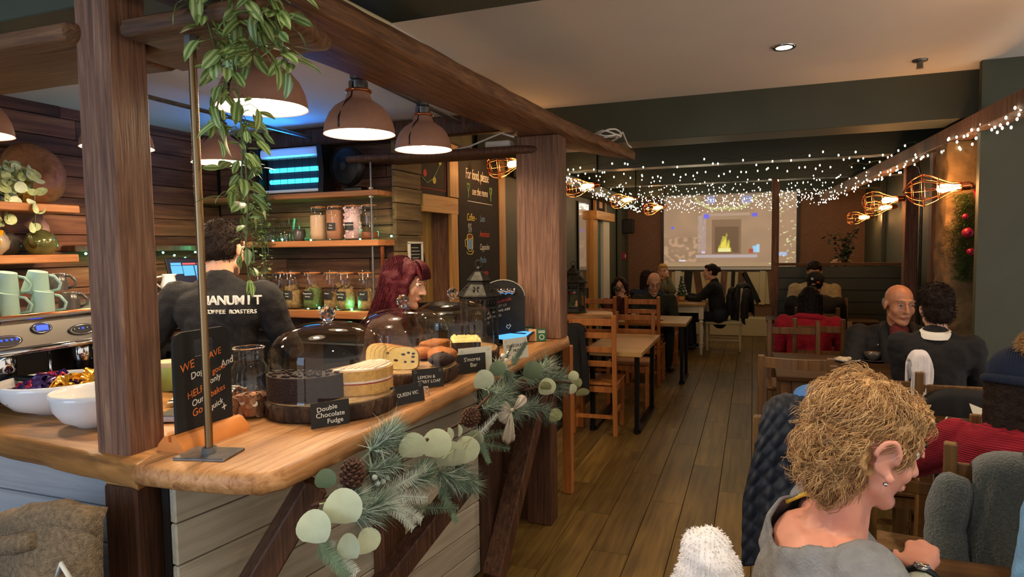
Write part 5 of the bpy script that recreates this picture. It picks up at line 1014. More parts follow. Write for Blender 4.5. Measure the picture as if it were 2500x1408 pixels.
def fuzz(src, n, L, r, mat, parent, name, seed, dr=(0, 0, -.6), only=None, jit=.5):
    q = random.Random(seed); me = src.data; P = list(me.polygons); m = MB(); k = 0
    while k < n:
        p = q.choice(P)
        if only and not only(p.center): k += 1; continue
        d = (p.normal + Vector(dr) + Vector((q.uniform(-jit, jit), q.uniform(-jit, jit), q.uniform(-jit, jit)))).normalized(); l = L * q.uniform(.6, 1.2); c = p.center
        s_ = d.cross(Vector((q.uniform(-1, 1), q.uniform(-1, 1), q.uniform(-1, 1)))).normalized() * r; e = c + d * l
        m.add([c + s_, c - s_, c + (p.normal * .35 + d * .65) * l * .6 + s_ * .6, e], [(0, 1, 2), (1, 3, 2)]); k += 1
    o = m.build(name, mat, parent); o['kind'] = 'stuff'; return o
fuzz(body, 14000, .008, .0009, 'fur_white', t, 'fur', 5)
# table ware
def cupsaucer(loc, lab, r=.055, mat='grey_china', saucer=True, drink='card_peach'):
    t = thing('coffee_cup', lab, 'cup', loc, R(160))
    if saucer: MB().lathe([(0, .004), (r * .6, .002), (r * 1.45, .014), (r * 1.5, .017), (r * .7, .010), (0, .010)], 36).build('saucer', mat, t, True)
    MB().lathe([(0, .012), (r * .5, .012), (r * .55, .018), (r * .9, .04), (r, .075), (r * .95, .075), (r * .85, .045), (r * .5, .022), (0, .02)], 32).build('cup', mat, t, True); MB().lathe([(r * .94, .068), (0, .069)], 28, c0=False).build('coffee', drink, t)
    MB().tube([(r * .95, 0, .066), (r * 1.4, 0, .064), (r * 1.45, 0, .045), (r * .85, 0, .03)], .005, 8).build('handle', mat, t, True); return t
cupsaucer(at(2130, 882, 'z', .752), 'large dark coffee cup on its saucer in front of the bald man in black', .062)
def plate(loc, lab, r=.12, food=True):
    t = thing('plate', lab, 'plate', loc); MB().lathe([(0, .003), (r * .6, .0), (r, .016), (r, .019), (r * .62, .007), (0, .006)], 36).build('plate', 'white_china', t, True)
    if food:
        m = MB()
        for k in range(9): m.sph((rnd.uniform(-.5, .5) * r, rnd.uniform(-.5, .5) * r, .018), (.025, .018, .015), 8, 6)
        m.build('leftovers', 'leaf_pale' if food != 2 else 'parchment', t, True)
    return t
plate(at(2068, 882, 'z', .752), 'white plate with crumpled napkin beside the dark coffee cup', .085, 2)
plate((-1.10, 7.80, .722), 'white plate with salad leaves in front of the bald man with glasses'); plate((-1.52, 7.86, .722), 'white plate in front of the woman with glasses', .12)
t = thing('milk_jug', 'small white milk jug between the two plates', 'jug', (-1.315, 7.66, .722), R(20)); MB().lathe([(0, 0), (.030, 0), (.038, .02), (.030, .06), (.028, .085), (.034, .10), (.030, .10), (.025, .08), (.034, .03), (0, .006)], 24).build('jug', 'white_china', t, True); MB().tube([(.03, 0, .085), (.062, 0, .08), (.06, 0, .045), (.036, 0, .025)], .005, 8).build('handle', 'white_china', t, True)
t = thing('side_dish', 'small dark dish with white rim held over the oak table', 'dish', (-1.24, 7.95, .80)); MB().lathe([(0, 0), (.05, 0), (.06, .03), (.056, .03), (0, .008)], 28).build('dish', 'grey_china', t, True); MB().lathe([(.054, .028), (0, .03)], 24, c0=False).build('contents', 'white_china', t)
t = thing('menu_card', 'folded dark menu card with pale border standing on the near dark table', 'menu', at(2350, 1030, 'z', .752), R(-20))
MB().box((0, 0, .003), (.14, .10, .003)).build('card', 'card_white', t); MB().box((0, 0, .0052), (.125, .085, .001)).build('print', 'card_black', t); MB().prism([(0, 0), (.05, 0), (.03, .065), (-.03, .085)], .002, Matrix.Translation((.05, .01, .005)) @ Matrix.Rotation(R(70), 4, 'X')).build('leaflet', 'card_white', t)
t = thing('tabletop_tree', 'small frosted christmas tree in a pot on the white table', 'ornament', (-1.02, 10.20, .752))
MB().lathe([(0, 0), (.05, 0), (.06, .08), (0, .09)], 20).build('pot', 'card_peach', t, True); m = MB()
for k in range(6): m.lathe([(.085 - k * .013, .09 + k * .045), (.02, .155 + k * .045)], 14, None, lambda a, z: 1 + .22 * math.sin(a * 7))
m.build('branches', 'leaf_dark', t); m = MB()
for k in range(60): a = rnd.random() * 6.28; h = rnd.random(); m.sph(((.085 - h * .07) * math.cos(a), (.085 - h * .07) * math.sin(a), .10 + h * .27), .008, 6, 4)
tag(m.build('snow_tips', 'fur_white', t, True), kind='stuff'); MB().cap((0, 0, .38), (0, 0, .43), .006, .002, 6).build('topper', 'gold', t)
o = MB().lathe([(0, 0), (.03, 0), (.035, .10), (.033, .10), (.028, .006), (0, .006)], 20).build('tumbler', 'clear_glass', None, True, (-1.10, 10.0, .752)); tag(o, 'clear tumbler beside the small christmas tree', 'glass')
# ---------------------------------------------------------------- far room fittings and lights
# projector screen with its projected fireside picture (flat picture, per-point colour)
t = thing('projector_screen', 'white pull-down screen showing a christmas fireplace on the back wall', 'screen', (-.425, 12.36, 1.14))
SW, SH = 2.26, 1.29
MB().box((0, .005, .66), (SW + .09, .02, 1.36)).build('border', 'black_plastic', t); MB().box((-.0, -.01, .035), (SW + .05, .03, .05), b=.004).build('weight_bar', 'white_plastic', t); MB().box((0, 0, 1.40), (SW + .16, .09, .09), b=.01).build('case', 'white_plastic', t)
def px(u, v):
    """fireplace picture: u left to right, v bottom to top"""
    c = Vector((.50, .37, .27)); n = noise.noise(Vector((u * 9, v * 6, 1)))
    c = c * (1 + .10 * n)
    if v < .06: c = Vector((.52, .40, .27))
    if .06 < v < .42 and u < .27: c = c * (.9 + .35 * (noise.noise(Vector((u * 26, v * 18, 4))) > .1))           # stacked logs
    if .27 < u < .33 and .2 < v < .72: c = Vector((.56, .46, .42)) * (1 + .2 * noise.noise(Vector((u * 60, v * 40, 2))))
    if .30 < u < .66 and .70 < v < .745: c = Vector((.58, .46, .38))                                           # mantel
    if .38 < u < .60 and .17 < v < .66: c = Vector((.34, .23, .16))
    if .40 < u < .58 and .19 < v < .56: c = Vector((.21, .13, .09))                                            # hearth mouth
    if .25 < u < .72 and .125 < v < .165: c = Vector((.62, .56, .58))                                          # hearth stone
    for gx, s_ in ((.36, 1), (.60, -1)):                                                                        # swags
        d = abs(v - (.80 + .9 * (u - gx - .06 * s_) ** 2 * 6)) if abs(u - gx) < .13 else 1
        if d < .02: c = Vector((.55, .52, .25)) if noise.noise(Vector((u * 90, v * 90, 0))) < .15 else Vector((.95, .95, .62))
    fx = (u - .475) / .055; fh = .20 + .30 * (1 - fx * fx) * (.75 + .45 * noise.noise(Vector((u * 60, v * 9, 7)))) if abs(fx) < 1 else 0
    if abs(fx) < 1 and .205 < v < fh: c = Vector((.92, .80, .22)) if (fh - v) > .07 else Vector((.62, .60, .12)); 
    if abs(fx) < .8 and .205 < v < .26: c = Vector((.95, .92, .50))
    for bx, by, bw, bh, bc in ((.335, .71, .022, .03, (.22, .25, .95)), (.70, .71, .02, .025, (.22, .22, .85)), (.07, .55, .012, .018, (.15, .25, .95)), (.70, .24, .014, .045, (.45, .75, .95)), (.725, .25, .012, .05, (.55, .80, .95)), (.675, .215, .018, .028, (.55, .12, .10)), (.90, .17, .035, .03, (.55, .65, .90)), (.15, .085, .025, .015, (.85, .85, .95)), (.31, .20, .014, .018, (.8, .7, .9)), (.37, .93, .03, .05, (.5, .52, .75)), (.64, .92, .04, .05, (.5, .5, .7))):
        if abs(u - bx) < bw and abs(v - by) < bh: c = Vector(bc)
    if u > .80:
        if noise.noise(Vector((u * 40, v * 40, 9))) > .42: c = Vector((.86, .86, .55))
    return c
NU, NV = 176, 100
vs_ = [(-SW / 2 + SW * i / NU, -.012, .07 + SH * j / NV) for j in range(NV + 1) for i in range(NU + 1)]
me = bpy.data.meshes.new('projected_picture'); me.from_pydata(vs_, [], [(j * (NU + 1) + i, j * (NU + 1) + i + 1, (j + 1) * (NU + 1) + i + 1, (j + 1) * (NU + 1) + i) for j in range(NV) for i in range(NU)])
ca = me.color_attributes.new('pic', 'FLOAT_COLOR', 'POINT')
for j in range(NV + 1):
    for i in range(NU + 1): c = px(i / NU, j / NV); ca.data[j * (NU + 1) + i].color = (c.x ** 1.6, c.y ** 1.6, c.z ** 1.6, 1)
m_, nt, b = _new('projection'); at_ = _n(nt, 'ShaderNodeVertexColor'); at_.layer_name = 'pic'; b.inputs['Base Color'].default_value = (.30, .27, .23, 1); b.inputs['Roughness'].default_value = .9; nt.links.new(at_.outputs['Color'], b.inputs['Emission Color']); b.inputs['Emission Strength'].default_value = .62
me.materials.append(m_); link('projected_picture', me, t)
# speaker, alarm, mirror and picture on the far left wall
t = thing('wall_speaker', 'black box speaker on a wall bracket in the far left corner', 'speaker', (-2.13, 11.9, 1.96)); MB().box((0, 0, 0), (.19, .16, .26), b=.012).build('cabinet', 'black_plastic', t); MB().box((-.14, 0, .02), (.10, .04, .05)).build('bracket', 'black_metal', t); MB().box((.02, -.083, 0), (.14, .006, .22), b=.002).build('grille', 'black_board', t)
t = thing('fire_call_point', 'small red fire alarm call point on the far left wall', 'alarm', (-2.22, 11.88, 1.42)); MB().box((.01, 0, 0), (.05, .11, .13), b=.006).build('case', 'foil_red', t); MB().box((.037, 0, .0), (.004, .06, .05)).build('window', 'card_white', t)
t = thing('wall_mirror', 'tall narrow mirror on the green wall by the teal doorway', 'mirror', (-2.275, 9.10, 1.0)); MB().box((.006, 0, .62), (.012, .56, 1.24)).build('mirror_glass', 'chrome', t)
t = thing('framed_picture', 'dark picture with orange centre in a pine frame above the teal doorway', 'picture', (-2.26, 10.08, 2.14)); MB().box((0, 0, .14), (.02, .7, .26)).build('print', 'dark_void', t); MB().box((.012, .05, .11), (.004, .22, .10), b=.001).build('orange_patch', 'base_orange', t)
m = MB(); 
for y in (-.36, .36): m.box((.01, y, .14), (.04, .05, .30))
m.build('frame', 'pine', t)
# cage lamps
def cage(loc, rot, lab, L=.34, r=.105, e=5.5):
    t = thing('cage_lamp', lab, 'lamp', loc, 0, 'copper cage lamps'); t.rotation_euler = rot   # cage runs along local +x
    prof = [(.03, .030), (.08, .034), (.13, .058), (.19, .092), (.25, r), (.30, .092), (.335, .06), (L + .01, .0)]
    m = MB()
    for k in range(10): a = k * .6283; m.tube([(x, q * math.cos(a), q * math.sin(a)) for x, q in prof], .0028, 5)
    for x, q in ((.03, .030), (.16, .076), (.25, r), (.315, .080)): m.tube([(x, q * math.cos(k * .2618), q * math.sin(k * .2618)) for k in range(24)], .003, 5, closed=True)
    m.build('cage', 'copper', t, True)
    MX = Matrix.Rotation(R(90), 4, 'Y'); MB().lathe([(.018, -.04), (.018, -.03), (.028, -.02), (.028, .035), (.02, .04)], 20, MX).build('lampholder', 'copper', t, 40)
    MB().lathe([(.013, .035), (.02, .055), (.026, .09), (.028, .14), (.020, .165), (0, .172)], 20, MX, c0=False).build('bulb', 'filament', t, True)
    d = t.matrix_basis @ Vector((.19, 0, 0)); lamp('cage_glow', 'POINT', t.location + Euler(rot).to_matrix() @ Vector((.20, 0, -.02)), e, AMBER, .03); return t
P = math.pi
cage((1.345, 5.20, 1.973), (0, R(4), R(172)), 'nearest copper cage lamp, glowing on the stone pillar', .36, .115, 7)
cage((1.372, 7.40, 2.03), (0, R(4), R(176)), 'copper cage lamp on the worn timber post', .34, .105, 6)
cage((1.70, 9.6, 2.06), (0, R(4), R(185)), 'smaller copper cage lamp beyond the timber post', .34, .10, 4); cage((1.70, 11.3, 2.0), (0, R(4), R(185)), 'farthest right copper cage lamp, only its end showing', .34, .10, 3)
for x, y, z, lab in ((-1.82, 5.32, 2.33, 'copper cage lamp half hidden behind the broad far post'), (-1.60, 7.0, 2.27, 'copper cage lamp first past the far post on the left'), (-1.52, 9.0, 2.25, 'copper cage lamp second along the left beam'), (-1.38, 11.0, 2.24, 'copper cage lamp nearest the screen on the left')): cage((x, y, z), (0, R(8), R(205)), lab, .34, .105, 3.5); tag(MB().tube([(x, y, z), (x + .01, y, z + .04), (x + .01, y, 2.43 if y < 5.6 else 2.65)], .007, 8).build('lamp_rod', 'black_metal', None, True), 'black drop rod of the ' + lab, 'rod')
cage((1.55, 3.1, 2.3), (0, R(4), R(170)), 'copper cage lamp beyond the right picture edge near the front', .34, .11, 9)
for x, y, z in ((1.345, 5.20, 1.973),): tag(MB().tube([(x + .03, y, z), (x + .05, y + .04, z), (x + .05, y + .22, z)], .012, 8).build('lamp_bracket', 'copper', None, True), 'copper bracket holding the nearest cage lamp', 'bracket')
# downlight and sprinkler
t = thing('ceiling_downlight', 'recessed white ceiling downlight, lit', 'light', (.16, 4.19, 2.745)); MB().lathe([(.045, -.004), (.062, -.006), (.066, .0), (.066, .006)], 36, c0=False, c1=False).build('ring', 'chrome', t, True); MB().lathe([(.046, -.001), (0, -.001)], 32, c0=False).build('lens', 'downlight_glow', t)
c = at(2246, 150, 'z', 2.74); t = thing('sprinkler_head', 'small metal sprinkler head on the white ceiling', 'sprinkler', (c.x, c.y, 2.748)); MB().lathe([(.045, 0), (.042, -.008), (.018, -.012), (.018, -.045), (.022, -.05), (0, -.052)], 24).build('body', 'galvanised', t, 40)
# fairy lights: strings swagged across the far room and along both beams
bulb_near = MB().sph((0, 0, 0), (.0065, .0065, .010), 7, 5).mesh('bulb', 'fairy', True)
single = [0]
def string(lab, pts, n, drop, near):
    p0 = Vector(pts[0]); t = thing('fairy_lights', lab, 'fairy lights', p0, 0, 'strings of fairy lights')
    path = []
    for i in range(61):
        f = i / 60 * (len(pts) - 1); k = min(int(f), len(pts) - 2); path.append(Vector(pts[k]).lerp(Vector(pts[k + 1]), f - k) - Vector((0, 0, drop * math.sin(math.pi * i / 60) + .015 * math.sin(i * 1.9))) - p0)
    MB().tube(path, .0018, 4).build('wire', 'leaf_dark', t); m = MB(); dr = MB()
    for k in range(n):
        f = (k + rnd.random() * .8) / n * 59.9; i = int(f); c = path[i].lerp(path[i + 1], f - i); e = c + Vector((rnd.uniform(-.05, .05), rnd.uniform(-.10, .10), -rnd.uniform(.0, .20 if not near else .07))); dr.add([c, e, e + Vector((.002, 0, 0))], [(0, 1, 2)])
        if near and single[0] < 300: o = link('bulb', bulb_near, t, e); single[0] += 1
        else: m.sph(e, (.0055, .0055, .008), 6, 4)
    if m.v: o = m.build('bulbs', 'fairy', t, True); o['kind'] = 'stuff'
    o = dr.build('drop_wires', 'leaf_dark', t); o['kind'] = 'stuff'
string('fairy lights wound along the right timber beam', [(1.37, 4.0, 2.33), (1.32, 5.5, 2.31), (1.17, 8, 2.30), (1.02, 12, 2.28)], 110, .0, True)
string('fairy lights along the left boxed beam', [(-1.93, 6.0, 2.40), (-1.93, 8.5, 2.34), (-1.93, 11.8, 2.26)], 120, .0, True)
for k, (y, n, dz, nr) in enumerate(((6.2, 26, .04, True), (6.8, 44, .07, True), (7.4, 55, .07, False), (8.1, 64, .08, False), (8.8, 72, .07, False), (9.5, 78, .06, False), (10.1, 82, .06, False), (10.7, 84, .05, False), (11.2, 84, .05, False), (11.7, 84, .05, False))):
    string(('nearest', 'second', 'third', 'fourth', 'fifth', 'sixth', 'seventh', 'eighth', 'ninth', 'farthest')[k] + ' fairy light string swagged across the far room', [(-1.93, y, 2.41), (-.4, y + .05, 2.415), (1.32 - .055 * (y - 5.5), y, 2.41)], n, dz, nr)
for x, y, z, e in ((-.6, 7.5, 2.15, 3), (.4, 9.0, 2.1, 4), (-.8, 10.6, 2.05, 6), (.3, 11.2, 2.05, 4)): lamp('fairy_glow', 'POINT', (x, y, z), e, (1.0, .82, .50), .35)
# ---------------------------------------------------------------- people
plain('skin_rosy', '#d2917a', 0.5, noise_scale=18, var=0.08, sss=.12); plain('skin_fair', '#cf9f82', 0.5, noise_scale=18, var=0.06, sss=.12); plain('skin_tan', '#b9805f', 0.5, noise_scale=18, var=0.08, sss=.1)
plain('lip', '#a35a50', 0.4); plain('eye_white', '#d8d4cc', 0.2); plain('iris', '#1d1714', 0.15); plain('brow_dark', '#2a1c15', 0.8)
for n_, c_ in (('hair_black', '#120e0d'), ('hair_dark', '#231712'), ('hair_brown', '#20150e'), ('hair_red', '#450e18'), ('hair_blonde', '#b08a52'), ('hair_ginger', '#bd9462'), ('hair_grey', '#8d8578')): plain(n_, c_, 0.6, noise_scale=60, var=0.35, bump=.5, bump_scale=140, spec=.18)
for n_, c_ in (('knit_black', '#121113'), ('knit_grey', '#77787a'), ('knit_green', '#1d231f'), ('knit_maroon', '#451a1c'), ('knit_red', '#b3142a'), ('coat_red', '#a3122c'), ('knit_navy', '#1c2c4a'), ('knit_blue', '#6fa3d6'), ('knit_olive', '#5d5c40'), ('shirt_red', '#6e2320'), ('cream_jacket', '#b3a27c'), ('denim', '#1c2433'), ('stripe_pale', '#c6c9b4'), ('knit_brown', '#3a2218'), ('yellow_trim', '#d9b340')): plain(n_, c_, 0.85, noise_scale=25, var=0.18, bump=.35, bump_scale=170)
def ribbed(name, col, axis, sc_):
    m, nt, b = _new(name); tc = _n(nt, 'ShaderNodeTexCoord'); wv = _n(nt, 'ShaderNodeTexWave', Scale=sc_, Distortion=1.2); wv.bands_direction = axis; nt.links.new(tc.outputs['Object'], wv.inputs['Vector'])
    bp = _n(nt, 'ShaderNodeBump', Strength=.9, Distance=.01); nt.links.new(wv.outputs['Fac'], bp.inputs['Height']); nt.links.new(bp.outputs['Normal'], b.inputs['Normal']); b.inputs['Base Color'].default_value = S(col); b.inputs['Roughness'].default_value = .9
ribbed('rib_red', '#b0142c', 'Z', 42); ribbed('rib_navy', '#1b2b48', 'X', 40)
def hand(m, wrist, d, nrm, side, curl=.5, s=1.0):
    """palm, four jointed fingers of different lengths and a thumb from the palm's side"""
    d = d.normalized(); nrm = (nrm - d * nrm.dot(d)).normalized(); x = d.cross(nrm) * side      # x: towards the thumb
    P = lambda a, b_, c: wrist + (d * a + x * b_ + nrm * c) * s
    m.cap(P(.0, 0, 0), P(.035, .002, 0), .026 * s, .032 * s, 10, (nrm, .55)); m.cap(P(.035, .020, 0), P(.075, .022, 0), .019 * s, .015 * s, 8, (nrm, .8)); m.cap(P(.035, -.018, 0), P(.072, -.022, 0), .019 * s, .014 * s, 8, (nrm, .8)); m.cap(P(.04, 0, 0), P(.080, 0, 0), .022 * s, .018 * s, 8, (nrm, .7))
    for k, (o, L) in enumerate(((.028, .066), (.010, .075), (-.009, .070), (-.027, .054))):
        p = P(.075 - abs(o) * .15, o, 0); a = .25 + curl * .5; dd = d
        for q, f in enumerate((.45, .32, .25)):
            ang = a if q == 0 else a + curl * .75 * q; v = (d * math.cos(ang) - nrm * math.sin(ang)); e = p + v * L * f * s; m.cap(p, e, (.0092 - .001 * q) * s, (.0085 - .001 * q) * s, 7); p = e
    p = P(.018, .026, -.004); e = P(.048, .052, -.018); m.cap(p, e, .013 * s, .011 * s, 8); m.cap(e, P(.074, .054, -.030), .0105 * s, .008 * s, 8)
def ik(a, c, l1, l2, pole):
    v = c - a; L = min(v.length, (l1 + l2) * .995); n = v.normalized(); x = (l1 * l1 - l2 * l2 + L * L) / (2 * L); h = math.sqrt(max(0, l1 * l1 - x * x)); pl = pole - n * pole.dot(n); return a + n * x + pl.normalized() * h, a + n * L
def person(label, head, rz, top, skin='skin_fair', hair='hair_dark', style='short', lean=.12, yaw=0.0, pitch=-.15, hands=None, sc=1.0, seated=True, sh=.185, girth=1.0, voxel=.009, bottom='denim', glasses=False, collar=None, hem=None, face=True, brow='brow_dark', ear=1.0, cut=None, tilt=0.0, sleeve=1.0, turn=0.0, low=False):
    """one figure: body skin (head, neck, torso, arms, hands) fused into one mesh; clothes, hair, eyes are its parts. Local +y is where the chest faces"""
    up = Vector((0, math.sin(lean), math.cos(lean))); Rz = Matrix.Rotation(rz, 4, 'Z')
    hoff = Vector((0, .045, .145)); neck0 = Vector((0, 0, 0))
    Ls = .50 if not seated else max(.35, min(.52, ((Vector(head).z - .145 * sc) - .53) / sc / math.cos(lean))); pel = neck0 - up * Ls
    hz = 0.54 if seated else 0.98
    loc = Vector(head) - Rz.to_3x3() @ (hoff * sc) ; base = loc + Rz.to_3x3() @ (pel * sc); 
    t = thing('person', label, 'person', (base.x, base.y, 0), rz); zoff = base.z / sc if not low else base.z / sc
    t.scale = (sc,) * 3; O = Vector((0, 0, zoff)) - pel   # local = body coords + O
    N = O + neck0; PV = O + pel; CH = PV + up * (Ls - .17)
    HM = Matrix.Translation(O + hoff) @ Matrix.Rotation(yaw, 4, 'Z') @ Matrix.Rotation(pitch, 4, 'X') @ Matrix.Rotation(tilt, 4, 'Y'); H = lambda x, y, z: HM @ Vector((x, y, z)); HR = HM.to_3x3()
    b = MB()
    b.sph(H(0, -.014, .035), (.074, .094, .080), 16, 10, HR); b.sph(H(0, .028, -.028), (.063, .063, .082), 14, 10, HR)
    for s_ in (-1, 1):
        b.cap(H(s_ * .042, .008, -.070), H(s_ * .012, .060, -.100), .024, .022, 8); b.sph(H(s_ * .040, .056, -.028), (.025, .022, .028), 10, 7); b.sph(H(s_ * (.077 + .018 * (ear - 1)), -.010, -.010), ((.009 if ear == 1 else .006), .021 * ear * .95, .032 * ear * .9), 10, 8, HR @ Matrix.Rotation(-.15, 3, 'X'))
        b.sph(H(s_ * .010, .100, -.034), .0085, 7, 5)
    if ear > 1:
        for s_ in (-1, 1): b.tube([H(s_ * (.092 + .004 * math.sin(k)), -.012 + .024 * math.cos(k) - .006, -.006 + .036 * math.sin(k)) for k in [-.2 + .42 * q for q in range(9)]], [.007] * 9, 8); b.sph(H(s_ * .088, .004, -.042), (.008, .011, .013), 8, 6)
    b.sph(H(0, .074, -.102), .020, 8, 6); b.cap(H(-.038, .081, .030), H(.038, .081, .030), .0115, .0115, 8); b.cap(H(0, .087, .020), H(0, .112, -.030), .0085, .0125, 8); b.cap(H(-.016, .086, -.066), H(.016, .086, -.066), .009, .009, 8)
    b.cap(H(0, -.03, -.05), N + Vector((0, -.01, -.03)), .054, .058, 12)
    b.cap(PV, CH, .10 * girth, .12 * girth, 12, ((0, 1, 0), .8)); b.cap(CH + Vector((-.06, 0, .04)), CH + Vector((.06, 0, .04)), .10, .10, 12, ((0, 1, 0), .85)); b.cap(N + Vector((-sh + .03, -.01, -.062)), N + Vector((sh - .03, -.01, -.068)), .044, .042, 10); b.cap(N + Vector((0, -.01, -.02)), CH, .06, .10, 10)
    arms = []; RI = Rz.to_3x3().inverted()
    for s_, hd in ((-1, (hands or {}).get('L')), (1, (hands or {}).get('R'))):
        A = N + Vector((s_ * sh, -.005, -.065))
        hp = (RI @ (Vector(hd[0][1:]) - Vector((base.x, base.y, 0)))) / sc if hd and len(hd[0]) == 4 else N + (Vector(hd[0]) if hd else Vector((s_ * .16, .34, -.36)))
        E_, Wp = ik(A, hp, .285, .25, Vector((s_ * .55, -.35, -.8)) if not (hd and len(hd) > 3) else Vector(hd[3])); curl = hd[1] if hd else .6; nr = Vector(hd[2]) if hd else Vector((0, 0, 1))
        b.cap(A, E_, .044, .036, 10); b.cap(E_, Wp, .037, .025, 10); hand(b, Wp, Wp - E_, nr, -s_ if True else s_, curl); arms.append((A, E_, Wp))
    remesh(b, 'body', skin, voxel * .62 if voxel > .006 else voxel, t, 2)
    if face:
        for s_ in (-1, 1):
            e = MB().sph(H(s_ * .031, .0785, .010), .0112, 10, 8).build('eye', 'eye_white', t, True); MB().sph(H(s_ * .031, .0865, .009), .0058, 8, 6).build('iris', 'iris', e, True)
            MB().tube([H(s_ * .016, .0975, .010 + .004), H(s_ * .030, .0965, .020), H(s_ * .046, .0865, .012)], .0032, 6).build('eyelid', skin, t, True)
            MB().tube([H(s_ * .014, .0965, .033), H(s_ * .032, .095, .040), H(s_ * .052, .082, .033)], [.003, .004, .002], 6).build('eyebrow', brow, t, True)
        MB().tube([H(-.021, .088, -.066), H(-.008, .0965, -.0625), H(0, .0965, -.064), H(.008, .0965, -.0625), H(.021, .088, -.066)], [.002, .0042, .0038, .0042, .002], 6).tube([H(-.018, .088, -.069), H(0, .0965, -.0725), H(.018, .088, -.069)], [.002, .005, .002], 6).build('lips', 'lip', t, True)
    if glasses:
        g = MB()
        for s_ in (-1, 1): g.tube([H(s_ * .032 + .020 * math.cos(k * .5236), .105, .006 + .016 * math.sin(k * .5236)) for k in range(12)], .0016, 5, closed=True); g.tube([H(s_ * .052, .104, .010), H(s_ * .076, .05, .010), H(s_ * .080, -.01, .006)], .0016, 5)
        g.tube([H(-.012, .106, .008), H(.012, .106, .008)], .0016, 5); g.build('glasses', 'black_metal', t, True)
    # clothes
    c = MB(); g_ = girth; hem_ = PV + Vector((0, 0, -.06))
    dl = Vector()
    c.cap(hem_, CH + dl, .145 * g_, .150 * g_, 14, ((0, 1, 0), .82)); c.cap(CH + dl + Vector((-.075, 0, .05)), CH + dl + Vector((.075, 0, .05)), .118 * g_, .118 * g_, 12, ((0, 1, 0), .88))
    c.cap(N + Vector((-sh + .01, -.012, -.07)), N + Vector((sh - .01, -.012, -.07)), .070, .070, 12); c.cap(N + Vector((-.06, -.012, -.035)), N + Vector((.06, -.012, -.035)), .06, .06, 10)
    if collar != 'low': c.cap(N + Vector((0, -.018, -.03)), N + Vector((0, -.014, .005)), .072, .066, 12)
    for (A, E_, Wp) in arms:
        if sleeve > 0: c.cap(A, E_, .073 * (g_ ** .5), .056, 12); 
        if sleeve >= 1: c.cap(E_, E_.lerp(Wp, .93), .056, .040, 12)
    se = rnd.random() * 40
    wr = lambda co, n: co + n * (.007 * noise.noise(Vector((co.x * 9 + se, co.y * 9, co.z * 16))) + .004 * noise.noise(co * 34))
    to = remesh(c, 'top', top, voxel, t, 4, wr)
    if cut:   # clean scooped neckline: everything inside an egg round the neck base is cut away, the edge drawn onto it
        cc, cr = N + Vector(cut[0]), Vector(cut[1]); bmh = bmesh.new(); bmh.from_mesh(to.data); q = lambda p: math.sqrt(sum(((p[k] - cc[k]) / cr[k]) ** 2 for k in range(3)))
        bmesh.ops.delete(bmh, geom=[v for v in bmh.verts if q(v.co) < 1], context='VERTS')
        for _ in range(2):
            for v in bmh.verts:
                if v.is_boundary: v.co = cc + (v.co - cc) / q(v.co)
        bmh.to_mesh(to.data); bmh.free(); so = to.modifiers.new('t', 'SOLIDIFY'); so.thickness = .006; so.offset = -1
    if seated:
        q = MB()
        for s_ in (-1, 1):
            k_ = Vector((s_ * .13, PV.y + .44, max(.48, PV.z - .04))); f_ = Vector((s_ * .13, PV.y + .40, .10)); q.cap(PV + Vector((s_ * .08, 0, -.02)), k_, .085, .065, 12); q.cap(k_, f_, .062, .045, 12)
        q.cap(PV + Vector((-.07, 0, 0)), PV + Vector((.07, 0, 0)), .13, .13, 12); remesh(q, 'trousers', bottom, .014, t, 3)
        for s_ in (-1, 1): MB().cap((s_ * .13, PV.y + .37, .045), (s_ * .13, PV.y + .54, .035), .045, .038, 10, ((0, 0, 1), .8)).build('shoe', 'black_plastic', t, True)
    else:
        q = MB()
        for s_ in (-1, 1): k_ = PV + Vector((s_ * .09, .02, -.42)); q.cap(PV + Vector((s_ * .08, 0, -.02)), k_, .085, .062, 12); q.cap(k_, Vector((s_ * .10, PV.y - .02, .08)), .060, .046, 12)
        q.cap(PV + Vector((-.06, 0, 0)), PV + Vector((.06, 0, 0)), .13, .13, 12); remesh(q, 'trousers', bottom, .016, t, 3)
        for s_ in (-1, 1): MB().cap((s_ * .10, PV.y - .04, .045), (s_ * .10, PV.y + .13, .035), .045, .038, 10).build('shoe', 'black_plastic', t, True)
    # hair
    h = MB(); dn = lambda co, n: co + n * (.006 * noise.noise(co * 40 + Vector((se, 0, 0))) + .004 * noise.noise(co * 90))
    ho = None
    if style in ('short', 'long', 'bun', 'bob', 'curly'):
        h.sph(H(0, -.026, .045), (.083, .094, .083), 18, 12, HR); h.sph(H(0, -.045, .0), (.078, .070, .075), 16, 10, HR)
        if style == 'short': h.sph(H(0, .02, .095), (.058, .058, .032), 12, 8, HR)
        if style == 'curly': h.sph(H(0, .0, .075), (.086, .095, .072), 16, 10, HR); h.sph(H(0, -.065, -.02), (.080, .055, .075), 14, 10, HR)
        if style == 'bun': h.sph(H(0, -.125, .03), (.040, .036, .040), 12, 8, HR); h.sph(H(0, .035, .085), (.066, .05, .03), 12, 8, HR)
        if style in ('long', 'bob'):
            L = .20 if style == 'long' else .10
            for k in range(9):
                a = -math.pi * (.02 + .12 * k); x_, y_ = .082 * math.cos(a), .082 * math.sin(a) - .015
                if y_ < .03: h.cap(H(x_, y_, .03), O + hoff + Matrix.Rotation(yaw, 3, 'Z') @ Vector((x_ * 1.12, y_ * 1.05 - .01, -.08 - L)), .028, .020, 8)
            for s_ in (-1, 1): h.cap(H(s_ * .030, .055, .095), H(s_ * .078, .035, .0), .022, .020, 8); h.cap(H(s_ * .078, .03, .0), O + hoff + Matrix.Rotation(yaw, 3, 'Z') @ Vector((s_ * .088, .015, -.06 - L * .8)), .022, .016, 8)
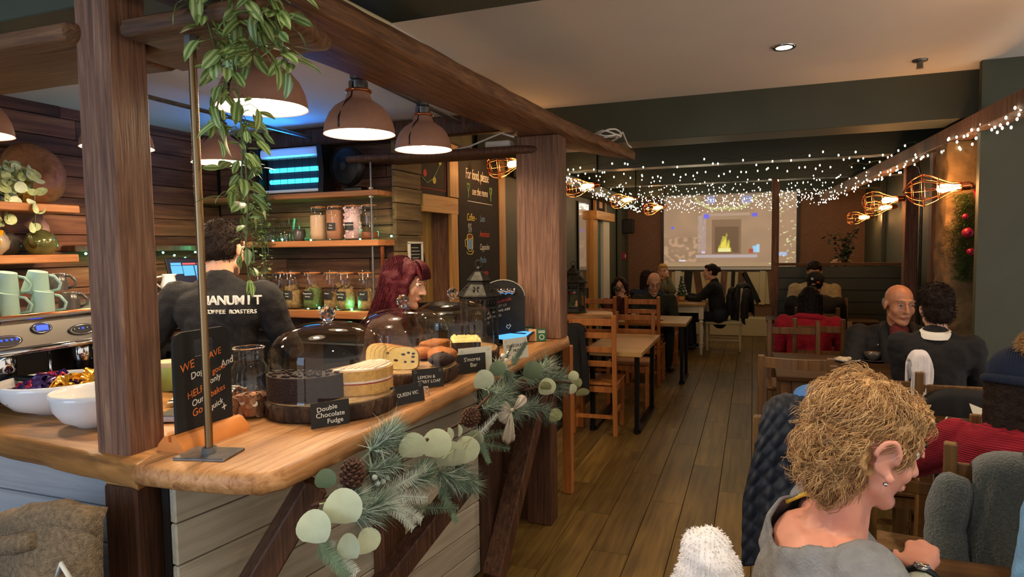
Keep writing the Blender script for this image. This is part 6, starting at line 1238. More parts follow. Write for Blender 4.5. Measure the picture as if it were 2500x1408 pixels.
        ho = remesh(h, 'hair', hair, .008, t, 2, dn)
        if style in ('short', 'curly') and voxel < .0115: fuzz(ho, 2600, .020 if style == 'curly' else .014, .0010, hair, t, 'hair_tips', 7, (0, 0, -.3), jit=.8)
    elif style == 'bald':
        for s_ in (-1, 1): h.sph(H(s_ * .065, -.052, -.004), (.011, .034, .032), 10, 8, HR)
        h.sph(H(0, -.092, -.005), (.052, .014, .036), 10, 8, HR); ho = remesh(h, 'hair', hair, .007, t, 2, dn)
    return t, dict(O=O, N=N, H=H, HM=HM, HR=HR, PV=PV, CH=CH, arms=arms, hair=ho, up=up)
def locks(t, mat, roots, name='hair_locks', r=.0016, n=4, seed=1, segs=9, taper=True):
    """strands: each root gives (start, list of offsets)"""
    m = MB()
    for pts in roots: m.tube(pts, [r * (1 - .7 * i / (len(pts) - 1)) for i in range(len(pts))] if taper else r, n, caps=False)
    o = m.build(name, mat, t, True); o['kind'] = 'stuff'; return o
q_ = random.Random(4)
# --- barista, seen from behind
hd = far(548, 606, 2.85)
t, i = person('barista with short dark hair, seen from behind in a black printed sweatshirt', hd, R(16), 'knit_black', 'skin_fair', 'hair_brown', 'short', .06, R(-6), -.10, {'L': ((-.30, .20, -.34), .5, (0, 0, 1)), 'R': ((.16, .34, -.34), .5, (0, 0, 1))}, 1.0, False, .195, 1.06, .008)
for tx, s_, x, z in (('MANUMIT', .052, .125, -.185), ('COFFEE ROASTERS', .023, .125, -.222)):
    for k, chh in enumerate(tx):
        w_ = .036 if s_ > .03 else .0140; xx = (k + .5 - len(tx) / 2) * w_ + .125; yy = -.150 + .35 * xx * xx
        text(chh, s_, 'chalk_white', t, i['N'] + Vector((xx, yy - .012 if s_ > .03 else yy - .015, z + .10)), (R(90), 0, .7 * xx), align='CENTER', ext=.004, offset=.001 if s_ > .03 else 0)
# --- red-haired woman in profile behind the domes
hd = far(988, 690, 3.45)
t, i = person('woman with long dark red hair and fringe, in profile behind the cake domes', hd, R(-72), 'knit_brown', 'skin_fair', 'hair_red', 'long', .30, R(-8), -.22, {'L': ((-.12, .36, -.32), .6, (0, 0, 1)), 'R': ((.12, .36, -.32), .6, (0, 0, 1))}, 1.06, False, .17, .90, .009)
H = i['H']; m = MB()
for k in range(7): x_ = -.045 + .015 * k; m.cap(H(x_ * .7, .055, .098), H(x_ * 1.15, .098, .042), .016, .010, 8)
remesh(m, 'fringe', 'hair_red', .006, t, 2)
ro = []
for k in range(1700):
    a = q_.uniform(-.25, 3.4); e = q_.uniform(-.2, 1.35); v = Vector((.088 * math.cos(a) * math.cos(e), -.026 - .100 * math.sin(a) * math.cos(e), .045 + .090 * math.sin(e)))
    p = H(*v); pts = [p]; out = (p - H(0, -.02, .03)).normalized()
    for s_ in range(7): f = (s_ + 1) / 7; pts.append(p + out * .012 * math.sin(f * 2) + Vector((0, -.06 * f * f - .02 * f, -.27 * f)) * (1 if v.y < .02 else .8) + Vector((q_.uniform(-.006, .006), q_.uniform(-.006, .006), 0)))
    ro.append(pts)
for k in range(260):
    x_ = q_.uniform(-.06, .06); p0 = H(x_ * .5, .03, .124); pts = [p0]
    for s_ in range(6): f = (s_ + 1) / 6; pts.append(H(x_ * (.5 + .7 * f), .03 + .078 * math.sin(f * 1.5), .126 - .085 * f * f + q_.uniform(-.002, .002)))
    ro.append(pts)
locks(t, 'hair_red', ro, r=.0016)
# --- couple at the oak table
person('woman with dark hair and glasses in maroon, sipping from a cup', far(1513, 700, 8.75), R(200), 'knit_maroon', 'skin_fair', 'hair_dark', 'bob', .10, R(-12), -.12, {'R': ((.03, .22, .02), .9, (0, -1, 0)), 'L': ((-.10, .26, -.28), .7, (0, 0, 1))}, 1.07, True, .17, 1.0, .012, glasses=True)
cupsaucer(at(1508, 714, 'y', 8.42), 'small grey cup raised to the lips of the woman with glasses', .045, 'grey_china', False)
person('bald man with glasses looking down in a dark green jumper', far(1597, 690, 8.65), R(196), 'knit_green', 'skin_fair', 'hair_grey', 'bald', .22, R(0), -.42, {'R': ((.12, .32, -.30), .7, (0, 0, 1)), 'L': ((-.10, .32, -.30), .7, (0, 0, 1))}, 1.12, True, .20, 1.08, .012, glasses=True)
# --- group at the white table
person('blonde woman resting her cheek on her hand at the white table', far(1618, 663, 10.2), R(-105), 'knit_olive', 'skin_fair', 'hair_blonde', 'bun', .10, R(-70), -.05, {'R': ((.06, .15, .06), .7, (1, 0, 0)), 'L': ((-.12, .32, -.30), .6, (0, 0, 1))}, 1.0, True, .17, .95, .012, brow='hair_brown')
person('dark-haired person in a dark coat seen from behind beside the blonde woman', far(1583, 680, 9.2), R(-15), 'knit_navy', 'skin_fair', 'hair_dark', 'long', .08, R(-40), -.1, None, 1.0, True, .19, 1.05, .012, face=False)
t, i = person('woman with dark tied-back hair in black, in profile at the white table', far(1734, 664, 9.9), R(84), 'knit_black', 'skin_fair', 'hair_dark', 'bun', .18, R(8), -.05, {'R': ((.10, .42, -.22), .7, (0, 0, 1)), 'L': ((-.08, .42, -.24), .7, (0, 0, 1))}, 1.0, True, .18, 1.0, .012)
# --- booth row on the right
person('person in a cream jacket with brown hair, farthest in the booth row', far(1988, 664, 7.7), R(172), 'cream_jacket', 'skin_fair', 'hair_brown', 'short', .15, 0, -.55, None, 1.0, True, .21, 1.25, .013, face=True)
t, i = person('person in a black cap and puffy black coat, middle of the row', far(1990, 692, 6.95), R(-8), 'coat_black', 'skin_fair', 'hair_black', 'short', .12, 0, -.1, None, 1.0, True, .22, 1.3, .013, face=False)
H = i['H']; MB().sph(H(0, -.02, .05), (.092, .102, .082), 20, 12, i['HR']).build('cap', 'coat_black', t, True); MB().box(H(-.022, -.118, .045), (.022, .006, .022)).build('white_badge', 'chalk_white', t); MB().box(H(.035, -.112, .010), (.026, .006, .014)).build('orange_badge', 'chalk_orange', t); MB().box(H(-.01, -.118, -.012), (.034, .006, .012)).build('pale_badge', 'card_peach', t)
t, i = person('person in a bright red padded coat with black hair, back turned', far(1978, 733, 6.0), R(-8), 'coat_red', 'skin_fair', 'hair_black', 'bob', .14, 0, -.25, None, 1.0, True, .215, 1.28, .012, face=False)
N = i['N']; MB().tube([N + Vector((-.14, -.06, -.02)), N + Vector((-.08, -.10, .015)), N + Vector((.08, -.10, .01)), N + Vector((.15, -.06, -.03))], [.02, .028, .028, .018], 10).build('hood_roll', 'coat_red', t, True); MB().sph(N + Vector((.13, -.115, -.05)), .007, 8, 6).build('snap', 'brass_rod', t, True)
t, i = person('bald man in a black coat and dark red shirt facing the camera', far(2196, 742, 4.62), R(176), 'coat_black', 'skin_tan', 'hair_grey', 'bald', .16, R(18), -.12, {'L': ((-.02, .34, -.30), .8, (0, 0, 1)), 'R': ((.16, .36, -.30), .6, (0, 0, 1))}, 1.17, True, .21, 1.22, .010, brow='hair_grey')
N = i['N']; m = MB().cap(N + Vector((0, .075, -.26)), N + Vector((0, .055, -.02)), .062, .055, 12, ((0, 1, 0), .8)); m.cap(N + Vector((0, .09, -.40)), N + Vector((0, .075, -.26)), .055, .062, 12, ((0, 1, 0), .8)); remesh(m, 'shirt', 'shirt_red', .010, t, 2)
for s_ in (-1, 1): MB().tube([N + Vector((s_ * .075, .0, .02)), N + Vector((s_ * .085, .08, -.03)), N + Vector((s_ * .075, .125, -.16)), N + Vector((s_ * .05, .14, -.36))], [.022, .028, .026, .02], 10).build('lapel', 'coat_black', t, True)
MB().sph(N + Vector((.115, .105, -.10)), .007, 8, 6).build('coat_button', 'chrome', t, True)
t, i = person('woman with dark cropped hair and white collar in black, back turned', far(2284, 752, 3.72), R(-10), 'knit_black', 'skin_fair', 'hair_dark', 'curly', .08, R(14), -.05, {'L': ((-.06, .26, -.32), .6, (0, 0, 1), (-.1, -.3, -1)), 'R': ((.10, .30, -.32), .6, (0, 0, 1))}, .98, True, .172, 1.04, .010, face=False)
N = i['N']; m = MB().lathe([(.060, .0), (.066, .022), (.080, .008), (.092, -.018)], 28, Matrix.Translation(N + Vector((0, -.012, .008))) @ Matrix.Rotation(.18, 4, 'X'), c0=False, c1=False).build('white_collar', 'chalk_white', t, True)
# --- bobble hat and red sweater
t, i = person('person in a navy bobble hat and ribbed red sweater, back turned', far(2492, 948, 2.28), R(-24), 'rib_red', 'skin_fair', 'hair_dark', 'bob', .22, R(-6), -.30, {'L': ((-.22, .30, -.22), .6, (0, 0, 1), (-.9, -.1, -.6)), 'R': ((.16, .32, -.28), .6, (0, 0, 1))}, .95, True, .185, 1.15, .009, face=False)
H = i['H']; m = MB().sph(H(0, -.02, .055), (.104, .112, .100), 28, 18, i['HR']); m.build('hat', 'rib_navy', t, True); MB().tube([i['HM'] @ Vector((.104 * math.cos(k * .2618), -.02 + .112 * math.sin(k * .2618), .022 + .012 * math.sin(k * .2618))) for k in range(24)], .017, 10, closed=True).build('hat_cuff', 'rib_navy', t, True)
po = MB().sph(H(.045, -.085, .145), .045, 20, 14).build('pompom_core', 'hair_ginger', t, True); fuzz(po, 3000, .022, .001, 'hair_ginger', t, 'pompom', 8, (0, 0, 0))
# --- light blue sweater at the right edge
person('person in a fuzzy light blue sweater at the right edge', Vector((0.755, 1.87, 1.34)), R(76), 'knit_blue', 'skin_fair', 'hair_brown', 'long', -.16, 0, -.2, {'L': ((-.14, .24, -.48), .6, (0, 0, 1), (-.3, .25, -.9)), 'R': ((.16, .12, -.46), .6, (0, 0, 1))}, 1.0, True, .19, 1.1, .010)
# --- head of a customer behind the booth back
t, i = person('customer behind the booth back, only the top of a balding head showing', far(2040, 652, 9.35), R(150), 'knit_green', 'skin_fair', 'hair_grey', 'bald', .10, 0, -.2, {'R': ((.10, .12, .02), .8, (0, 0, 1))}, 1.0, True, .19, 1.0, .014)
# --- curly-haired woman in the foreground
hd = far(2118, 1085, 1.40)
t, i = person('woman with short curly ginger-blonde hair and bare shoulders in a grey top, nearest', hd, R(-80), 'knit_grey', 'skin_rosy', 'hair_ginger', 'none', .30, R(13), -.30, {'R': (('w', *far(2250, 1392, 1.56)), .7, (0, 0, 1), (.4, .1, -1)), 'L': ((-.10, .40, -.30), .7, (0, 0, 1))}, 1.04, True, .165, .98, .006, collar='low', sleeve=.5, brow='hair_brown', ear=1.15, cut=((0, -.030, .012), (.140, .140, .135)))
H, N, HR = i['H'], i['N'], i['HR']
h = MB(); h.sph(H(0, -.022, .050), (.089, .102, .086), 20, 14, HR); h.sph(H(0, -.052, .0), (.083, .072, .086), 18, 12, HR); h.sph(H(0, -.060, -.055), (.066, .050, .058), 16, 10, HR); h.sph(H(0, .045, .085), (.068, .056, .036), 14, 10, HR)
EAR = H(.086, -.010, -.010)
def curl_d(c, n):
    if (c - EAR).length < .040: c = c + (H(0, -.01, .0) - c) * .22
    return c + n * (.014 * noise.noise(c * 30) + .008 * noise.noise(c * 62))
hs_ = remesh(h, 'hair', 'hair_ginger', .006, t, 1, curl_d)
ro = []; P_ = list(hs_.data.polygons)
for k in range(7000):
    p = q_.choice(P_); c = p.center.copy(); n = p.normal.copy()
    if (c - EAR).length < .046 or (c - H(.07, .06, -.04)).length < .05: continue
    sw = noise.noise_vector(c * 11 + Vector((5, 1, 2)))
    d = (n * .10 + sw * .9 + HR @ Vector((0, -.35, -.35))); d = (d - n * d.dot(n) * .85).normalized(); sd = d.cross(n).normalized(); pts = []; L = q_.uniform(.03, .055); ph = q_.random() * 6; am = q_.uniform(.002, .006)
    for s_ in range(8): f = s_ / 7; pts.append(c - n * .004 + d * L * f + n * (.016 * math.sin(f * 3.0) * q_.uniform(.8, 1.1)) + sd * am * math.sin(ph + f * 5))
    ro.append(pts)
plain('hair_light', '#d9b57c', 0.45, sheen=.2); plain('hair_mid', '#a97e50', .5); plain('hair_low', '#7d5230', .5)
locks(t, 'hair_ginger', ro[:int(.43 * len(ro))], 'curls', .0010, 3); locks(t, 'hair_light', ro[int(.43 * len(ro)):int(.66 * len(ro))], 'highlight_curls', .0009, 3); locks(t, 'hair_mid', ro[int(.66 * len(ro)):int(.86 * len(ro))], 'copper_curls', .0010, 3); locks(t, 'hair_low', ro[int(.86 * len(ro)):], 'brown_curls', .0010, 3)  # strands dealt at random into hair tones, the last set a darker brown
e = MB().sph(H(.086, .000, -.054), .0045, 10, 8).build('earring', 'chrome', t, True)
MB().tube([N + Vector((-.130, -.085, -.034)), N + Vector((-.139, -.040, -.016)), N + Vector((-.132, .020, -.026))], .006, 8).build('yellow_edge', 'yellow_trim', t, True)
A, E_, Wp = i['arms'][1]
m = MB(); m.cap(E_.lerp(A, .25), E_, .047, .044, 12); m.cap(E_, E_.lerp(Wp, .80), .044, .036, 12); remesh(m, 'striped_sleeve', 'stripe_pale', .007, t, 2)
d = (Wp - E_).normalized(); x_ = d.cross(Vector((0, 0, 1))).normalized(); y_ = d.cross(x_); c = E_.lerp(Wp, .90)
for f, mm in ((.25, 'yellow_trim'), (.45, 'mint_china'), (.62, 'knit_grey')): cc = E_.lerp(Wp, f); MB().tube([cc + (x_ * math.cos(k * .3927) + y_ * math.sin(k * .3927)) * (.046 - .010 * f) for k in range(16)], .008, 6, closed=True).build('sleeve_stripe', mm, t, True)
wt = MB().tube([c + (x_ * math.cos(k * .3927) + y_ * math.sin(k * .3927)) * .031 for k in range(16)], .008, 8, closed=True).build('watch_strap', 'black_plastic', t, True); MB().lathe([(0, 0), (.015, 0), (.017, .004), (.015, .008), (0, .008)], 20, Matrix.Translation(c - y_ * .034)).build('watch_case', 'chrome', wt, True)
# ---------------------------------------------------------------- greenery
def leaf_mesh(L, Wd, mat, name='leaf', bend=.25, fold=.15):
    def f(u, v):
        y = v * L; w_ = Wd * math.sin(math.pi * min(1, v * .98 + .01)) ** .8 * (1 - .35 * v); x = (u - .5) * w_; return (x, y, -bend * L * v * v + fold * abs(x))
    return MB().grid(f, 4, 7).mesh(name, mat, True)
def variegated(name, a, b_):
    m, nt, bs = _new(name); tc = _n(nt, 'ShaderNodeTexCoord'); wv = _n(nt, 'ShaderNodeTexWave', Scale=24.0, Distortion=2.0); wv.bands_direction = 'X'; nt.links.new(tc.outputs['Object'], wv.inputs['Vector']); r = _ramp(nt, [(.35, S(a)), (.75, S(b_))]); nt.links.new(wv.outputs['Fac'], r.inputs['Fac'])
    oi = _n(nt, 'ShaderNodeObjectInfo'); hs = _n(nt, 'ShaderNodeHueSaturation'); mr = _n(nt, 'ShaderNodeMapRange'); mr.inputs[3].default_value = .6; mr.inputs[4].default_value = 1.3; nt.links.new(oi.outputs['Random'], mr.inputs[0]); nt.links.new(mr.outputs[0], hs.inputs['Value']); nt.links.new(r.outputs['Color'], hs.inputs['Color']); nt.links.new(hs.outputs['Color'], bs.inputs['Base Color']); bs.inputs['Roughness'].default_value = .45
variegated('leaf_variegated', '#65853f', '#a9b97a')
g = random.Random(21)
lv = [leaf_mesh(.068, .040, 'leaf_variegated'), leaf_mesh(.056, .034, 'leaf_variegated', bend=.5), leaf_mesh(.048, .028, 'leaf_variegated', bend=-.1)]
t = thing('hanging_vine', 'variegated leafy vine hanging from the cross plank beside the threaded rod', 'plant', (-1.27, 1.36, 2.17)); t0 = Vector((-1.27, 1.36, 2.17)); sm = MB(); nl = 0
def vine(pts, n, spread, sizes, t, t0, sm, meshes):
    pts = [Vector(p) - t0 for p in pts]; sm.tube(pts, .0024, 6)
    for k in range(n):
        f = (k + .5) / n * (len(pts) - 1); i = min(int(f), len(pts) - 2); p = pts[i].lerp(pts[i + 1], f - i); a = g.random() * 6.28; s_ = spread * (1 - .5 * f / (len(pts) - 1)) * g.uniform(.3, 1)
        q = p + Vector((math.cos(a) * s_, math.sin(a) * s_, g.uniform(-.02, .03))); sm.tube([p, p.lerp(q, .6) + Vector((0, 0, .01)), q], .0011, 4)
        o = link('leaf', g.choice(meshes), t, q); o.rotation_euler = (g.uniform(-1.4, .2), g.uniform(-.7, .7), a - 1.57 + g.uniform(-.6, .6)); o.scale = (g.uniform(*sizes),) * 3
T = lambda px_, py_, tt: far(px_, py_, tt)
vine([T(525, -40, 1.62), T(560, 40, 1.64), T(572, 110, 1.66), T(580, 200, 1.68), T(588, 290, 1.70), T(592, 380, 1.72), T(588, 450, 1.74), T(590, 520, 1.76)], 64, .085, (.75, 1.15), t, t0, sm, lv)
vine([T(470, -30, 1.60), T(500, 30, 1.62), T(520, 100, 1.66), T(535, 160, 1.68)], 24, .06, (.85, 1.2), t, t0, sm, lv)
vine([T(640, -30, 1.58), T(665, 20, 1.60), T(680, 70, 1.62), T(690, 130, 1.64), T(700, 170, 1.65)], 34, .065, (.9, 1.25), t, t0, sm, lv)
vine([T(600, -40, 1.58), T(620, 30, 1.60), T(610, 90, 1.62), T(640, 150, 1.64)], 32, .07, (.9, 1.25), t, t0, sm, lv)
vine([T(590, 300, 1.70), T(600, 400, 1.72), T(605, 500, 1.75), T(600, 600, 1.77), T(608, 690, 1.78)], 40, .04, (.5, .9), t, t0, sm, lv)
vine([T(575, 160, 1.67), T(540, 230, 1.69), T(520, 290, 1.70), T(515, 330, 1.71)], 12, .04, (.7, 1.0), t, t0, sm, lv)
sm.build('stems', 'stem_green', t, True)
# small-leaved trailing plant hanging by the bar shelves
t0 = Vector((-3.22, 3.62, 2.0)); t = thing('trailing_ivy', 'small-leaved trailing greenery hanging left of the bar shelves', 'plant', t0); sm = MB(); m = MB(); m2 = MB()
def small_leaf(m, p, L, a, tl): d = Vector((math.cos(a) * math.cos(tl), math.sin(a) * math.cos(tl), math.sin(tl))); s_ = d.cross(Vector((0, 0, 1))).normalized() * L * .28; u = d.cross(s_).normalized() * L * .06; m.add([p, p + d * L * .5 + s_ + u, p + d * L, p + d * L * .5 - s_ + u], [(0, 1, 2), (0, 2, 3)])
for k in range(9):
    p = Vector((g.uniform(-.10, .10), g.uniform(-.05, .05), 0)); L = g.uniform(.3, .75); pts = [p + Vector((.03 * math.sin(q + k), .02 * math.cos(q * 1.3 + k), -L * q / 6)) for q in range(7)]; sm.tube(pts, .003, 5)
    for q in range(int(85 * L)): f = g.random() * 5.99; i = int(f); c = pts[i].lerp(pts[i + 1], f - i); small_leaf(m if g.random() < .7 else m2, c + Vector((g.uniform(-.05, .05), g.uniform(-.04, .04), 0)), g.uniform(.03, .055), g.random() * 6.28, g.uniform(-.8, .4))
sm.build('stems', 'leaf_dark', t, True); o = m.build('small_leaves', 'leaf_green', t); o['kind'] = 'stuff'; o = m2.build('pale_leaves', 'leaf_pale', t); o['kind'] = 'stuff'
# leafy tree behind the booth
t0 = Vector((1.10, 9.25, 1.0)); t = thing('potted_tree', 'dark leafy indoor tree behind the green booth back', 'tree', (1.10, 9.25, 0)); sm = MB(); m = MB(); sm.tube([(0, 0, .3), (.02, 0, .9), (0, .02, 1.4)], [.03, .022, .012], 8)
MB().lathe([(0, 0), (.13, 0), (.17, .32), (.15, .32), (0, .26)], 24).build('pot', 'grey_china', t, True)
for k in range(26):
    a = g.random() * 6.28; h = g.uniform(.75, 1.5); tip = Vector((math.cos(a) * g.uniform(.1, .24), math.sin(a) * g.uniform(.08, .2), h + g.uniform(.05, .40))); b0 = Vector((0, 0, h)); pts = [b0, b0.lerp(tip, .5) + Vector((0, 0, .05)), tip]; sm.tube(pts, .004, 5)
    for q in range(26): f = g.random() * 1.99; i = int(f); small_leaf(m, pts[i].lerp(pts[i + 1], f - i) + Vector((g.uniform(-.04, .04),) * 3), g.uniform(.05, .09), g.random() * 6.28, g.uniform(-.9, .5))
sm.build('trunk', 'post_wood_dark', t, True); o = m.build('foliage', 'leaf_dark', t); o['kind'] = 'stuff'
# garland down the stone pillar
t0 = Vector((1.375, 5.33, 1.93)); t = thing('pillar_garland', 'bushy festive garland with red baubles hanging on the stone pillar', 'garland', t0); m = MB()
for k in range(3200): z = -g.random() * .60; w_ = .075 + .02 * math.sin(z * 14); c = Vector((g.gauss(0, .55) * w_, g.gauss(0, .4) * w_, z)); a = g.random() * 6.28; d = Vector((math.cos(a), math.sin(a), g.uniform(-.6, .6))).normalized() * g.uniform(.03, .06); s_ = d.cross(Vector((.3, .2, 1))).normalized() * .0028; m.add([c - s_, c + s_, c + d], [(0, 1, 2)])
o = m.build('needles', 'leaf_green', t); o['kind'] = 'stuff'
for x, y, z, r in ((.0, -.07, -.27, .036), (.02, -.07, -.40, .026), (-.02, -.08, -.16, .020)): MB().sph((x, y, z), r, 18, 12).build('bauble', 'foil_red', t, True)
MB().tube([(.03, -.07, .02), (.06, -.08, -.02), (.05, -.08, -.10)], [.012, .028, .006], 8).build('red_bow', 'foil_red', t, True)
# counter garland: fir sprays, eucalyptus, cones, ribbon
t0 = Vector((-1.08, 2.4, .96)); t = thing('counter_garland', 'frosted fir and eucalyptus garland with pine cones along the bar front', 'garland', t0); X = lambda px_, py_, x: at(px_, py_, 'x', x) - t0
def needle(m, c, d, L, w_): s_ = d.cross(Vector((g.uniform(-1, 1), g.uniform(-1, 1), g.uniform(-1, 1)))).normalized() * w_; m.add([c - s_, c + s_, c + d * L], [(0, 1, 2)])
spine = [X(760, 1235, -1.10), X(850, 1200, -1.09), X(940, 1110, -1.07), X(1050, 1070, -1.06), X(1130, 1030, -1.05), X(1200, 960, -1.05), X(1290, 950, -1.03), X(1350, 930, -1.0), X(1400, 935, -.98)]
MB().tube(spine, .006, 8).build('twig', 'cone_brown', t, True)
def brush(a, b_, n, L, fr=.3):      # long soft needles
    m = MB(); mf = MB(); d = (b_ - a)
    for k in range(int(n * 1.8)):
        c = a + d * g.random(); v = (d.normalized() * .7 + Vector((g.gauss(0, 1), g.gauss(0, 1), g.gauss(0, 1))).normalized() * .8).normalized(); needle(mf if g.random() < fr else m, c, v, L * g.uniform(.6, 1.1), .0013)
    o = m.build('pine_tuft', 'pine_needle', t); o['kind'] = 'stuff'; o = mf.build('frosted_tuft', 'pine_frost', t); o['kind'] = 'stuff'
for a, b_, n, L in (((905, 1100), (960, 1050), 420, .085), ((900, 1150), (960, 1130), 320, .075), ((860, 1260), (930, 1230), 420, .10), ((1110, 1130), (1150, 1180), 420, .09), ((1190, 950), (1250, 990), 520, .095), ((1180, 1000), (1240, 950), 420, .10), ((1280, 930), (1340, 890), 520, .105), ((1300, 990), (1340, 1010), 420, .10), ((1330, 930), (1370, 920), 380, .11), ((1070, 1150), (1120, 1180), 320, .085), ((1210, 880), (1250, 930), 300, .08), ((990, 1170), (1040, 1160), 320, .08), ((1230, 1010), (1300, 990), 420, .10), ((1350, 960), (1390, 940), 300, .09), ((820, 1230), (860, 1215), 260, .08)): brush(X(*a, -1.06), X(*b_, -1.03), n, L)
def fir(a, b_, w_, fr):             # flat fir spray with short needles on two sides
    m = MB(); d = b_ - a; s_ = d.normalized().cross(Vector((1, -.35, .15))).normalized(); nrm = d.normalized().cross(s_); n = 46; m.tube([a, b_], .0022, 5)
    for k in range(n):
        f = k / n; c = a + d * f
        for sg in (-1, 1):
            v = (d.normalized() * .55 + s_ * sg + nrm * g.uniform(-.25, .25)).normalized(); p = v.cross(nrm).normalized() * .0019; L = w_ * (1 - .55 * f) * g.uniform(.85, 1.1); m.add([c - p, c + p, c + v * L + p * .3, c + v * L - p * .3], [(0, 1, 2, 3)])
    return m.build('fir_spray', 'pine_frost' if fr else 'pine_needle', t)
for a, b_, w_, fr in (((930, 1210), (1040, 1145), .042, 1), ((940, 1210), (1045, 1215), .042, 1), ((940, 1215), (1030, 1270), .040, 1), ((930, 1200), (1010, 1290), .036, 1), ((1075, 1190), (1115, 1275), .034, 0), ((1060, 1170), (1170, 1200), .034, 0), ((1140, 1090), (1215, 1010), .036, 1), ((1150, 1070), (1240, 1055), .036, 0), ((1160, 1080), (1245, 1095), .036, 0), ((1165, 1060), (1195, 1130), .034, 0), ((790, 1330), (870, 1400), .036, 1), ((1000, 1240), (1120, 1240), .034, 0), ((1235, 880), (1250, 840), .035, 0), ((1250, 890), (1285, 835), .030, 0), ((1310, 1000), (1360, 1030), .034, 0), ((780, 1330), (850, 1408), .034, 0)): fir(X(*a, -1.07), X(*b_, -1.02), w_, fr)
def euc(px_, py_, r, mat, rx, rzv, x=-1.03, asp=1.0):
    R_ = r * (X(px_, py_, x) + t0 - Vector((0, 0, 1.6))).length / 1588 / 1.0
    me = MB().grid(lambda u, v: (R_ * v * math.cos(u * 6.2832) * asp * (1 + .06 * math.sin(u * 12.6)), R_ * v * math.sin(u * 6.2832) * (1 - .10 * (u * 6.2832 > 4.2) * (u * 6.2832 < 5.2)), .18 * R_ * v * v * math.cos(u * 6.28 * 2)), 22, 5, cu=True).mesh('eucalyptus_leaf', mat, True)
    o = link('eucalyptus_leaf', me, t, X(px_, py_, x)); o.rotation_euler = (R(90 + rx), 0, R(rzv)); return o
for a in ((838, 1240, 44, 'eucalyptus', 0, 25, -1.0), (768, 1289, 40, 'eucalyptus', -5, 15, -1.05), (852, 1338, 34, 'eucalyptus', 8, 20, -1.02, .75), (898, 1322, 30, 'eucalyptus', -6, 60, -1.02), (1008, 1090, 33, 'eucalyptus', 5, 30, -1.02), (1066, 1084, 36, 'eucalyptus', -8, 20, -1.03), (1100, 1112, 36, 'eucalyptus', 14, 25, -1.02), (1138, 1100, 34, 'eucalyptus', -5, 50, -1.01), (1160, 1070, 22, 'eucalyptus', 20, 10, -1.02), (1098, 1062, 18, 'eucalyptus', 0, 65, -1.02, .6), (1122, 1052, 16, 'eucalyptus', 0, 75, -1.02, .5), (1040, 1145, 26, 'eucalyptus_dark', 10, 30, -1.06), (795, 1170, 24, 'eucalyptus_dark', 0, 30, -1.09), (1180, 928, 26, 'eucalyptus', 10, 40, -1.03), (1215, 900, 20, 'eucalyptus_dark', 0, 20, -1.04), (1300, 905, 24, 'eucalyptus_dark', 0, 30, -1.0), (1335, 945, 22, 'eucalyptus', 0, 30, -.98), (1333, 943, 14, 'leaf_pale', 30, 10, -.97), (1400, 918, 13, 'eucalyptus', 0, 20, -.96), (1406, 935, 15, 'leaf_pale', 10, 30, -.96), (1398, 950, 13, 'eucalyptus', 0, 60, -.96), (1422, 958, 12, 'leaf_pale', 25, 30, -.96, 1.4), (1356, 1014, 17, 'leaf_pale', 0, 40, -.98), (1275, 935, 16, 'eucalyptus_dark', 0, 30, -1.03), (1240, 960, 14, 'eucalyptus_dark', 0, 40, -1.02)): euc(*a)
MB().tube([X(1080, 1120, -1.0), X(1120, 1090, -1.0), X(1165, 1060, -1.0)], .0022, 6).tube([X(780, 1230, -1.06), X(830, 1220, -1.04)], .0022, 6).build('eucalyptus_stem', 'leaf_pale', t, True)
def cone(c, r, L, rot, seed):
    o = bpy.data.objects.new('pine_cone', None); core = MB().lathe([(0, -.5 * L), (.45 * r, -.4 * L), (.62 * r, -.1 * L), (.5 * r, .2 * L), (.2 * r, .48 * L), (0, .5 * L)], 16).build('pine_cone', 'cone_brown', t, True, c); core.rotation_euler = rot; bpy.data.objects.remove(o)
    m = MB().sph((.42 * r, 0, 0), (.30 * r, .24 * r, .085 * r), 8, 5, Euler((0, -.45, 0))); m.sph((.66 * r, 0, .13 * r), (.09 * r, .14 * r, .09 * r), 6, 4); me = m.mesh('scale', 'cone_brown', True)
    n = 70
    for k in range(n):
        f = (k + .5) / n; z = (-.46 + .95 * f) * L; rr = math.sin(math.pi * (.12 + .80 * f)) ** .7; s_ = link('scale', me, core, (0, 0, z)); s_.rotation_euler = (0, -.5 * f + .15, k * 2.39996); s_.scale = (rr * 1.0 + .15,) * 3
cone(X(860, 1162, -1.03), .044, .085, (R(8), R(10), 0), 1); cone(X(1148, 1020, -1.0), .046, .080, (R(60), R(10), R(40)), 2); cone(X(1270, 940, -1.03), .036, .06, (R(70), 0, R(70)), 3)
for a in ((1228, 868), (1236, 880), (1226, 890), (1242, 862), (1234, 898), (1224, 905)): MB().sph(X(*a, -1.05), .011, 14, 10).build('white_berry', 'berry_white', t, True)
for a in ((915, 1165), (935, 1175), (922, 1180), (945, 1165)): MB().sph(X(*a, -1.04), .009, 12, 8).build('frosted_berry', 'pine_frost', t, True)
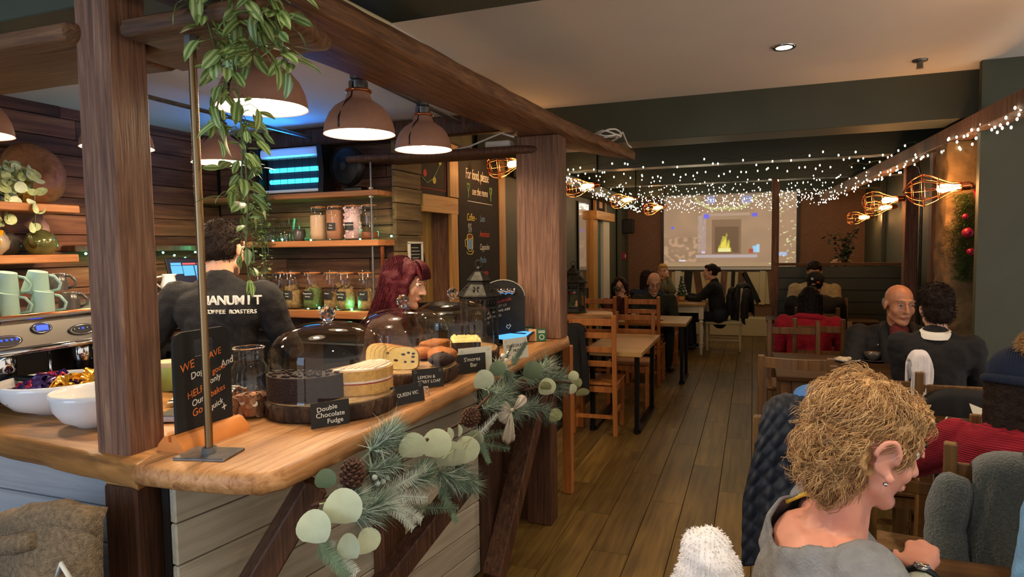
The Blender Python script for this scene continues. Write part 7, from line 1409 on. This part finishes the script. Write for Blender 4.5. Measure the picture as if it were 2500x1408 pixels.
def bow(px_, py_, L, ang, w_=.5):
    c = X(px_, py_, -.985); k_ = L * (c + t0 - Vector((0, 0, 1.6))).length / 1588
    o = MB().grid(lambda u, v: (k_ * v * math.cos((u - .5) * 1.2) * (1 - .25 * (v > .9)), k_ * v * math.sin((u - .5) * 1.2) * w_ * (1.5 - .6 * v), .22 * k_ * math.sin(v * 3.14) * (1 if u > .5 else .7) + .05 * k_ * math.sin(u * 14)), 10, 10).build('ribbon_loop', 'ribbon', t, True, c); o.rotation_euler = (R(90), 0, R(25)); o.rotation_euler = (Matrix.Rotation(R(25), 4, 'Z') @ Matrix.Rotation(R(90), 4, 'X') @ Matrix.Rotation(R(ang), 4, 'Z')).to_euler(); q = o.modifiers.new('t', 'SOLIDIFY'); q.thickness = .0025
bow(1250, 1000, 50, 45); bow(1250, 1000, 44, 215, .8); bow(1248, 1002, 90, 262, .35); bow(1250, 1000, 34, 150, .7); MB().sph(X(1250, 1000, -.975), .009, 10, 8).build('ribbon_knot', 'ribbon', t, True)
# burlap coffee sack by the bar
plain('burlap', '#8d785c', .95, noise_scale=90, var=.35, bump=1.0, bump_scale=260)
t = thing('burlap_sack', 'rough burlap sack with a dark strap beside the near corner post', 'sack', (-1.95, 1.18, 0))
def sf(u, v):
    # body: slack cloth falling from a sloping rolled top, rounded at its right side
    x = -.50 + .865 * u; top = .955 - .30 * (1 - u) ** 1.3 - .05 * max(0, u - .92) * 12; z = top * (1 - v); e = min(1, (1 - u) * 9)
    y = -.10 * (e ** .5) * (.55 + .45 * math.sin(min(1, v * 3) * 1.57)) - .018 * noise.noise(Vector((u * 7, v * 4, 3))) - .03 * noise.noise(Vector((u * 2.5, v * 2, 8)))
    return (x + .03 * v, y, z)
q = MB().grid(sf, 60, 60).build('sack_body', 'burlap', t, True); mo = q.modifiers.new('t', 'SOLIDIFY'); mo.thickness = .03; mo.offset = -1
m = MB(); rl = [Vector(sf(k / 24, 0)) + Vector((0, .0, -.01)) for k in range(25)]; m.tube(rl, [.040 + .012 * noise.noise(Vector((k * .6, 0, 0))) for k in range(25)], 14); m.tube([p + Vector((0, -.04, -.045)) for p in rl[2:22]], [.026 + .012 * noise.noise(Vector((k * .5, 4, 0))) for k in range(20)], 10)
m.build('rolled_rim', 'burlap', t, True)
MB().tube([(-.46, -.16, .42), (-.32, -.165, .58), (-.20, -.16, .70)], .024, 10).build('strap', 'coat_black', t, True)
MB().tube([(.33, -.10, .80), (.36, -.11, .84), (.375, -.10, .80), (.36, -.10, .76), (.37, -.08, .72)], .006, 8).build('white_string', 'chalk_white', t, True)
bpy.data.scenes.remove(TMP)
